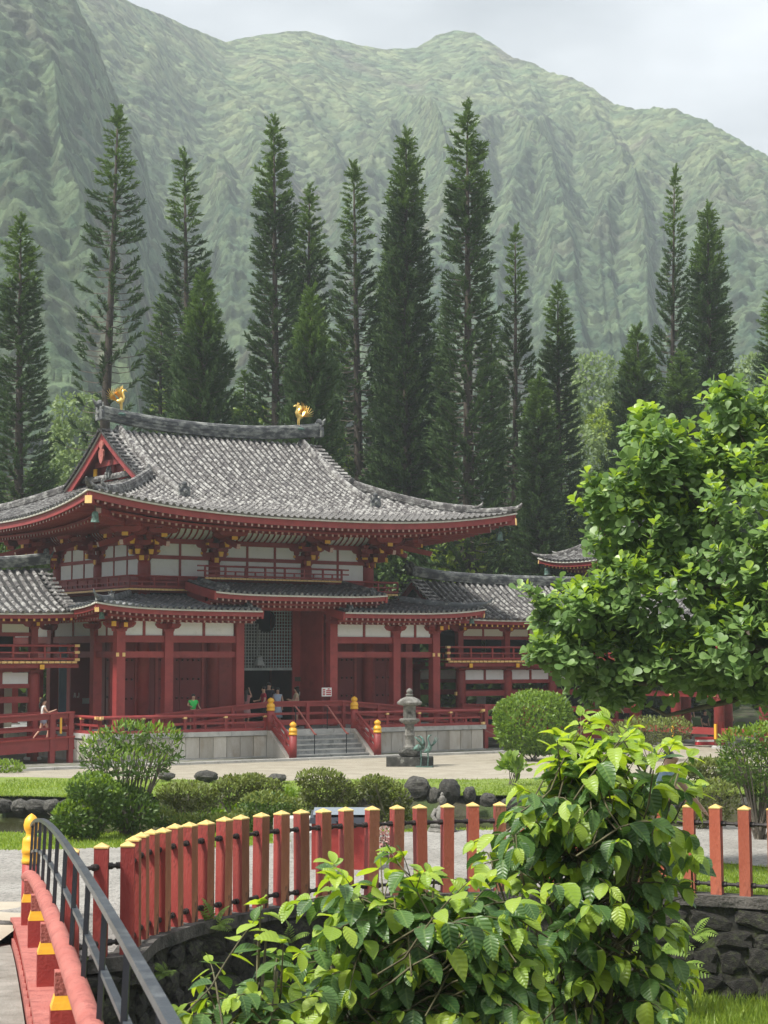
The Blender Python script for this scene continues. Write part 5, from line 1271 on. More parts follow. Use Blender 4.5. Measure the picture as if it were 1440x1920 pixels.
# forward arm of the right wing
arm = hall_empty('walkway_arm', 0, 0, 'forward arm of the right wing with red round columns over the court', 'covered walkway')
for v in (-1.0, -3.7, -6.4, -9.1, -11.8):
    for u in (25.7, 28.9):
        MB().lathe([(.235, .1), (.23, 3.3), (.19, 3.42)], (u, v, 0), 14).build('column', RED, arm, True); MB().lathe([(.36, -.05), (.34, .12), (.28, .16)], (u, v, 0), 14).build('column_foot', COPING, arm)
        pbox(arm, 'gilt_fitting', GOLDP, u-.32, u-.236, v-.07, v+.07, 2.28, 2.46)
        if v > -11:
            pbox(arm, 'tie_beam', RED, u-.07, u+.07, v-2.5, v-.2, 2.24, 2.48); pbox(arm, 'head_beam', RED, u-.08, u+.08, v-2.5, v-.2, 2.80, 2.97); pbox(arm, 'white_panel', WHITE, u-.03, u+.03, v-2.45, v-.25, 2.972, 3.4)
            pbox(arm, 'plate_beam', RED, u-.08, u+.08, v-2.5, v-.2, 3.41, 3.58)
            pbox(arm, 'low_beam', RED, u-.09, u+.09, v-2.5, v-.2, .62, .92) if u < 27 else None
for v in (-3.7,-6.4): pbox(arm, 'gilt_fitting', YELLOW, 25.38, 25.46, v-.12, v+.0, .45, 1.1)
pbox(arm, 'deck', DRED, 24.7, 29.9, -12.4, .3, 3.76, 3.86); pbox(arm, 'upper_wall', CREAM, 25.66, 25.74, -12, 0, 3.87, 5.4)
goldedge(arm, (24.66, -12.4), (24.66, .3), 3.80, .24, .08); balustrade(arm, [(24.75, -12.3), (24.75, .3)], 3.88, .56, postsp=1.25, w=.08)
gable_roof(arm, -13., .6, 27.3, 3.0, 5.68, 1.7, TILE, YEND, ax='v', ends=(True, False))
# corner pavilion
tw = hall_empty('corner_pavilion', 29.3, 3.4, 'small corner pavilion roof half hidden behind the round-leaved tree', 'pavilion')
for u in (-1.5, 1.5):
    for v in (-1.5, 1.5): pbox(tw, 'post', RED, u-.15, u+.15, v-.15, v+.15, 5.4, 8.3)
for a in ((-1.35, 1.35, -1.55, -1.45), (-1.35, 1.35, 1.45, 1.55)): pbox(tw, 'white_panel', WHITE, a[0], a[1], a[2], a[3], 7.0, 8.1)
for a in ((-1.55, -1.45), (1.45, 1.55)): pbox(tw, 'white_panel', WHITE, a[0], a[1], -1.35, 1.35, 7.0, 8.1)
for v in (-1.6, 1.6): pbox(tw, 'tie_beam', RED, -1.9, 1.9, v-.09, v+.09, 8.12, 8.3)
tr_ = part(tw, 'pavilion_roof')
hipgable(tr_, 0, 0, 3.3, 3.0, 8.65, 1.9, .32, 1.7, 1.35, 1.6, .3, TILE, big=False, endmat=YEND)
# ================================================================ RAMP BRIDGES to the hall
def ramp_bridge(u0, u1, z0, z1, v, label, posts, depth=1.6):
    rb = hall_empty('access_ramp', 0, 0, label, 'ramp', 'red wooden access ramps')
    for vv in (v, v+depth):
        pbeam(rb, 'top_rail', RED, (u0, vv, z0+1.0), (u1, vv, z1+1.0), .22, .06); pbeam(rb, 'upper_beam', RED, (u0, vv, z0+.88), (u1, vv, z1+.88), .09, .17)
        pbeam(rb, 'middle_rail', RED, (u0, vv, z0+.45), (u1, vv, z1+.45), .07, .10)
        pbeam(rb, 'side_beam', RED, (u0, vv, z0-.12), (u1, vv, z1-.12), .12, .52); pbeam(rb, 'edge_strip', BRED, (u0, vv-.05, z0+.10), (u1, vv-.05, z1+.10), .16, .07)
        for u in posts:
            zz = z0+(z1-z0)*(u-u0)/(u1-u0); pbox(rb, 'post', RED, u-.09, u+.09, vv-.11, vv+.11, -.05, zz+.965)
    pbeam(rb, 'deck', DRED, (u0, v+depth/2, z0+.02), (u1, v+depth/2, z1+.02), depth-.15, .10)
    return rb
ramp_bridge(-10.5, -2.2, .55, .93, -.75, 'left red wooden access ramp where the woman walks', [-10.4, -8.0, -5.6, -3.1, -2.35])
pbox(hall, 'gilt_fitting', YELLOW, -2.78, -2.7, -.80, -.76, 1.15, 1.75)
ramp_bridge(16.9, 26.0, .93, .62, -1.0, 'right red wooden access ramp passing behind the clipped round bush', [17.0, 19.3, 21.6, 23.9, 25.9])
# kerb of the court
kb = hall_empty('kerb', 0, 0, 'low grey stone kerb along the gravel in front of the hall', 'kerb')
for (a, b) in ((-7.5, 19.5),):
    n = 18
    for i in range(n): pbox(kb, 'kerb_stone', COPING, a+(b-a)*i/n+.01, a+(b-a)*(i+1)/n-.01, VB-.95, VB-.72, -.05, .13+.01*random.random())
WORN = pm('worn mossy paving', (.13, .13, .11), (.24, .23, .20), 1.4, .9, .5, 30, c3=(.09, .11, .04), s3=3, t3=(.5, .62))
o = MB().box(-16, 32, VB-.72, 8, -.1, .06).build('paved_apron', WORN); o.location = HW(0, 0); o.rotation_euler = (0, 0, HA); struct(o)
# ================================================================ FENCE AND RETAINING WALL
fence = empty('terrace_fence', fence_pts[0], 0, 'curved fence of red square posts with yellow caps along the gravel terrace', 'fence')
def post_mesh(side, hh=POSTH, w=.136):
    mb = MB(); r = w/2; c = .008
    # end faces red, outward (-y) face in the side material
    V = [(-r,-r,0),(r,-r,0),(r,r,0),(-r,r,0),(-r,-r,hh),(r,-r,hh),(r,r,hh),(-r,r,hh)]
    mb.v = V; mb.f = [(0,1,5,4),(1,2,6,5),(2,3,7,6),(3,0,4,7),(0,3,2,1)]; mb.m = [1,0,0,0,0]
    return mb.mesh('post', [FRED, side])
def cap_mesh(w=.144, h=.055):
    r = w/2; mb = MB(); mb.add([(-r,-r,0),(r,-r,0),(r,r,0),(-r,r,0),(-r,-r,.014),(r,-r,.014),(r,r,.014),(-r,r,.014),(0,0,h)], [(0,3,2,1),(0,1,5,4),(1,2,6,5),(2,3,7,6),(3,0,4,7),(4,5,8),(5,6,8),(6,7,8),(7,4,8)])
    return mb.mesh('cap', FINIAL2)
FINIAL2 = pm('yellow cap paint', (.56, .37, .10), (.68, .49, .19), 8., .5, .1, 40, c3=(.5, .35, .12), s3=9, t3=(.6, .7))
PMB, PMO, PMR = post_mesh(FBROWN), post_mesh(FORANGE), post_mesh(FRED); CAPM = cap_mesh()
allp = [lone2, lone]+fence_pts; f0 = fence_pts[0]
for i, p in enumerate(allp):
    a = allp[max(i-1, 0)]; b = allp[min(i+1, len(allp)-1)]
    if i <= 2: ang = 0.06
    else: t = (b-a); ang = math.atan2(t.y, t.x)
    me = PMR if i < 3 else (PMB if i < 19 else PMO)
    if i >= 19 and i % 5 == 2: me = PMB
    q = link('post', me, fence, loc=p-f0+Vector((0, 0, random.uniform(-.01, .008))), rot=(random.uniform(-.012, .012), random.uniform(-.012, .012), ang+random.uniform(-.04, .04)))
    link('cap', CAPM, q, loc=(0, 0, POSTH+.001))
PIPE = pm('tarred pipe', (.012, .010, .010), (.04, .03, .028), 9, .6, .3, 50)
for a, b in zip(allp[:-1], allp[1:]):
    for h in (.90, .16):
        d = (b-a); L = d.length; d.normalize()
        if L < .16: continue
        mb = MB(); mb.tube([a-f0+d*.055+Vector((0, 0, h)), b-f0-d*.055+Vector((0, 0, h))], .021, 8)
        for e_, s in ((a, 1), (b, -1)): mb.tube([e_-f0+d*s*.06+Vector((0, 0, h)), e_-f0+d*s*.12+Vector((0, 0, h))], .034, 8)
        mb.build('rail_pipe', PIPE, fence)
# rock meshes
def rock_mesh(seed, mat, blocky=.5, sub=2, amp=.18):
    import bmesh
    bm = bmesh.new(); bmesh.ops.create_icosphere(bm, subdivisions=sub, radius=1.)
    q = np.random.default_rng(seed); off = q.random(3)*50
    from mathutils import noise
    for v in bm.verts:
        d = v.co.normalized(); p = max(abs(d.x), abs(d.y), abs(d.z)); r = 1/(p*blocky+(1-blocky)); r *= 1/(1+.25*blocky)
        r *= 1+amp*noise.noise(d*1.6+Vector(off))+amp*.5*noise.noise(d*4+Vector(off)); v.co = d*r
    me = bpy.data.meshes.new('stone'); bm.to_mesh(me); bm.free(); me.materials.append(mat)
    return me
WST = [rock_mesh(i, WALLS, .85, 2, .30) for i in range(4)]
wall_ = empty('retaining_wall', f0, 0, 'dark mossy lava stone retaining wall below the curved post fence', 'wall')
wl_pts = [Vector(e) for e in edge[2:-2]]
# core and cap follow the line
def offset_line(pts, d):
    out = []
    for i, p in enumerate(pts):
        t = pts[min(i+1, len(pts)-1)]-pts[max(i-1, 0)]; n = Vector((t.y, -t.x, 0)).normalized(); out.append(p+n*d)
    return out
full = [Vector(e) for e in edge]
for nm, d0, d1, z0, z1, mt in (('core', .10, -.35, -1.3, PZ-.10, MOSSY), ('cap', .17, -.16, PZ-.098, PZ+.035, pm('wall cap concrete', (.055, .05, .045), (.12, .11, .10), 3, .95, .6, 25, c3=(.03, .03, .025), s3=4, t3=(.48, .6)))):
    A = offset_line(full, d0); B = offset_line(full, d1); mb = MB(); P = []
    for a, b in zip(A, B): P += [(a.x-f0.x, a.y-f0.y, z0-f0.z), (a.x-f0.x, a.y-f0.y, z1-f0.z), (b.x-f0.x, b.y-f0.y, z1-f0.z), (b.x-f0.x, b.y-f0.y, z0-f0.z)]
    mb.add(P, [tuple(4*i+q for q in (k,)) + (4*i+(k+1) % 4, 4*i+4+(k+1) % 4, 4*i+4+k) for i in range(len(A)-1) for k in range(4)]); mb.build(nm, mt, wall_)
lens = [0]
for a, b in zip(wl_pts[:-1], wl_pts[1:]): lens.append(lens[-1]+(b-a).length)
def along(s):
    i = int(np.searchsorted(lens, s))-1; i = max(0, min(i, len(wl_pts)-2)); t = (s-lens[i])/max(lens[i+1]-lens[i], 1e-6); p = wl_pts[i].lerp(wl_pts[i+1], t); d = wl_pts[i+1]-wl_pts[i]
    return p, Vector((d.y, -d.x, 0)).normalized()
z = PZ-.25; cnt = 0
while z > -.5 and cnt < 298:
    s = random.random()*.2; hgt = random.uniform(.12, .17)
    while s < lens[-1]-.1 and cnt < 298:
        w = random.uniform(.11, .32); p, n = along(s+w); 
        R = math.atan2(n.y, n.x)+math.pi/2
        link('stone', random.choice(WST), wall_, loc=p+n*random.uniform(.04, .085)+Vector((0, 0, z-PZ+random.uniform(-.03, .03)))-Vector((f0.x, f0.y, f0.z)), rot=(random.uniform(-.2, .2), random.uniform(-.35, .35), R+random.uniform(-.2, .2)), scale=(w*1.08, .13, hgt*random.uniform(.95, 1.25))); cnt += 1
        s += w*1.95
    z -= hgt*1.9

# ================================================================ ARCHED BRIDGE
bridge = empty('arched_bridge', (0, 0, 0), 0, 'arched footbridge with bleached red wooden railing and black steel handrail at lower left', 'bridge')
BY = np.array([-6, -3, 0, 3, 5.93, 8.25, 10.8, 12.5, 15.1, 16.7, 18.4, 19.9, 20.5]); BZr = np.array([2.45, 2.72, 2.88, 2.93, 2.92, 2.86, 2.79, 2.75, 2.62, 2.51, 2.36, 2.19, 2.12])
cf = np.polyfit(BY, BZr, 5)
def bzr(y): return float(np.polyval(cf, y))
def bx(y): return .576-.2203*y
Lb = Vector((-1, -.2203, 0)).normalized()             # towards the deck
def bp(y, dz, off=0): return Vector((bx(y), y, bzr(y)+dz))+Lb*off
YY = list(np.linspace(-5, 20.45, 48))
sweep(mb := MB(), [bp(y, 0) for y in YY], .042, .034); mb.build('steel_handrail', STEEL, bridge)
sweep(mb := MB(), [bp(y, -.30) for y in YY], .034, .026); mb.build('steel_mid_rail', STEEL, bridge)
mb = MB(); mb.tube([bp(y, -.56, .05) for y in YY], .062, 12); mb.build('round_rail', PINKRED, bridge, True)
y = -4.6; k = 0
while y < 20.4:
    MB().beam(bp(y, -.015), bp(y, -.53, .02), .026, .026, (0, 1, 0)).build('baluster', BLACK, bridge)
    y += 1.3
y = 10.4-2.45*6
while y < 20:
    c = bp(y, 0, .05); rot = math.atan2(Lb.y, Lb.x)
    def blk(nm, mat, z0, z1, w0, w1, off=0):
        mb = MB(); mb.add([(-w0,-w0,z0),(w0,-w0,z0),(w0,w0,z0),(-w0,w0,z0),(-w1,-w1,z1),(w1,-w1,z1),(w1,w1,z1),(-w1,w1,z1)], [(0,3,2,1),(4,5,6,7),(0,1,5,4),(1,2,6,5),(2,3,7,6),(3,0,4,7)])
        return link(nm, mb.mesh(nm, mat), bridge, loc=bp(y, 0, .085), rot=(0, 0, rot))
    blk('rail_support', PINKRED, -.70, -.57, .055, .055); blk('yellow_collar', FINIAL, -.775, -.701, .076, .055); blk('rail_post', BRED, -1.0, -.776, .078, .078)
    blk('lower_post', BRED, -1.24, -1.045, .06, .06)
    y += 2.45
sweep(mb := MB(), [bp(y, -1.02, .10) for y in YY], .24, .045); mb.build('plank_rail', PINKRED, bridge)
sweep(mb := MB(), [bp(y, -1.26, .10) for y in YY], .24, .10); mb.build('bottom_beam', PINKRED, bridge)
y = -4.7
while y < 20.2:
    MB().beam(bp(y, -1.21, .17), bp(y, -1.045, .17), .05, .05, (0, 1, 0)).build('spindle', BRED, bridge); y += .44
def bdeck(off0, off1, dz, th, nm, mat, y0=-5, y1=20.45):
    P = []; Ys = np.linspace(y0, y1, 40)
    for y in Ys:
        for o_, z_ in ((off0, dz), (off1, dz), (off1, dz-th), (off0, dz-th)): P.append(bp(y, z_, o_))
    mb = MB(); mb.add(P, [(4*i+k, 4*i+(k+1) % 4, 4*i+4+(k+1) % 4, 4*i+4+k) for i in range(len(Ys)-1) for k in range(4)]+[(0, 1, 2, 3), (len(P)-4, len(P)-3, len(P)-2, len(P)-1)]); return mb.build(nm, mat, bridge)
bdeck(.235, 3.4, -1.27, .22, 'deck', CONC); bdeck(-.06, .22, -1.32, .42, 'side_girder', BRED)
nw = bp(20.62, 0, .0); 
MB().lathe([(.105, PZ-.1), (.10, 1.69)], (nw.x, nw.y, 0), 16).build('newel_post', BRED, bridge, True)
MB().lathe([(r_*.82, z_-.03) for r_, z_ in [(.128, 1.721), (.13, 1.76), (.12, 1.77), (.12, 1.83), (.13, 1.84), (.13, 1.88), (.12, 1.89), (.12, 1.96), (.112, 2.0), (.075, 2.02), (.07, 2.06), (.10, 2.10), (.108, 2.15), (.09, 2.21), (.05, 2.25), (.005, 2.275)]], (nw.x, nw.y, 0), 18).build('gold_finial', FINIAL, bridge, True)
# paved landing beyond the bridge
PAVE = pm('sandy landing', (.36, .31, .24), (.44, .39, .31), 1., .95, .5, 40)
a = nw; mb = MB(); mb.add([(a.x-4, a.y-2.5, PZ+.03), (a.x-.0, a.y-2.6, PZ+.03), (a.x+.0, a.y+1.4, PZ+.03), (a.x-4, a.y+1.4, PZ+.03)], [(0, 1, 2, 3)]); struct(mb.build('landing', PAVE))

# ================================================================ SHRUBS
L_YOUNG = leafmat('young broad shrub leaf', (.22, .35, .04), (.38, .50, .07), .38, .42, .5, True)
L_OLD = leafmat('mature broad shrub leaf', (.035, .09, .025), (.09, .175, .045), .36, .30, .45, True)
C_OLD = leafmat('round thick leaf', (.10, .185, .055), (.20, .31, .10), .44, .34, .5)
C_NEW = leafmat('young round leaf', (.20, .33, .045), (.33, .46, .07), .36, .40, .5)
OV_V, OV_T, OV_U = leaf_tpl([(0, .02), (.12, .17), (.32, .31), (.55, .34), (.78, .25), (.92, .11), (1., .008)], .30, .30)
RD_V, RD_T, RD_U = leaf_tpl([(0, .05), (.3, .17), (.62, .36), (.85, .37), (.97, .24), (1.02, .05)], .12, .10)
OVM = {m.name: npmesh('leaf', OV_V, OV_T, m, True, OV_U) for m in (L_YOUNG, L_OLD)}
RDM = {m.name: npmesh('leaf', RD_V, RD_T, m, True, RD_U) for m in (C_OLD, C_NEW)}
def leaves_to_objects(parent, base, P, D, N, S, young, tv, tf, tu, mats, meshes, order, nobj=300):
    """the nobj first of order become leaf objects, the rest one mesh of kind stuff"""
    M = frames(D, N); P = P-np.array(base)[None]; S = np.asarray(S)[:, None]*np.stack([rng.uniform(.82, 1.15, len(S)), np.ones(len(S)), rng.uniform(.3, 2.2, len(S))], 1)
    for i in order[:nobj]:
        m = M[i]*S[i]; m4 = Matrix(((m[0,0], m[0,1], m[0,2], P[i,0]), (m[1,0], m[1,1], m[1,2], P[i,1]), (m[2,0], m[2,1], m[2,2], P[i,2]), (0, 0, 0, 1)))
        link('leaf', meshes[mats[int(young[i])].name], parent, mat4=m4)
    rest = np.array(order[nobj:])
    if len(rest) == 0: return
    Vs = []; Fs = []; Us = []; Is = []; o = 0
    for k in (0, 1):
        r_ = rest[young[rest] == k]
        if len(r_) == 0: continue
        V, Fa, U = scatter(tv, tf, P[r_], M[r_], S[r_], tu); Vs.append(V); Fs.append(Fa+o); Us.append(U); Is.append(np.full(len(Fa), k, dtype=np.int32)); o += len(V)
    me = npmesh('foliage', np.concatenate(Vs), np.concatenate(Fs), mats, True, np.concatenate(Us)); me.polygons.foreach_set('material_index', np.concatenate(Is))
    link('foliage', me, parent)['kind'] = 'stuff'
def big_shrub(label, stem_px, Yc, lobes, twigs_per, seed, leaf=.138, gz=-.2, youngtop=.5, dY=.30):
    q = np.random.default_rng(seed); base = at(stem_px, 1700, Yc); base = Vector((base.x, Yc, gz))
    e_ = empty('broad_leaved_shrub', base, 0, label, 'shrub', 'broad-leaved shrubs in the foreground')
    P = []; D = []; N = []; S = []; Yg = []; W = MB(); tip_z = max(at(l[0], l[1]-l[3], Yc).z for l in lobes)
    for (cx, cy, rx, ry) in lobes:
        c = at(cx, cy, Yc); axis = Vector((base.x+(c.x-base.x)*.45, Yc, 0)); k_ = max(3, int(twigs_per*2.9*rx*ry/9000))
        # limb from the stem to the lobe centre
        if c.z > .4:
            s0 = Vector((base.x, Yc, gz)); mid = Vector((base.x+(c.x-base.x)*.35, Yc+q.normal()*.08, c.z*.55)); lp = [s0, mid, Vector((c.x, Yc, c.z-.06))]
            W.tube([p-base for p in lp], [.024, .016, .006], 6)
        for t in range(k_):
            a = q.uniform(0, 2*math.pi); rr = math.sqrt(q.random()); tx = cx+rx*rr*math.cos(a); ty = cy+ry*rr*math.sin(a); yy = Yc+q.normal()*dY
            tip = at(tx, ty, yy); out = Vector((tip.x-base.x, (yy-Yc)*1.3, 0)); out = out.normalized() if out.length > .05 else Vector((q.normal(), q.normal(), 0)).normalized()
            out = (out+Vector((q.normal()*.45, q.normal()*.45, 0))).normalized()
            high = (tip.z-(c.z-.1)) > 0 and rr > .5; top = (tip.z > tip_z-.32)
            up0 = q.uniform(.5, 1.1) if not top else q.uniform(1.0, 2.0); L = q.uniform(.34, .60); n = int(L/.062); d = (out+Vector((0, 0, up0))).normalized()
            st = tip-(out*L*.8+Vector((0, 0, L*(.25 if not top else .7)))); pos = st.copy(); pts = [pos-base]; sag = q.uniform(.10, .22) if not top else .05
            side = Vector((0, 0, 1)).cross(d).normalized(); sg = 1; hue = q.random()
            for i in range(n):
                pos = pos+d*(L/n); d = (d+Vector((0, 0, -sag))).normalized(); pts.append(pos-base)
                if i < 1: continue
                f = i/n; side = Vector((0, 0, 1)).cross(d); side = side.normalized() if side.length > .1 else Vector((1, 0, 0))
                ld = side*sg*(.9-.35*f)+d*(.35+.5*f)+Vector((0, 0, -.42+.25*q.normal())); ld += Vector(q.normal(size=3)*.16)
                nn = Vector((0, 0, 1.))+side*sg*.45+d*.2+Vector(q.normal(size=3)*.22)
                P.append(pos+side*sg*.015); D.append(ld); N.append(nn); sz = leaf*(.72+.5*math.sin(math.pi*min(1, f*.9+.12)))*q.uniform(.8, 1.12); S.append(sz)
                pr = youngtop*(.10+.9*(f > .55)*(1. if high or top else .35)+(.5 if top else 0)+(.35 if hue > .8 else 0)); Yg.append(1 if q.random() < pr else 0); sg = -sg
            for k in range(3):
                P.append(pos); D.append(d+Vector(q.normal(size=3)*.45)); N.append(Vector((0, -.3, 1))+Vector(q.normal(size=3)*.4)); S.append(leaf*q.uniform(.45, .75)); Yg.append(1 if q.random() < .3+youngtop*.8 else 0)
            W.tube(pts[::2]+[pts[-1]], list(np.linspace(.007, .002, len(pts[::2])+1)), 4, False)
            W.tube([st-base-Vector((out.x*.16, out.y*.16, .10)), st-base], [.006, .005], 4, False)
    W.build('stems', TWIG, e_, True)
    P = np.array(P); D = np.array(D); N = np.array(N); S = np.array(S); Yg = np.array(Yg)
    order = list(np.argsort(P[:, 1]-(P[:, 2])*.15-S*2)); leaves_to_objects(e_, base, P, D, N, S, Yg, OV_V, OV_T, OV_U, [L_OLD, L_YOUNG], OVM, order)
    return e_
big_shrub('tall upright broad-leaved shrub with bright young top in front of the fence', 1095, 11.6,
 [(1095,1385,48,48),(1120,1400,60,45),(1085,1440,75,50),(1095,1425,70,75),(1110,1500,110,60),(1000,1500,70,45),(960,1545,60,40),(1210,1425,70,40),(1225,1400,55,25),(1275,1418,28,18),(1230,1510,90,50),(1150,1590,130,60),(1020,1600,100,60),(1250,1600,70,60),(1100,1700,120,70),(1210,1720,90,70),(1130,1810,130,70),(1220,1840,80,60),(1080,1890,130,50),(930,1620,50,40)], 7.5, 3, youngtop=.62)
big_shrub('wide spreading broad-leaved shrub with fresh yellow green shoots at the bottom centre', 760, 10.6,
 [(650,1640,55,45),(620,1700,60,50),(740,1660,70,50),(815,1620,35,50),(860,1680,80,50),(950,1690,80,50),(700,1750,110,50),(830,1770,110,60),(960,1770,90,60),(620,1790,60,50),(680,1830,110,60),(830,1860,120,60),(960,1860,100,60),(580,1860,70,60),(720,1900,150,40),(1000,1820,60,50)], 7.0, 4, youngtop=.55)
big_shrub('low small broad-leaved shrub beside the bridge handrail at the lower left', 450, 9.6,
 [(385,1850,45,28),(500,1730,32,55),(520,1800,45,40),(450,1870,80,35),(560,1860,50,40),(370,1905,45,25),(500,1905,90,30)], 6.0, 5, youngtop=.7, leaf=.12)

# ---- round-leaved tree at the right
def clusia():
    q = np.random.default_rng(21); Yc = 25.; bp_ = Vector((6.9, Yc+.5, PZ-.02))
    e_ = empty('round_leaved_tree', bp_, 0, 'large dense tree with round glossy leaves filling the right side', 'tree')
    lob = [(1440,1000,200,190,2.6),(1300,900,110,85,1.2),(1240,850,55,60,.6),(1400,830,80,80,1.2),(1200,985,105,70,1.0),(1150,930,45,40,.5),(1085,1140,75,42,.8),(1060,1220,62,35,.6),(1200,1095,90,62,1.2),(1150,1230,100,55,1.1),(1260,1130,140,100,1.8),(1300,1225,150,58,1.7),(1440,1200,160,85,2.2),(1560,1100,180,200,3.),(1600,900,130,130,2.),(1470,770,55,50,.7),(1040,1180,40,50,.5),(1205,800,28,40,.3),(1365,760,28,40,.3),(1150,1290,60,34,.8),(1430,1275,100,30,1.2)]
    lobes = []
    for (x, y, rx, ry, d) in lob:
        c = at(x, y, Yc+q.normal()*.25); lobes.append((c.x, c.y, c.z, rx/F*Yc, d, ry/F*Yc))
    lobes = [(a[0], a[1], a[2], a[3], max(a[4]*.62, .35), a[5]) for a in lobes]
    P, N = lobed_points(q, lobes, 6800, .34); keep = (P[:, 1] < Yc+.9) | (q.random(len(P)) < .45); P = P[keep]; N = N[keep]
    P = P+N*np.abs(q.normal(size=len(P)))[:, None]*.06
    # straggling shoots
    tips = [(1100,880,1130,950),(1193,770,1215,830),(1387,710,1385,770),(985,1100,1040,1130),(985,1220,1030,1230),(1110,1010,1160,1030),(1170,885,1210,900),(1325,800,1330,840),(1000,1160,1040,1170)]
    ex_ = []; en_ = []; W = MB()
    for (x, y, x2, y2) in tips:
        a = at(x2, y2, Yc-.2); b = at(x, y, Yc-.3); W.tube([a-bp_, b-bp_], [.012, .005], 5)
        for t in np.linspace(.15, 1, 5): ex_.append(a.lerp(b, t)); en_.append((b-a).normalized()+Vector(q.normal(size=3)*.25))
    for i in q.choice(len(P), 90, replace=False):
        if P[i][1] > Yc+.8: continue
        a = Vector(P[i]); d = (Vector(N[i])*.9+Vector((0, 0, .5))+Vector(q.normal(size=3)*.35)).normalized(); L = q.uniform(.25, .6); W.tube([a-bp_, a+d*L-bp_], [.010, .004], 4)
        for t in np.linspace(.35, 1, 3): ex_.append(a+d*L*t); en_.append(d+Vector(q.normal(size=3)*.2))
    P = np.concatenate([P, np.array(ex_)]); N = np.concatenate([N, np.array(en_)])
    axis = nrmz(N*.75+np.array([0, 0, .75])+q.normal(size=P.shape)*.35)
    LP = []; LD = []; LN = []; LS = []; LY = []
    new = (N[:, 2] > .15) & (q.random(len(P)) < .62)
    for i in range(len(P)):
        ax = axis[i]; t = np.cross(ax, [0, 0, 1.]) if abs(ax[2]) < .95 else np.array([1., 0, 0]); t = t/np.linalg.norm(t); b = np.cross(ax, t); n = q.integers(5, 8); a0 = q.random()*6.28
        for k in range(n):
            a = a0+k*2.4; rad = t*math.cos(a)+b*math.sin(a); open_ = .45+.75*(1-k/n)
            LP.append(P[i]-ax*.06*(1-k/n)*2); LD.append(ax*(1.1-open_*.55)+rad*open_); LN.append(ax-rad*.5); LS.append(.162*q.uniform(.75, 1.12)*(1-.25*k/n)); LY.append(1 if (new[i] and k > n*.35) else 0)
    LP = np.array(LP); LD = np.array(LD); LN = np.array(LN); LS = np.array(LS); LY = np.array(LY)
    order = list(np.argsort(LP[:, 1]+np.where(LP[:, 0] > 5.4, 3, 0)-LS*3))
    leaves_to_objects(e_, bp_, LP, LD, LN, LS, LY, RD_V, RD_T, RD_U, [C_OLD, C_NEW], RDM, order)
    W.tube([(0, 0, -.1), (-.1, 0, 1.2), (.1, 0, 2.4)], [.22, .18, .15], 10)
    for L in lobes:
        c = Vector(L[:3])-bp_; W.tube([(.0, 0, 1.5), (c.x*.4, c.y*.3, 1.6+c.z*.35), (c.x*.8, c.y*.8, c.z*.85), (c.x, c.y, c.z)], [.10, .06, .03, .01], 6)
    W.build('trunk', ROOTB, e_, True)
clusia()

# ---- small-leaved shrubs
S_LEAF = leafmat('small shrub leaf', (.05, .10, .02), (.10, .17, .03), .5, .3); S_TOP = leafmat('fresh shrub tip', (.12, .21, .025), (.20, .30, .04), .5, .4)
S_DULL = leafmat('olive azalea leaf', (.06, .075, .02), (.12, .14, .035), .6, .25); S_DTOP = leafmat('azalea tip', (.12, .16, .03), (.19, .23, .05), .6, .3)
B_LEAF = leafmat('round bush leaf', (.10, .19, .02), (.17, .28, .03), .45, .35)
SM_V, SM_T, _u = leaf_tpl([(0, .05), (.35, .24), (.7, .22), (1., .02)], .2, .15)
SL_V, SL_T, _u = leaf_tpl([(0, .04), (.4, .15), (.8, .11), (1., .01)], .2, .2)
def shrub(name, label, cat, x, ybase, Y, lobes, n, leaf, mats, seed, group=None, slim=False, stems=6, ztop=None, shell=.35, updir=.6, gz=None):
    """lobes in photo px: (cx, cy, rx, ry)"""
    q = np.random.default_rng(seed); base = at(x, ybase, Y); gz = base.z if gz is None else gz; base = Vector((base.x, Y, gz))
    e_ = empty(name, base, 0, label, cat, group); LB = []
    for (cx, cy, rx, ry) in lobes:
        c = at(cx, cy, Y+q.normal()*.05); r = rx/F*Y; LB.append((c.x, c.y, c.z, r, r*.85, ry/F*Y))
    P, N = lobed_points(q, LB, n, shell); zr = P[:, 2]; lo, hi = zr.min(), zr.max()
    D = nrmz(N*.7+np.array([0, 0, updir])+q.normal(size=P.shape)*.5); U = nrmz(N+q.normal(size=P.shape)*.6+np.array([0, -.2, .4]))
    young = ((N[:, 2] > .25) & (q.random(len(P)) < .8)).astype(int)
    P2 = P-np.array(base); tv, tf = (SL_V, SL_T) if slim else (SM_V, SM_T); M = frames(D, U); S = leaf*q.uniform(.7, 1.2, len(P))
    Vs = []; Fs = []; Is = []; o = 0
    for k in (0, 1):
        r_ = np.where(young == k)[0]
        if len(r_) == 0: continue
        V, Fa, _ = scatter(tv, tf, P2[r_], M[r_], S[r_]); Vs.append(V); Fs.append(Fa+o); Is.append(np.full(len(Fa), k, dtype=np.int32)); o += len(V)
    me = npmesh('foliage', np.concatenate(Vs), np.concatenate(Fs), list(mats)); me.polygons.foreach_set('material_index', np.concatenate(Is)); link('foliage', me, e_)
    W = MB()
    for i in range(stems):
        L = LB[i % len(LB)]; c = Vector(L[:3])-base; j = Vector((q.normal()*L[3]*.4, q.normal()*L[4]*.4, 0)); s0 = Vector((q.normal()*.05, q.normal()*.05, -.05))
        W.tube([s0, s0.lerp(c+j, .5)+Vector((0, 0, -.05)), c+j], [.022, .015, .006], 5)
        W.tube([s0.lerp(c+j, .55), c+j*1.8+Vector((0, 0, L[5]*.3))], [.012, .004], 4)
    W.build('stems', ROOTB, e_); return e_
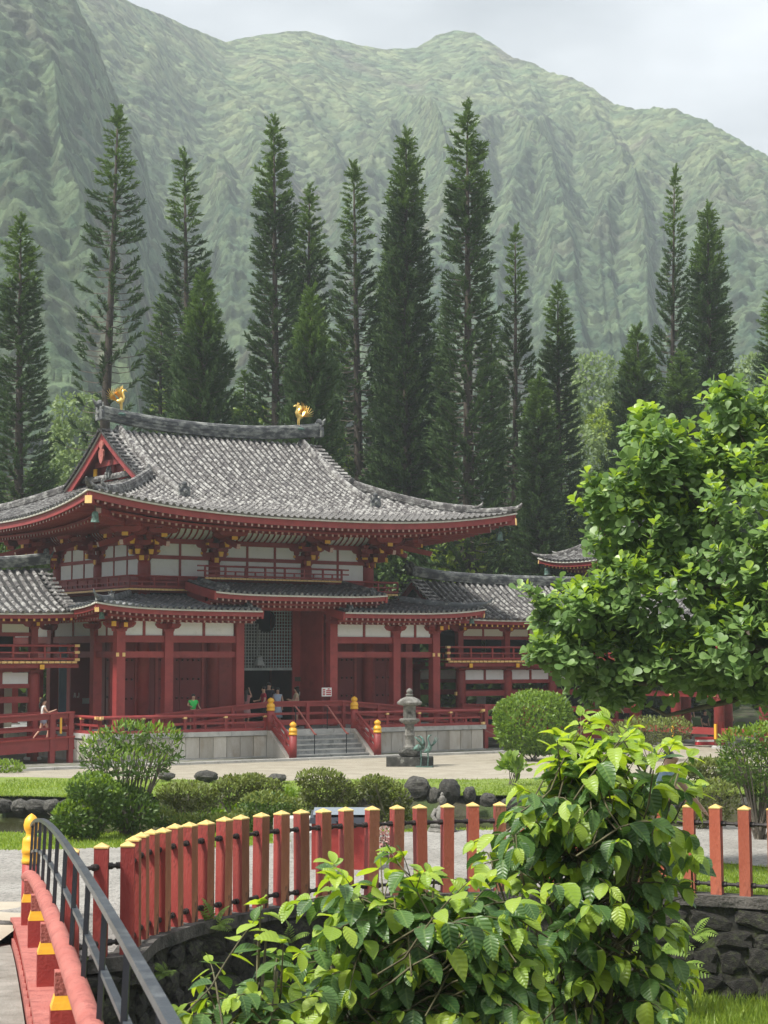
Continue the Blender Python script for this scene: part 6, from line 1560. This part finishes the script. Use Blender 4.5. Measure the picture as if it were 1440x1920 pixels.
shrub('multi_stem_shrub', 'open multi-stemmed shrub with pale green crown left of the stairs', 'shrub', 240, 1553, 30.5, [(190,1405,42,28),(240,1380,45,26),(300,1385,38,26),(250,1430,75,30),(320,1410,22,22),(180,1430,25,20)], 2000, .11, (S_LEAF, S_TOP), 41, slim=True, stems=22, gz=PZ-.02)
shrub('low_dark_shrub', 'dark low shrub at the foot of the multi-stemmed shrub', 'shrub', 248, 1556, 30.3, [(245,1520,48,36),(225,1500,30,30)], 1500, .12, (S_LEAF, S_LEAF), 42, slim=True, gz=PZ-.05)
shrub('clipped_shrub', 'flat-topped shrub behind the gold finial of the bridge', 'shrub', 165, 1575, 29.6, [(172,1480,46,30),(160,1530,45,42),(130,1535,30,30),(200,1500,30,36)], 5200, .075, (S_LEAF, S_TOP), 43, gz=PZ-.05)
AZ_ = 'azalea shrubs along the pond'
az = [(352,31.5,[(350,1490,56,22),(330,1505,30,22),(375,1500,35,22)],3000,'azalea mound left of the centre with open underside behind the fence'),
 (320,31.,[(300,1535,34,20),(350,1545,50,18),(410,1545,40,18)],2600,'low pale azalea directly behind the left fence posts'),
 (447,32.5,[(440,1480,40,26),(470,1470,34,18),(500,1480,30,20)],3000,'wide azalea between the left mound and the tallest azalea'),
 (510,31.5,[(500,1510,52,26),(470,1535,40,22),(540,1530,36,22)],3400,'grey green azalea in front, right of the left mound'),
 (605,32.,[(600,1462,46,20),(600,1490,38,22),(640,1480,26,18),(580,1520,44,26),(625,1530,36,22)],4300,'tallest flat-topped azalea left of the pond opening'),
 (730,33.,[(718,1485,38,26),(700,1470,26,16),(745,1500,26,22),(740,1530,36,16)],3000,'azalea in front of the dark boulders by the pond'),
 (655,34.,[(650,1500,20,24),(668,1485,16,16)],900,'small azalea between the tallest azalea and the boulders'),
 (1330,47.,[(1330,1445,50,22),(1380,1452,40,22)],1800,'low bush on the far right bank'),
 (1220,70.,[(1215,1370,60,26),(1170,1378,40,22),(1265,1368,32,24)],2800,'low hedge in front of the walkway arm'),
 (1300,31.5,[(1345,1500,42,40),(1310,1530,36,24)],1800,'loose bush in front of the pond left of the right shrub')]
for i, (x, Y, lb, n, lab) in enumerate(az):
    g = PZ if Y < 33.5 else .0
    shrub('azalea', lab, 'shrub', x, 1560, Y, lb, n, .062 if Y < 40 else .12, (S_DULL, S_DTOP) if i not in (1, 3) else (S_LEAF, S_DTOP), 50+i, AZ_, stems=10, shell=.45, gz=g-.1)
shrub('green_ground_shrub', 'bright leafy plant under the azaleas by the pond', 'shrub', 420, 1560, 33.5, [(410,1515,40,26),(545,1500,26,20),(450,1540,60,14),(655,1545,20,14)], 1500, .11, (S_TOP, S_TOP), 71, gz=.6)
shrub('round_bush', 'bright green bush clipped to a dome at the right end of the stone base', 'shrub', 1000, 1412, 70., [(1000,1355,70,58),(985,1375,55,38),(1020,1365,60,48),(960,1345,34,34),(1030,1335,40,34)], 12000, .155, (B_LEAF, S_TOP), 72, stems=8, shell=.16, gz=0.)
shrub('sprawling_shrub', 'vase-shaped shrub with bright tips and bare stems at the right edge', 'shrub', 1425, 1575, 29.5, [(1395,1400,48,34),(1440,1390,50,34),(1410,1440,60,36),(1470,1430,60,50),(1380,1430,30,30),(1450,1480,40,30)], 5200, .09, (S_LEAF, S_TOP), 73, slim=True, stems=24, gz=PZ-.05)
shrub('flowering_plant', 'small plant with pale pink leaves behind the fence beside the red box', 'plant', 722, 1610, 26.5, [(722,1565,16,18),(715,1585,14,12)], 260, .06, (leafmat('pink leaf', (.45, .22, .2), (.6, .4, .35), .5, .2), leafmat('pale leaf', (.5, .5, .4), (.6, .58, .5), .5, .2)), 74, gz=PZ)
shrub('low_mound_plant', 'grassy mound at the left edge of the gravel court', 'plant', 15, 1455, 63., [(10,1440,34,14),(-30,1440,30,16)], 900, .12, (S_TOP, S_TOP), 75, gz=0.)
shrub('big_leaf_plant', 'light green low plant on the gravel left of the tall shrub', 'plant', 955, 1452, 56., [(955,1432,14,12),(975,1440,14,8)], 90, .3, (S_TOP, S_TOP), 76, gz=0.)
# ferns on the wall
FERN = leafmat('fern leaf', (.11, .19, .03), (.2, .3, .05), .5, .35)
def fern(x, y, Y, n, sz, lab, seed):
    q = np.random.default_rng(seed); b = at(x, y, Y); P = []; D = []; U = []; S = []
    for k in range(n):
        a = q.random()*6.28; d = Vector((math.cos(a)*.7, -.5+math.sin(a)*.4, .5+q.random()*.8)).normalized(); pos = Vector((0, 0, 0)); L = sz*q.uniform(.7, 1.2)
        for i in range(11):
            pos = pos+d*L/11; d = (d+Vector((0, 0, -.12))).normalized(); s = d.cross(Vector((0, -.4, 1))).normalized()
            for sg in (-1, 1): P.append(pos.copy()); D.append(s*sg+d*.5); U.append(Vector((0, -.3, 1))); S.append(L*.30*math.sin(math.pi*(i+1.5)/13))
    V, Fa, _ = scatter(SL_V, SL_T, np.array(P), frames(np.array(D), np.array(U)), np.array(S))
    e_ = empty('fern', b, 0, lab, 'fern', 'ferns growing out of the wall'); link('fronds', npmesh('fronds', V, Fa, FERN), e_)
fern(400, 1745, 20.5, 8, .32, 'fern hanging from the wall top below the left fence posts', 1); fern(545, 1770, 21.3, 6, .26, 'fern on the wall left of the wide shrub', 2); fern(1235, 1790, 21.8, 8, .42, 'fern with bright fronds right of the tall shrub', 3); fern(1300, 1760, 22., 7, .3, 'small fern on the right stretch of wall', 4); fern(310, 1830, 19., 8, .2, 'mossy fern low on the left stretch of wall', 5); fern(1255, 1840, 21.5, 8, .45, 'lowest bright fern right of the tall shrub', 6)

# ---- grass blades
def blades(name, label, X, Y, Z, h, mat, seed, w=.012):
    q = np.random.default_rng(seed); n = len(X); P = np.stack([X, Y, Z], 1); D = nrmz(q.normal(size=(n, 3))*.35+np.array([0, 0, 1.])); U = nrmz(q.normal(size=(n, 3))+np.array([0, -1, 0]))
    tv = np.array([(-1, 0, 0), (1, 0, 0), (.6, .55, .06), (-.6, .55, .06), (0, 1, .22)]); tf = np.array([(0, 1, 2), (0, 2, 3), (3, 2, 4)])
    hh = h*q.uniform(.5, 1.3, n); S = np.stack([np.full(n, w), hh, hh], 1); V, Fa, _ = scatter(tv, tf, P, frames(D, U), S)
    o = link(name, npmesh(name, V, Fa, mat)); o['kind'] = 'stuff'; o['label'] = label
GB = leafmat('grass blade', (.14, .23, .03), (.27, .36, .06), .5, .4)
q = np.random.default_rng(9); n = 42000
X = q.uniform(.5, 6.2, n); Y = q.uniform(15.5, 22.6, n); k = Y < edge_y(X)-.2; X = X[k]; Y = Y[k]
blades('wild_grass', 'tall bright grass below the wall at the lower right', X, Y, ground_z(X, Y), .16, GB, 1, .010)
n = 26000; X = q.uniform(-12, 13, n); Y = bank_y(X)+.3+q.random(n)**1.6*7; k = Y < GRASSB; X = X[k]; Y = Y[k]
blades('lawn_grass', 'short turf on the far bank of the pond', X, Y, np.full(len(X), .05), .09, GB, 2, .02)
n = 26000; X = q.uniform(2.6, 8, n); Y = q.uniform(22.5, 28, n); k = (Y > edge_y(X)+.15) & (Y < gr0(X)+.1); X = X[k]; Y = Y[k]
blades('shade_grass', 'short grass behind the right part of the fence', X, Y, np.full(len(X), PZ), .05, GB, 3, .008)
n = 16000; X = q.uniform(-9, 2, n); Y = gr1(X)-.15+q.random(n)*2.6; blades('bank_grass', 'short grass along the back of the gravel terrace', X, Y, PZ-np.clip((Y-crest(X))/6.5, 0, 1)**1.3*2.6, .06, GB, 4, .010)

# ---- boulders
BLD = [rock_mesh(20+i, LAVA, .35, 3, .20) for i in range(3)]
def boulder(x, y, Y, w, h, lab, grp='boulders on the pond bank', gz=None, i=[0]):
    p = at(x, y, Y); i[0] += 1; w *= .85; h *= .82; o = link('boulder', BLD[i[0] % 3], None, loc=p, rot=(0, 0, random.uniform(0, 6)), scale=(w, w*.75, h)); tag(o, lab, 'rock', grp)
boulder(782, 1478, 51.3, .48, .42, 'large rounded boulder left of the lantern axis on the far bank'); boulder(843, 1483, 51.4, .52, .46, 'large dark boulder behind the seated stone figure')
boulder(812, 1492, 51.2, .26, .30, 'small boulder wedged between the two large ones'); boulder(755, 1500, 50.9, .35, .25, 'low boulder at the waterline left of the large ones')
boulder(700, 1490, 51.2, .5, .35, 'dark boulder behind the azalea by the pond'); boulder(650, 1480, 51.5, .35, .35, 'pale boulder left of the pond boulders')
boulder(387, 1455, 57.5, .62, .22, 'flat dark rock lying on the gravel edge, right one'); boulder(313, 1455, 58., .42, .16, 'flat dark rock lying on the gravel edge, left one'); boulder(520, 1458, 57., .5, .16, 'flat rock half hidden behind the azaleas')
boulder(915, 1500, 51.3, .3, .25, 'small boulder on the bank right of the stone figure'); boulder(880, 1490, 51.6, .3, .3, 'mossy boulder right of the dark boulder')
for i, (x, lab) in enumerate([(5, 'outermost left'), (38, 'second left'), (68, 'third left'), (98, 'fourth left'), (128, 'fifth left'), (960, 'first right'), (1010, 'second right'), (1060, 'third right'), (1130, 'fourth right'), (1200, 'fifth right'), (1280, 'sixth right'), (1400, 'outermost right')]):
    X = (x-720)/F*51.5; boulder(x, 1512 if x < 900 else 1508, float(bank_y(np.array(X)))-.1, .42, .26, lab+' rock of the low edge row along the far bank')

# ================================================================ STONE LANTERN, STATUES, BOX
lan = empty('stone_lantern', at(768, 1437, 66.5), 0, 'weathered stone lantern on a dark block in the gravel court', 'lantern'); lan.location.z = .045
LD_ = pm('dark plinth stone', (.035, .035, .03), (.09, .088, .08), 5, .95, .7, 20, c3=(.25, .25, .22), s3=5, t3=(.58, .66))
for a in ((-.85, -.28), (-.275, .28), (.285, .86)): pbox(lan, 'plinth_block', LD_, a[0], a[1], -.35, .45, 0, .34)
o = link('rock_foot', rock_mesh(33, LD_, .5, 2, .25), lan, loc=(0, 0, .50), scale=(.45, .4, .24))
MB().lathe([(.24, .66), (.20, .72), (.165, .76), (.165, 1.08), (.185, 1.10), (.185, 1.15), (.165, 1.17), (.165, 1.48), (.2, 1.52)], (0, 0, 0), 16).build('shaft', LANT, lan, True)
MB().lathe([(.2, 1.52), (.36, 1.62), (.38, 1.70), (.30, 1.73)], (0, 0, 0), 8).build('platform', LANT, lan)
fb = part(lan, 'fire_box', (0, 0, 1.73))
for sx in (-1, 1):
    for sy in (-1, 1): pbox(fb, 'corner_post', LANT, sx*.17-.055, sx*.17+.055, sy*.17-.055, sy*.17+.055, 0, .42)
pbox(fb, 'front_slab', LANT, -.115, .115, -.2, -.14, 0, .15); pbox(fb, 'front_slab', LANT, -.115, .115, -.2, -.14, .26, .42); pbox(fb, 'front_slab', LANT, -.115, -.05, -.2, -.14, .151, .259); pbox(fb, 'front_slab', LANT, .05, .115, -.2, -.14, .151, .259)
pbox(fb, 'back_slab', LANT, -.115, .115, .14, .2, 0, .42); pbox(fb, 'ceiling_slab', LANT, -.22, .22, -.22, .22, .421, .46)
MB().lathe([(.30, 2.19), (.44, 2.24), (.46, 2.31), (.34, 2.42), (.18, 2.50), (.10, 2.53)], (0, 0, 0), 8).build('cap_stone', LANT, lan)
MB().lathe([(.10, 2.53), (.14, 2.56), (.14, 2.60), (.07, 2.63), (.12, 2.68), (.11, 2.75), (.03, 2.82)], (0, 0, 0), 12).build('jewel', LANT, lan, True)
def crane(x, Y, s, lab, low):
    b = at(x, 1440, Y); e_ = empty('bronze_crane', (b.x, Y, .045), 0, lab, 'statue', 'bronze cranes beside the lantern'); m = MB()
    if low:   # standing, wings half raised, head turned back
        m.tube([(-.3, 0, .62), (-.12, 0, .68), (.05, 0, .74), (.1, 0, .86), (.06, 0, 1.02), (-.04, 0, 1.1), (-.14, 0, 1.08)], [.03, .12, .13, .07, .04, .04, .008], 8)
        for sd in (-1, 1): m.tube([(.05, sd*.1, .78), (-.1, sd*.15, .98), (-.22, sd*.12, 1.08)], [.09, .10, .02], 6, sy=.4)
    else:
        m.tube([(-.12, 0, .52), (0, 0, .60), (.08, 0, .70), (.05, 0, .88), (.0, 0, 1.02), (.05, 0, 1.12), (.16, 0, 1.16)], [.03, .10, .09, .035, .03, .035, .008], 8)
        for k in range(3): m.tube([(.06, .05, .66), (.2+.03*k, .08, .85), (.30+.05*k, .1, 1.12-.05*k)], [.05, .05, .01], 5, sy=.4)
    m.build('body', BRONZE, e_, True); l = MB()
    for sd in (-.05, .05):
        l = MB(); l.tube([(0, sd, .6), (.02, sd, .3), (0, sd, .02)], [.035, .018, .018], 6); l.tube([(-.05, sd, .015), (.1, sd, .015)], [.015, .012], 5); l.build('leg', BRONZE, e_)
    MB().box(-.18, .2, -.16, .16, 0, .03).build('foot_plate', BRONZE, e_)
crane(789, 66.0, 1, 'green bronze crane with hunched wings close beside the lantern', True); crane(802, 65.9, 1, 'green bronze crane with raised neck and spread feathers, right of the other', False)
# seated stone figure
bd = at(829, 1553, 31.); bu = empty('stone_figure', (bd.x, 31., PZ-.02), .25, 'small grey seated stone figure by the pond', 'statue')
m = MB(); m.lathe([(.24, 0), (.25, .05), (.22, .10)], (0, 0, 0), 16); m.build('pedestal', LANT, bu)
m = MB(); m.tube([(-.19, -.03, .15), (-.08, -.16, .14), (.08, -.17, .14), (.19, -.03, .15)], [.06, .065, .065, .06], 8); m.tube([(0, 0, .10), (0, .02, .24), (0, .02, .38), (0, .01, .44), (0, 0, .48)], [.13, .12, .125, .07, .04], 12)
m.tube([(0, 0, .47), (0, -.01, .52), (0, -.01, .58), (0, 0, .63)], [.04, .062, .066, .03], 12); m.lathe([(.03, .62), (.028, .66), (.008, .69)], (0, 0, 0), 8)
for s in (-1, 1): m.tube([(s*.10, .01, .40), (s*.17, 0, .30), (s*.13, -.10, .20), (s*.02, -.15, .19)], [.045, .04, .035, .03], 8); m.tube([(s*.066, 0, .58), (s*.07, 0, .53)], [.012, .016], 5)
m.tube([(0, -.07, .56), (0, -.083, .54)], [.006, .012], 5); m.build('body', LANT, bu, True)
# red box with a dark lid
bx_ = at(641, 1640, 25.3); rb = empty('feed_box', (bx_.x, 25.3, PZ), .0, 'red box with dark grey lid and a small white dispenser behind the fence', 'box')
pbox(rb, 'box_body', BRED, -.42, .42, 0, .5, .02, .66); MB().add([(-.46,-.06,.662),(.46,-.06,.662),(.46,.56,.662),(-.46,.56,.662),(-.44,-.04,.74),(.44,-.04,.74),(.44,.54,.80),(-.44,.54,.80)], [(0,3,2,1),(4,5,6,7),(0,1,5,4),(1,2,6,5),(2,3,7,6),(3,0,4,7)]).build('dark_lid', pm('dark lid', (.03, .035, .045), (.05, .055, .07), 3, .35), rb)
MB().add([(-.40,-.02,.802-.02),(.40,-.02,.80-.02),(.40,.50,.84),(-.40,.50,.84)], [(0,1,2,3)]).build('lid_panel', pm('grey lid panel', (.18, .21, .24)), rb)
MB().lathe([(.0, 0), (.012, .0), (.035, .12), (.045, .13), (.045, .16)], (.02, -.10, .52), 10).build('dispenser', pm('white plastic', (.6, .62, .62), None, 3, .4), rb)
pbox(rb, 'dispenser_bracket', BLACK, -.08, .12, -.12, -.062, .685, .70)
sb = at(571, 1602, 27.5); o = pbox(None, 'stone_block', COPING, sb.x-.2, sb.x+.22, 27.4, 27.8, PZ, PZ+.33); tag(o, 'small pale stone block left of the red box behind the fence', 'stone block')
sb = at(560, 1560, 29.5); o = pbox(None, 'stone_bench', COPING, sb.x-.4, sb.x+.5, 29.3, 29.8, PZ, PZ+.38); tag(o, 'low grey stone bench behind the fence left of the red box', 'bench')

# ================================================================ PEOPLE
SKIN = pm('skin', (.50, .29, .20), (.56, .34, .24), 5, .55); SKIND = pm('tanned skin', (.30, .16, .10), (.34, .19, .12), 5, .55); HAIR = pm('dark hair', (.012, .010, .010), (.03, .022, .018), 20, .45); SHOE = pm('shoe', (.05, .05, .05)); SHOEW = pm('pale shoe', (.6, .55, .58))
def cloth(nm, c): return pm(nm, tuple(x*.85 for x in c), c, 9, .85, .2, 30)
def skinned(name, V, E_, R, mat, parent, root=0):
    me = bpy.data.meshes.new(name); me.from_pydata(V, E_, []); me.materials.append(mat); o = link(name, me, parent)
    md = o.modifiers.new('skin', 'SKIN'); md.use_smooth_shade = True
    for i, r in enumerate(R):
        s = me.skin_vertices[0].data[i]; s.radius = (r, r) if not hasattr(r, '__len__') else r; s.use_root = (i == root)
    sb = o.modifiers.new('sub', 'SUBSURF'); sb.levels = 1; sb.render_levels = 1; return o
def person(label, loc, rz, top, bottom, h=1.68, skin=None, arms=None, legs=None, hair='short', dress=False, sleeve=.55, bot='shorts', shoe=None, group='visitors at the temple', lean=0., bottom_len=None, female=False, head_turn=0., long_t=False):
    skin = skin or SKIN; k = h/1.70; e_ = empty('person', loc, rz, label, 'person', group); e_.scale = (k, k, k)
    sw = .165 if female else .185; ln = lambda z: lean*(max(z-.9, 0))
    A = arms or [((-sw-.06, .02, 1.14), (-sw-.05, -.06, .90)), ((sw+.06, .02, 1.14), (sw+.05, -.06, .90))]
    G = legs or [((-.09, 0, .49), (-.095, .03, .08)), ((.09, 0, .49), (.095, .03, .08))]
    V = [(0, ln(.93), .93), (0, -.0-ln(1.12), 1.12), (0, -ln(1.33), 1.33), (0, -ln(1.45), 1.45), (0, -.01-ln(1.52), 1.52), (0, -.015-ln(1.58), 1.575), (0, -.01-ln(1.65), 1.65), (0, -.105-ln(1.59), 1.585)]
    V[0] = (0, 0, .93); E_ = [(0, 1), (1, 2), (2, 3), (3, 4), (4, 5), (5, 6), (5, 7)]; R = [(.135, .11), (.125, .095), (.155, .105), (.062, .062), (.062, .062), (.104, .112), (.098, .108), (.014, .014)]
    for s, (el, wr) in zip((-1, 1), A):
        i = len(V); V += [(s*sw, -ln(1.39), 1.39), el, wr]; wv = Vector(wr); ev = Vector(el); d = (wv-ev).normalized(); V += [tuple(wv+d*.09)]; E_ += [(2, i), (i, i+1), (i+1, i+2), (i+2, i+3)]; R += [.052, .040, .028, (.034, .018)]
        j = len(V); sd = d.cross(Vector((0, 1, .2))).normalized()
        for f in range(4): V.append(tuple(wv+d*(.15+.02*(f in (1, 2)))+sd*(.027*(f-1.5)))); E_.append((i+3, j+f)); R.append((.009, .009))
        V.append(tuple(wv+d*.10+sd*.055*-1)); E_.append((i+3, j+4)); R.append((.010, .010))
    for s, (kn, an) in zip((-1, 1), G):
        i = len(V); V += [(s*.085, 0, .86), kn, an, (an[0]+s*.01, an[1]-.13, max(an[2]-.045, .03))]; E_ += [(0, i), (i, i+1), (i+1, i+2), (i+2, i+3)]; R += [.088, .055, .038, .03]
    skinned('body', V, E_, R, skin, e_)
    # shirt
    sv = [(0, 0, .95), (0, -ln(1.12), 1.12), (0, -ln(1.33), 1.33), (0, -ln(1.43), 1.43)]; se = [(0, 1), (1, 2), (2, 3)]; sr = [(.16, .135), (.145, .115), (.175, .125), (.085, .08)]
    for s, (el, wr) in zip((-1, 1), A):
        i = len(sv); a = Vector((s*sw, -ln(1.39), 1.39)); b = a.lerp(Vector(el), sleeve); sv += [tuple(a), tuple(b)]; se += [(2, i), (i, i+1)]; sr += [.068, .058 if sleeve > .2 else .04]
    skinned('shirt', sv, se, sr, top, e_)
    if bot == 'skirt' or dress:
        z1 = bottom_len or .55; m = MB(); m.lathe([(.13, 1.02), (.15, .93), (.19, .75), (.22, z1), (.20, z1)], (0, 0, 0), 16); m.build('skirt', bottom, e_, True)
    else:
        zl = bottom_len if bottom_len is not None else (.55 if bot == 'shorts' else .12); sv = [(0, 0, .96)]; se = []; sr = [(.142, .118)]
        for s, (kn, an) in zip((-1, 1), G):
            i = len(sv); hp = Vector((s*.085, 0, .84)); kn = Vector(kn)
            if zl >= .49: t = (.84-zl)/(.84-.49); sv += [tuple(hp), tuple(hp.lerp(kn, min(t, 1)))]; se += [(0, i), (i, i+1)]; sr += [.10, .085]
            else: sv += [tuple(hp), tuple(kn), tuple(kn.lerp(Vector(an), .92))]; se += [(0, i), (i, i+1), (i+1, i+2)]; sr += [.10, .072, .06]
        skinned('trousers' if zl < .4 else 'shorts', sv, se, sr, bottom, e_)
    hy = -ln(1.62)
    hv = [(0, .02+hy, 1.60), (0, .0+hy, 1.69), (0, -.05+hy, 1.705)]; he = [(0, 1), (1, 2)]; hr_ = [(.116, .108), (.108, .098), (.07, .04)]
    if hair == 'long': hv += [(0, .085+hy, 1.48), (0, .11+hy, 1.28), (0, .11, 1.15)]; he += [(0, 3), (3, 4), (4, 5)]; hr_ += [(.085, .05), (.075, .04), (.05, .03)]
    if hair == 'pony': hv += [(0, .11+hy, 1.60), (0, .17+hy, 1.48), (0, .16+hy, 1.30)]; he += [(0, 3), (3, 4), (4, 5)]; hr_ += [.035, .045, .02]
    skinned('hair', hv, he, hr_, HAIR, e_)
    for s, (kn, an) in zip((-1, 1), G):
        m = MB(); m.tube([(an[0], an[1]+.05, max(an[2]-.045, .035)), (an[0], an[1]-.06, max(an[2]-.05, .035)), (an[0]+s*.01, an[1]-.17, max(an[2]-.055, .025))], [.042, .046, .028], 8); m.build('shoe', shoe or SHOE, e_, True)
    for s in (-1, 1): m = MB(); m.lathe([(.001, 0), (.009, .005), (.009, .012), (.001, .018)], (s*.030, -.086+hy, 1.60), 6); m.build('eye', HAIR, e_)
    return e_
def onfloor(px, py, v, z):   # hall-local point on the floor whose foot shows at photo column px
    best = min(np.linspace(-12, 30, 900), key=lambda u: abs(720+F*(HW(u, v).x)/(HW(u, v).y*cp_+(z-4)*sp_)-px)); return HW(best, v, z)
W_ = math.radians
wr = onfloor(80, 1378, .05, .80)
person('woman in white top and pale blue shorts on the left ramp holding up a phone', wr, W_(75)+HA, cloth('white top', (.72, .70, .66)), cloth('pale blue shorts', (.45, .58, .75)), 1.62, hair='pony', female=True, shoe=SHOEW, sleeve=.12,
 arms=[((-.20, -.14, 1.16), (-.12, -.36, 1.24)), ((.20, .02, 1.14), (.14, -.22, 1.10))], legs=[((-.08, -.20, .50), (-.09, -.12, .09)), ((.09, .10, .50), (.095, .38, .16))], group=None, bottom_len=.68)
ph = onfloor(362, 1350, -.1, SZ)
person('boy in a bright green shirt leaning on the ramp railing', ph, W_(20), cloth('bright green', (.05, .62, .12)), cloth('dark shorts', (.03, .03, .04)), 1.42, arms=[((-.26, -.04, 1.20), (-.18, -.24, 1.16)), ((.27, .06, 1.20), (.40, .02, .98))], lean=.12, group=None)
P1 = [(462, 1.2, 1.58, 'woman in a pink top with raised arms in the entrance, leftmost', cloth('dusty pink', (.40, .17, .17)), cloth('pink skirt', (.45, .25, .24)), 'long', [((-.22, -.1, 1.38), (-.12, -.12, 1.62)), ((.24, -.1, 1.38), (.14, -.14, 1.60))], 170, True),
 (494, 1.3, 1.66, 'person in a crimson shirt turned left in the entrance', cloth('crimson', (.42, .01, .04)), cloth('black trousers', (.01, .01, .012)), 'short', [((-.2, -.12, 1.14), (-.12, -.3, 1.12)), ((.22, -.02, 1.12), (.16, -.16, .96))], -70, False),
 (503, 2.0, 1.80, 'tall person in dark clothes behind the crimson shirt', cloth('navy', (.012, .014, .03)), cloth('charcoal', (.01, .01, .012)), 'short', None, 160, False),
 (521, 1.35, 1.60, 'woman in a long pale blue sleeveless dress facing the court', cloth('pale blue dress', (.42, .50, .62)), cloth('pale blue hem', (.42, .50, .62)), 'short', None, 0, True),
 (511, 2.1, 1.62, 'person with white sleeves half hidden behind the pale blue dress', cloth('white sleeves', (.5, .5, .55)), cloth('dark jeans', (.02, .025, .04)), 'short', None, 30, False),
 (556, 1.0, 1.64, 'long-haired woman in cream and black looking left at the entrance', cloth('cream top', (.60, .48, .33)), cloth('black shorts', (.015, .015, .018)), 'long', [((-.2, -.12, 1.14), (-.14, -.28, 1.10)), ((.2, -.1, 1.12), (.1, -.3, 1.16))], -75, True)]
for (px, v, hh, lab, tp, bt, hr2, arms, rz_, fem) in P1:
    person(lab, onfloor(px, 1345, v, SZ), W_(rz_), tp, bt, hh, hair=hr2, arms=arms, female=fem, bot='skirt' if 'dress' in lab or 'pink' in lab else ('trousers' if hr2 == 'short' else 'shorts'), sleeve=.1 if 'dress' in lab else .55, bottom_len=.42 if 'dress' in lab else (.5 if 'pink' in lab else None), group='visitors in the temple entrance')
for (px, py, Y, hh, lab, tp, bt, rz_) in [(1293, 1352, 92., 1.70, 'man in a dark blue shirt and white shorts standing beyond the walkway', cloth('dark blue', (.03, .06, .16)), cloth('white shorts', (.7, .7, .7)), 20),
  (1357, 1355, 90., 1.70, 'man in a turquoise shirt standing beyond the walkway', cloth('turquoise', (.02, .50, .58)), cloth('khaki shorts', (.35, .30, .22)), 160),
  (1366, 1355, 90.6, 1.76, 'man in a light blue patterned shirt behind the turquoise shirt', cloth('light blue', (.25, .38, .60)), cloth('grey jeans', (.12, .15, .2)), 120)]:
    p = at(px, py, Y); person(lab, (p.x, Y, .06), W_(rz_), tp, bt, hh, skin=SKIN, group='people beyond the walkway arm')
p = at(1322, 1360, 84.); person('person in black sitting low between the walkway columns', (p.x, 84., .10), W_(30), cloth('black shirt', (.008, .008, .01)), cloth('black trousers b', (.008, .008, .01)), 1.45, legs=[((-.09, -.36, .80), (-.09, -.40, .40)), ((.09, -.36, .80), (.09, -.40, .40))], bot='trousers', bottom_len=.1, group='people beyond the walkway arm')
p = at(1246, 1600, 26.2); person('person in a pale blue shirt bending forward behind the tall shrub', (p.x, 26.2, PZ+.02), W_(65), cloth('pale denim blue', (.36, .50, .68)), cloth('blue shorts', (.40, .52, .68)), 1.66, lean=.10, arms=[((-.22, -.26, 1.10), (-.18, -.42, .88)), ((.22, -.24, 1.08), (.18, -.40, .86))], bottom_len=.62, group=None, shoe=SHOEW).scale = (1.2, 1.2, .92)
# white sign on a post seen through the frame of the right wing
sg = at(902, 1316, 88.); e_ = empty('white_sign', (sg.x, 88., .0), 0, 'small white notice on a post seen through the right wing', 'sign')
pbox(e_, 'sign_panel', SIGNW, -.22, .22, -.02, .02, sg.z-.25, sg.z+.25); pbox(e_, 'sign_post', BLACK, -.03, .03, .021, .06, 0, sg.z)
# red and white bag on the ground between the columns
p = at(1322, 1392, 81.); e_ = empty('bag', (p.x, 81., .1), .2, 'red and white bag on the low beam between the right columns', 'bag')
pbox(e_, 'bag_body', SIGNR, -.4, .4, -.2, .2, .02, .36); pbox(e_, 'bag_stripe', SIGNW, -.401, .401, -.203, .203, .16, .25)
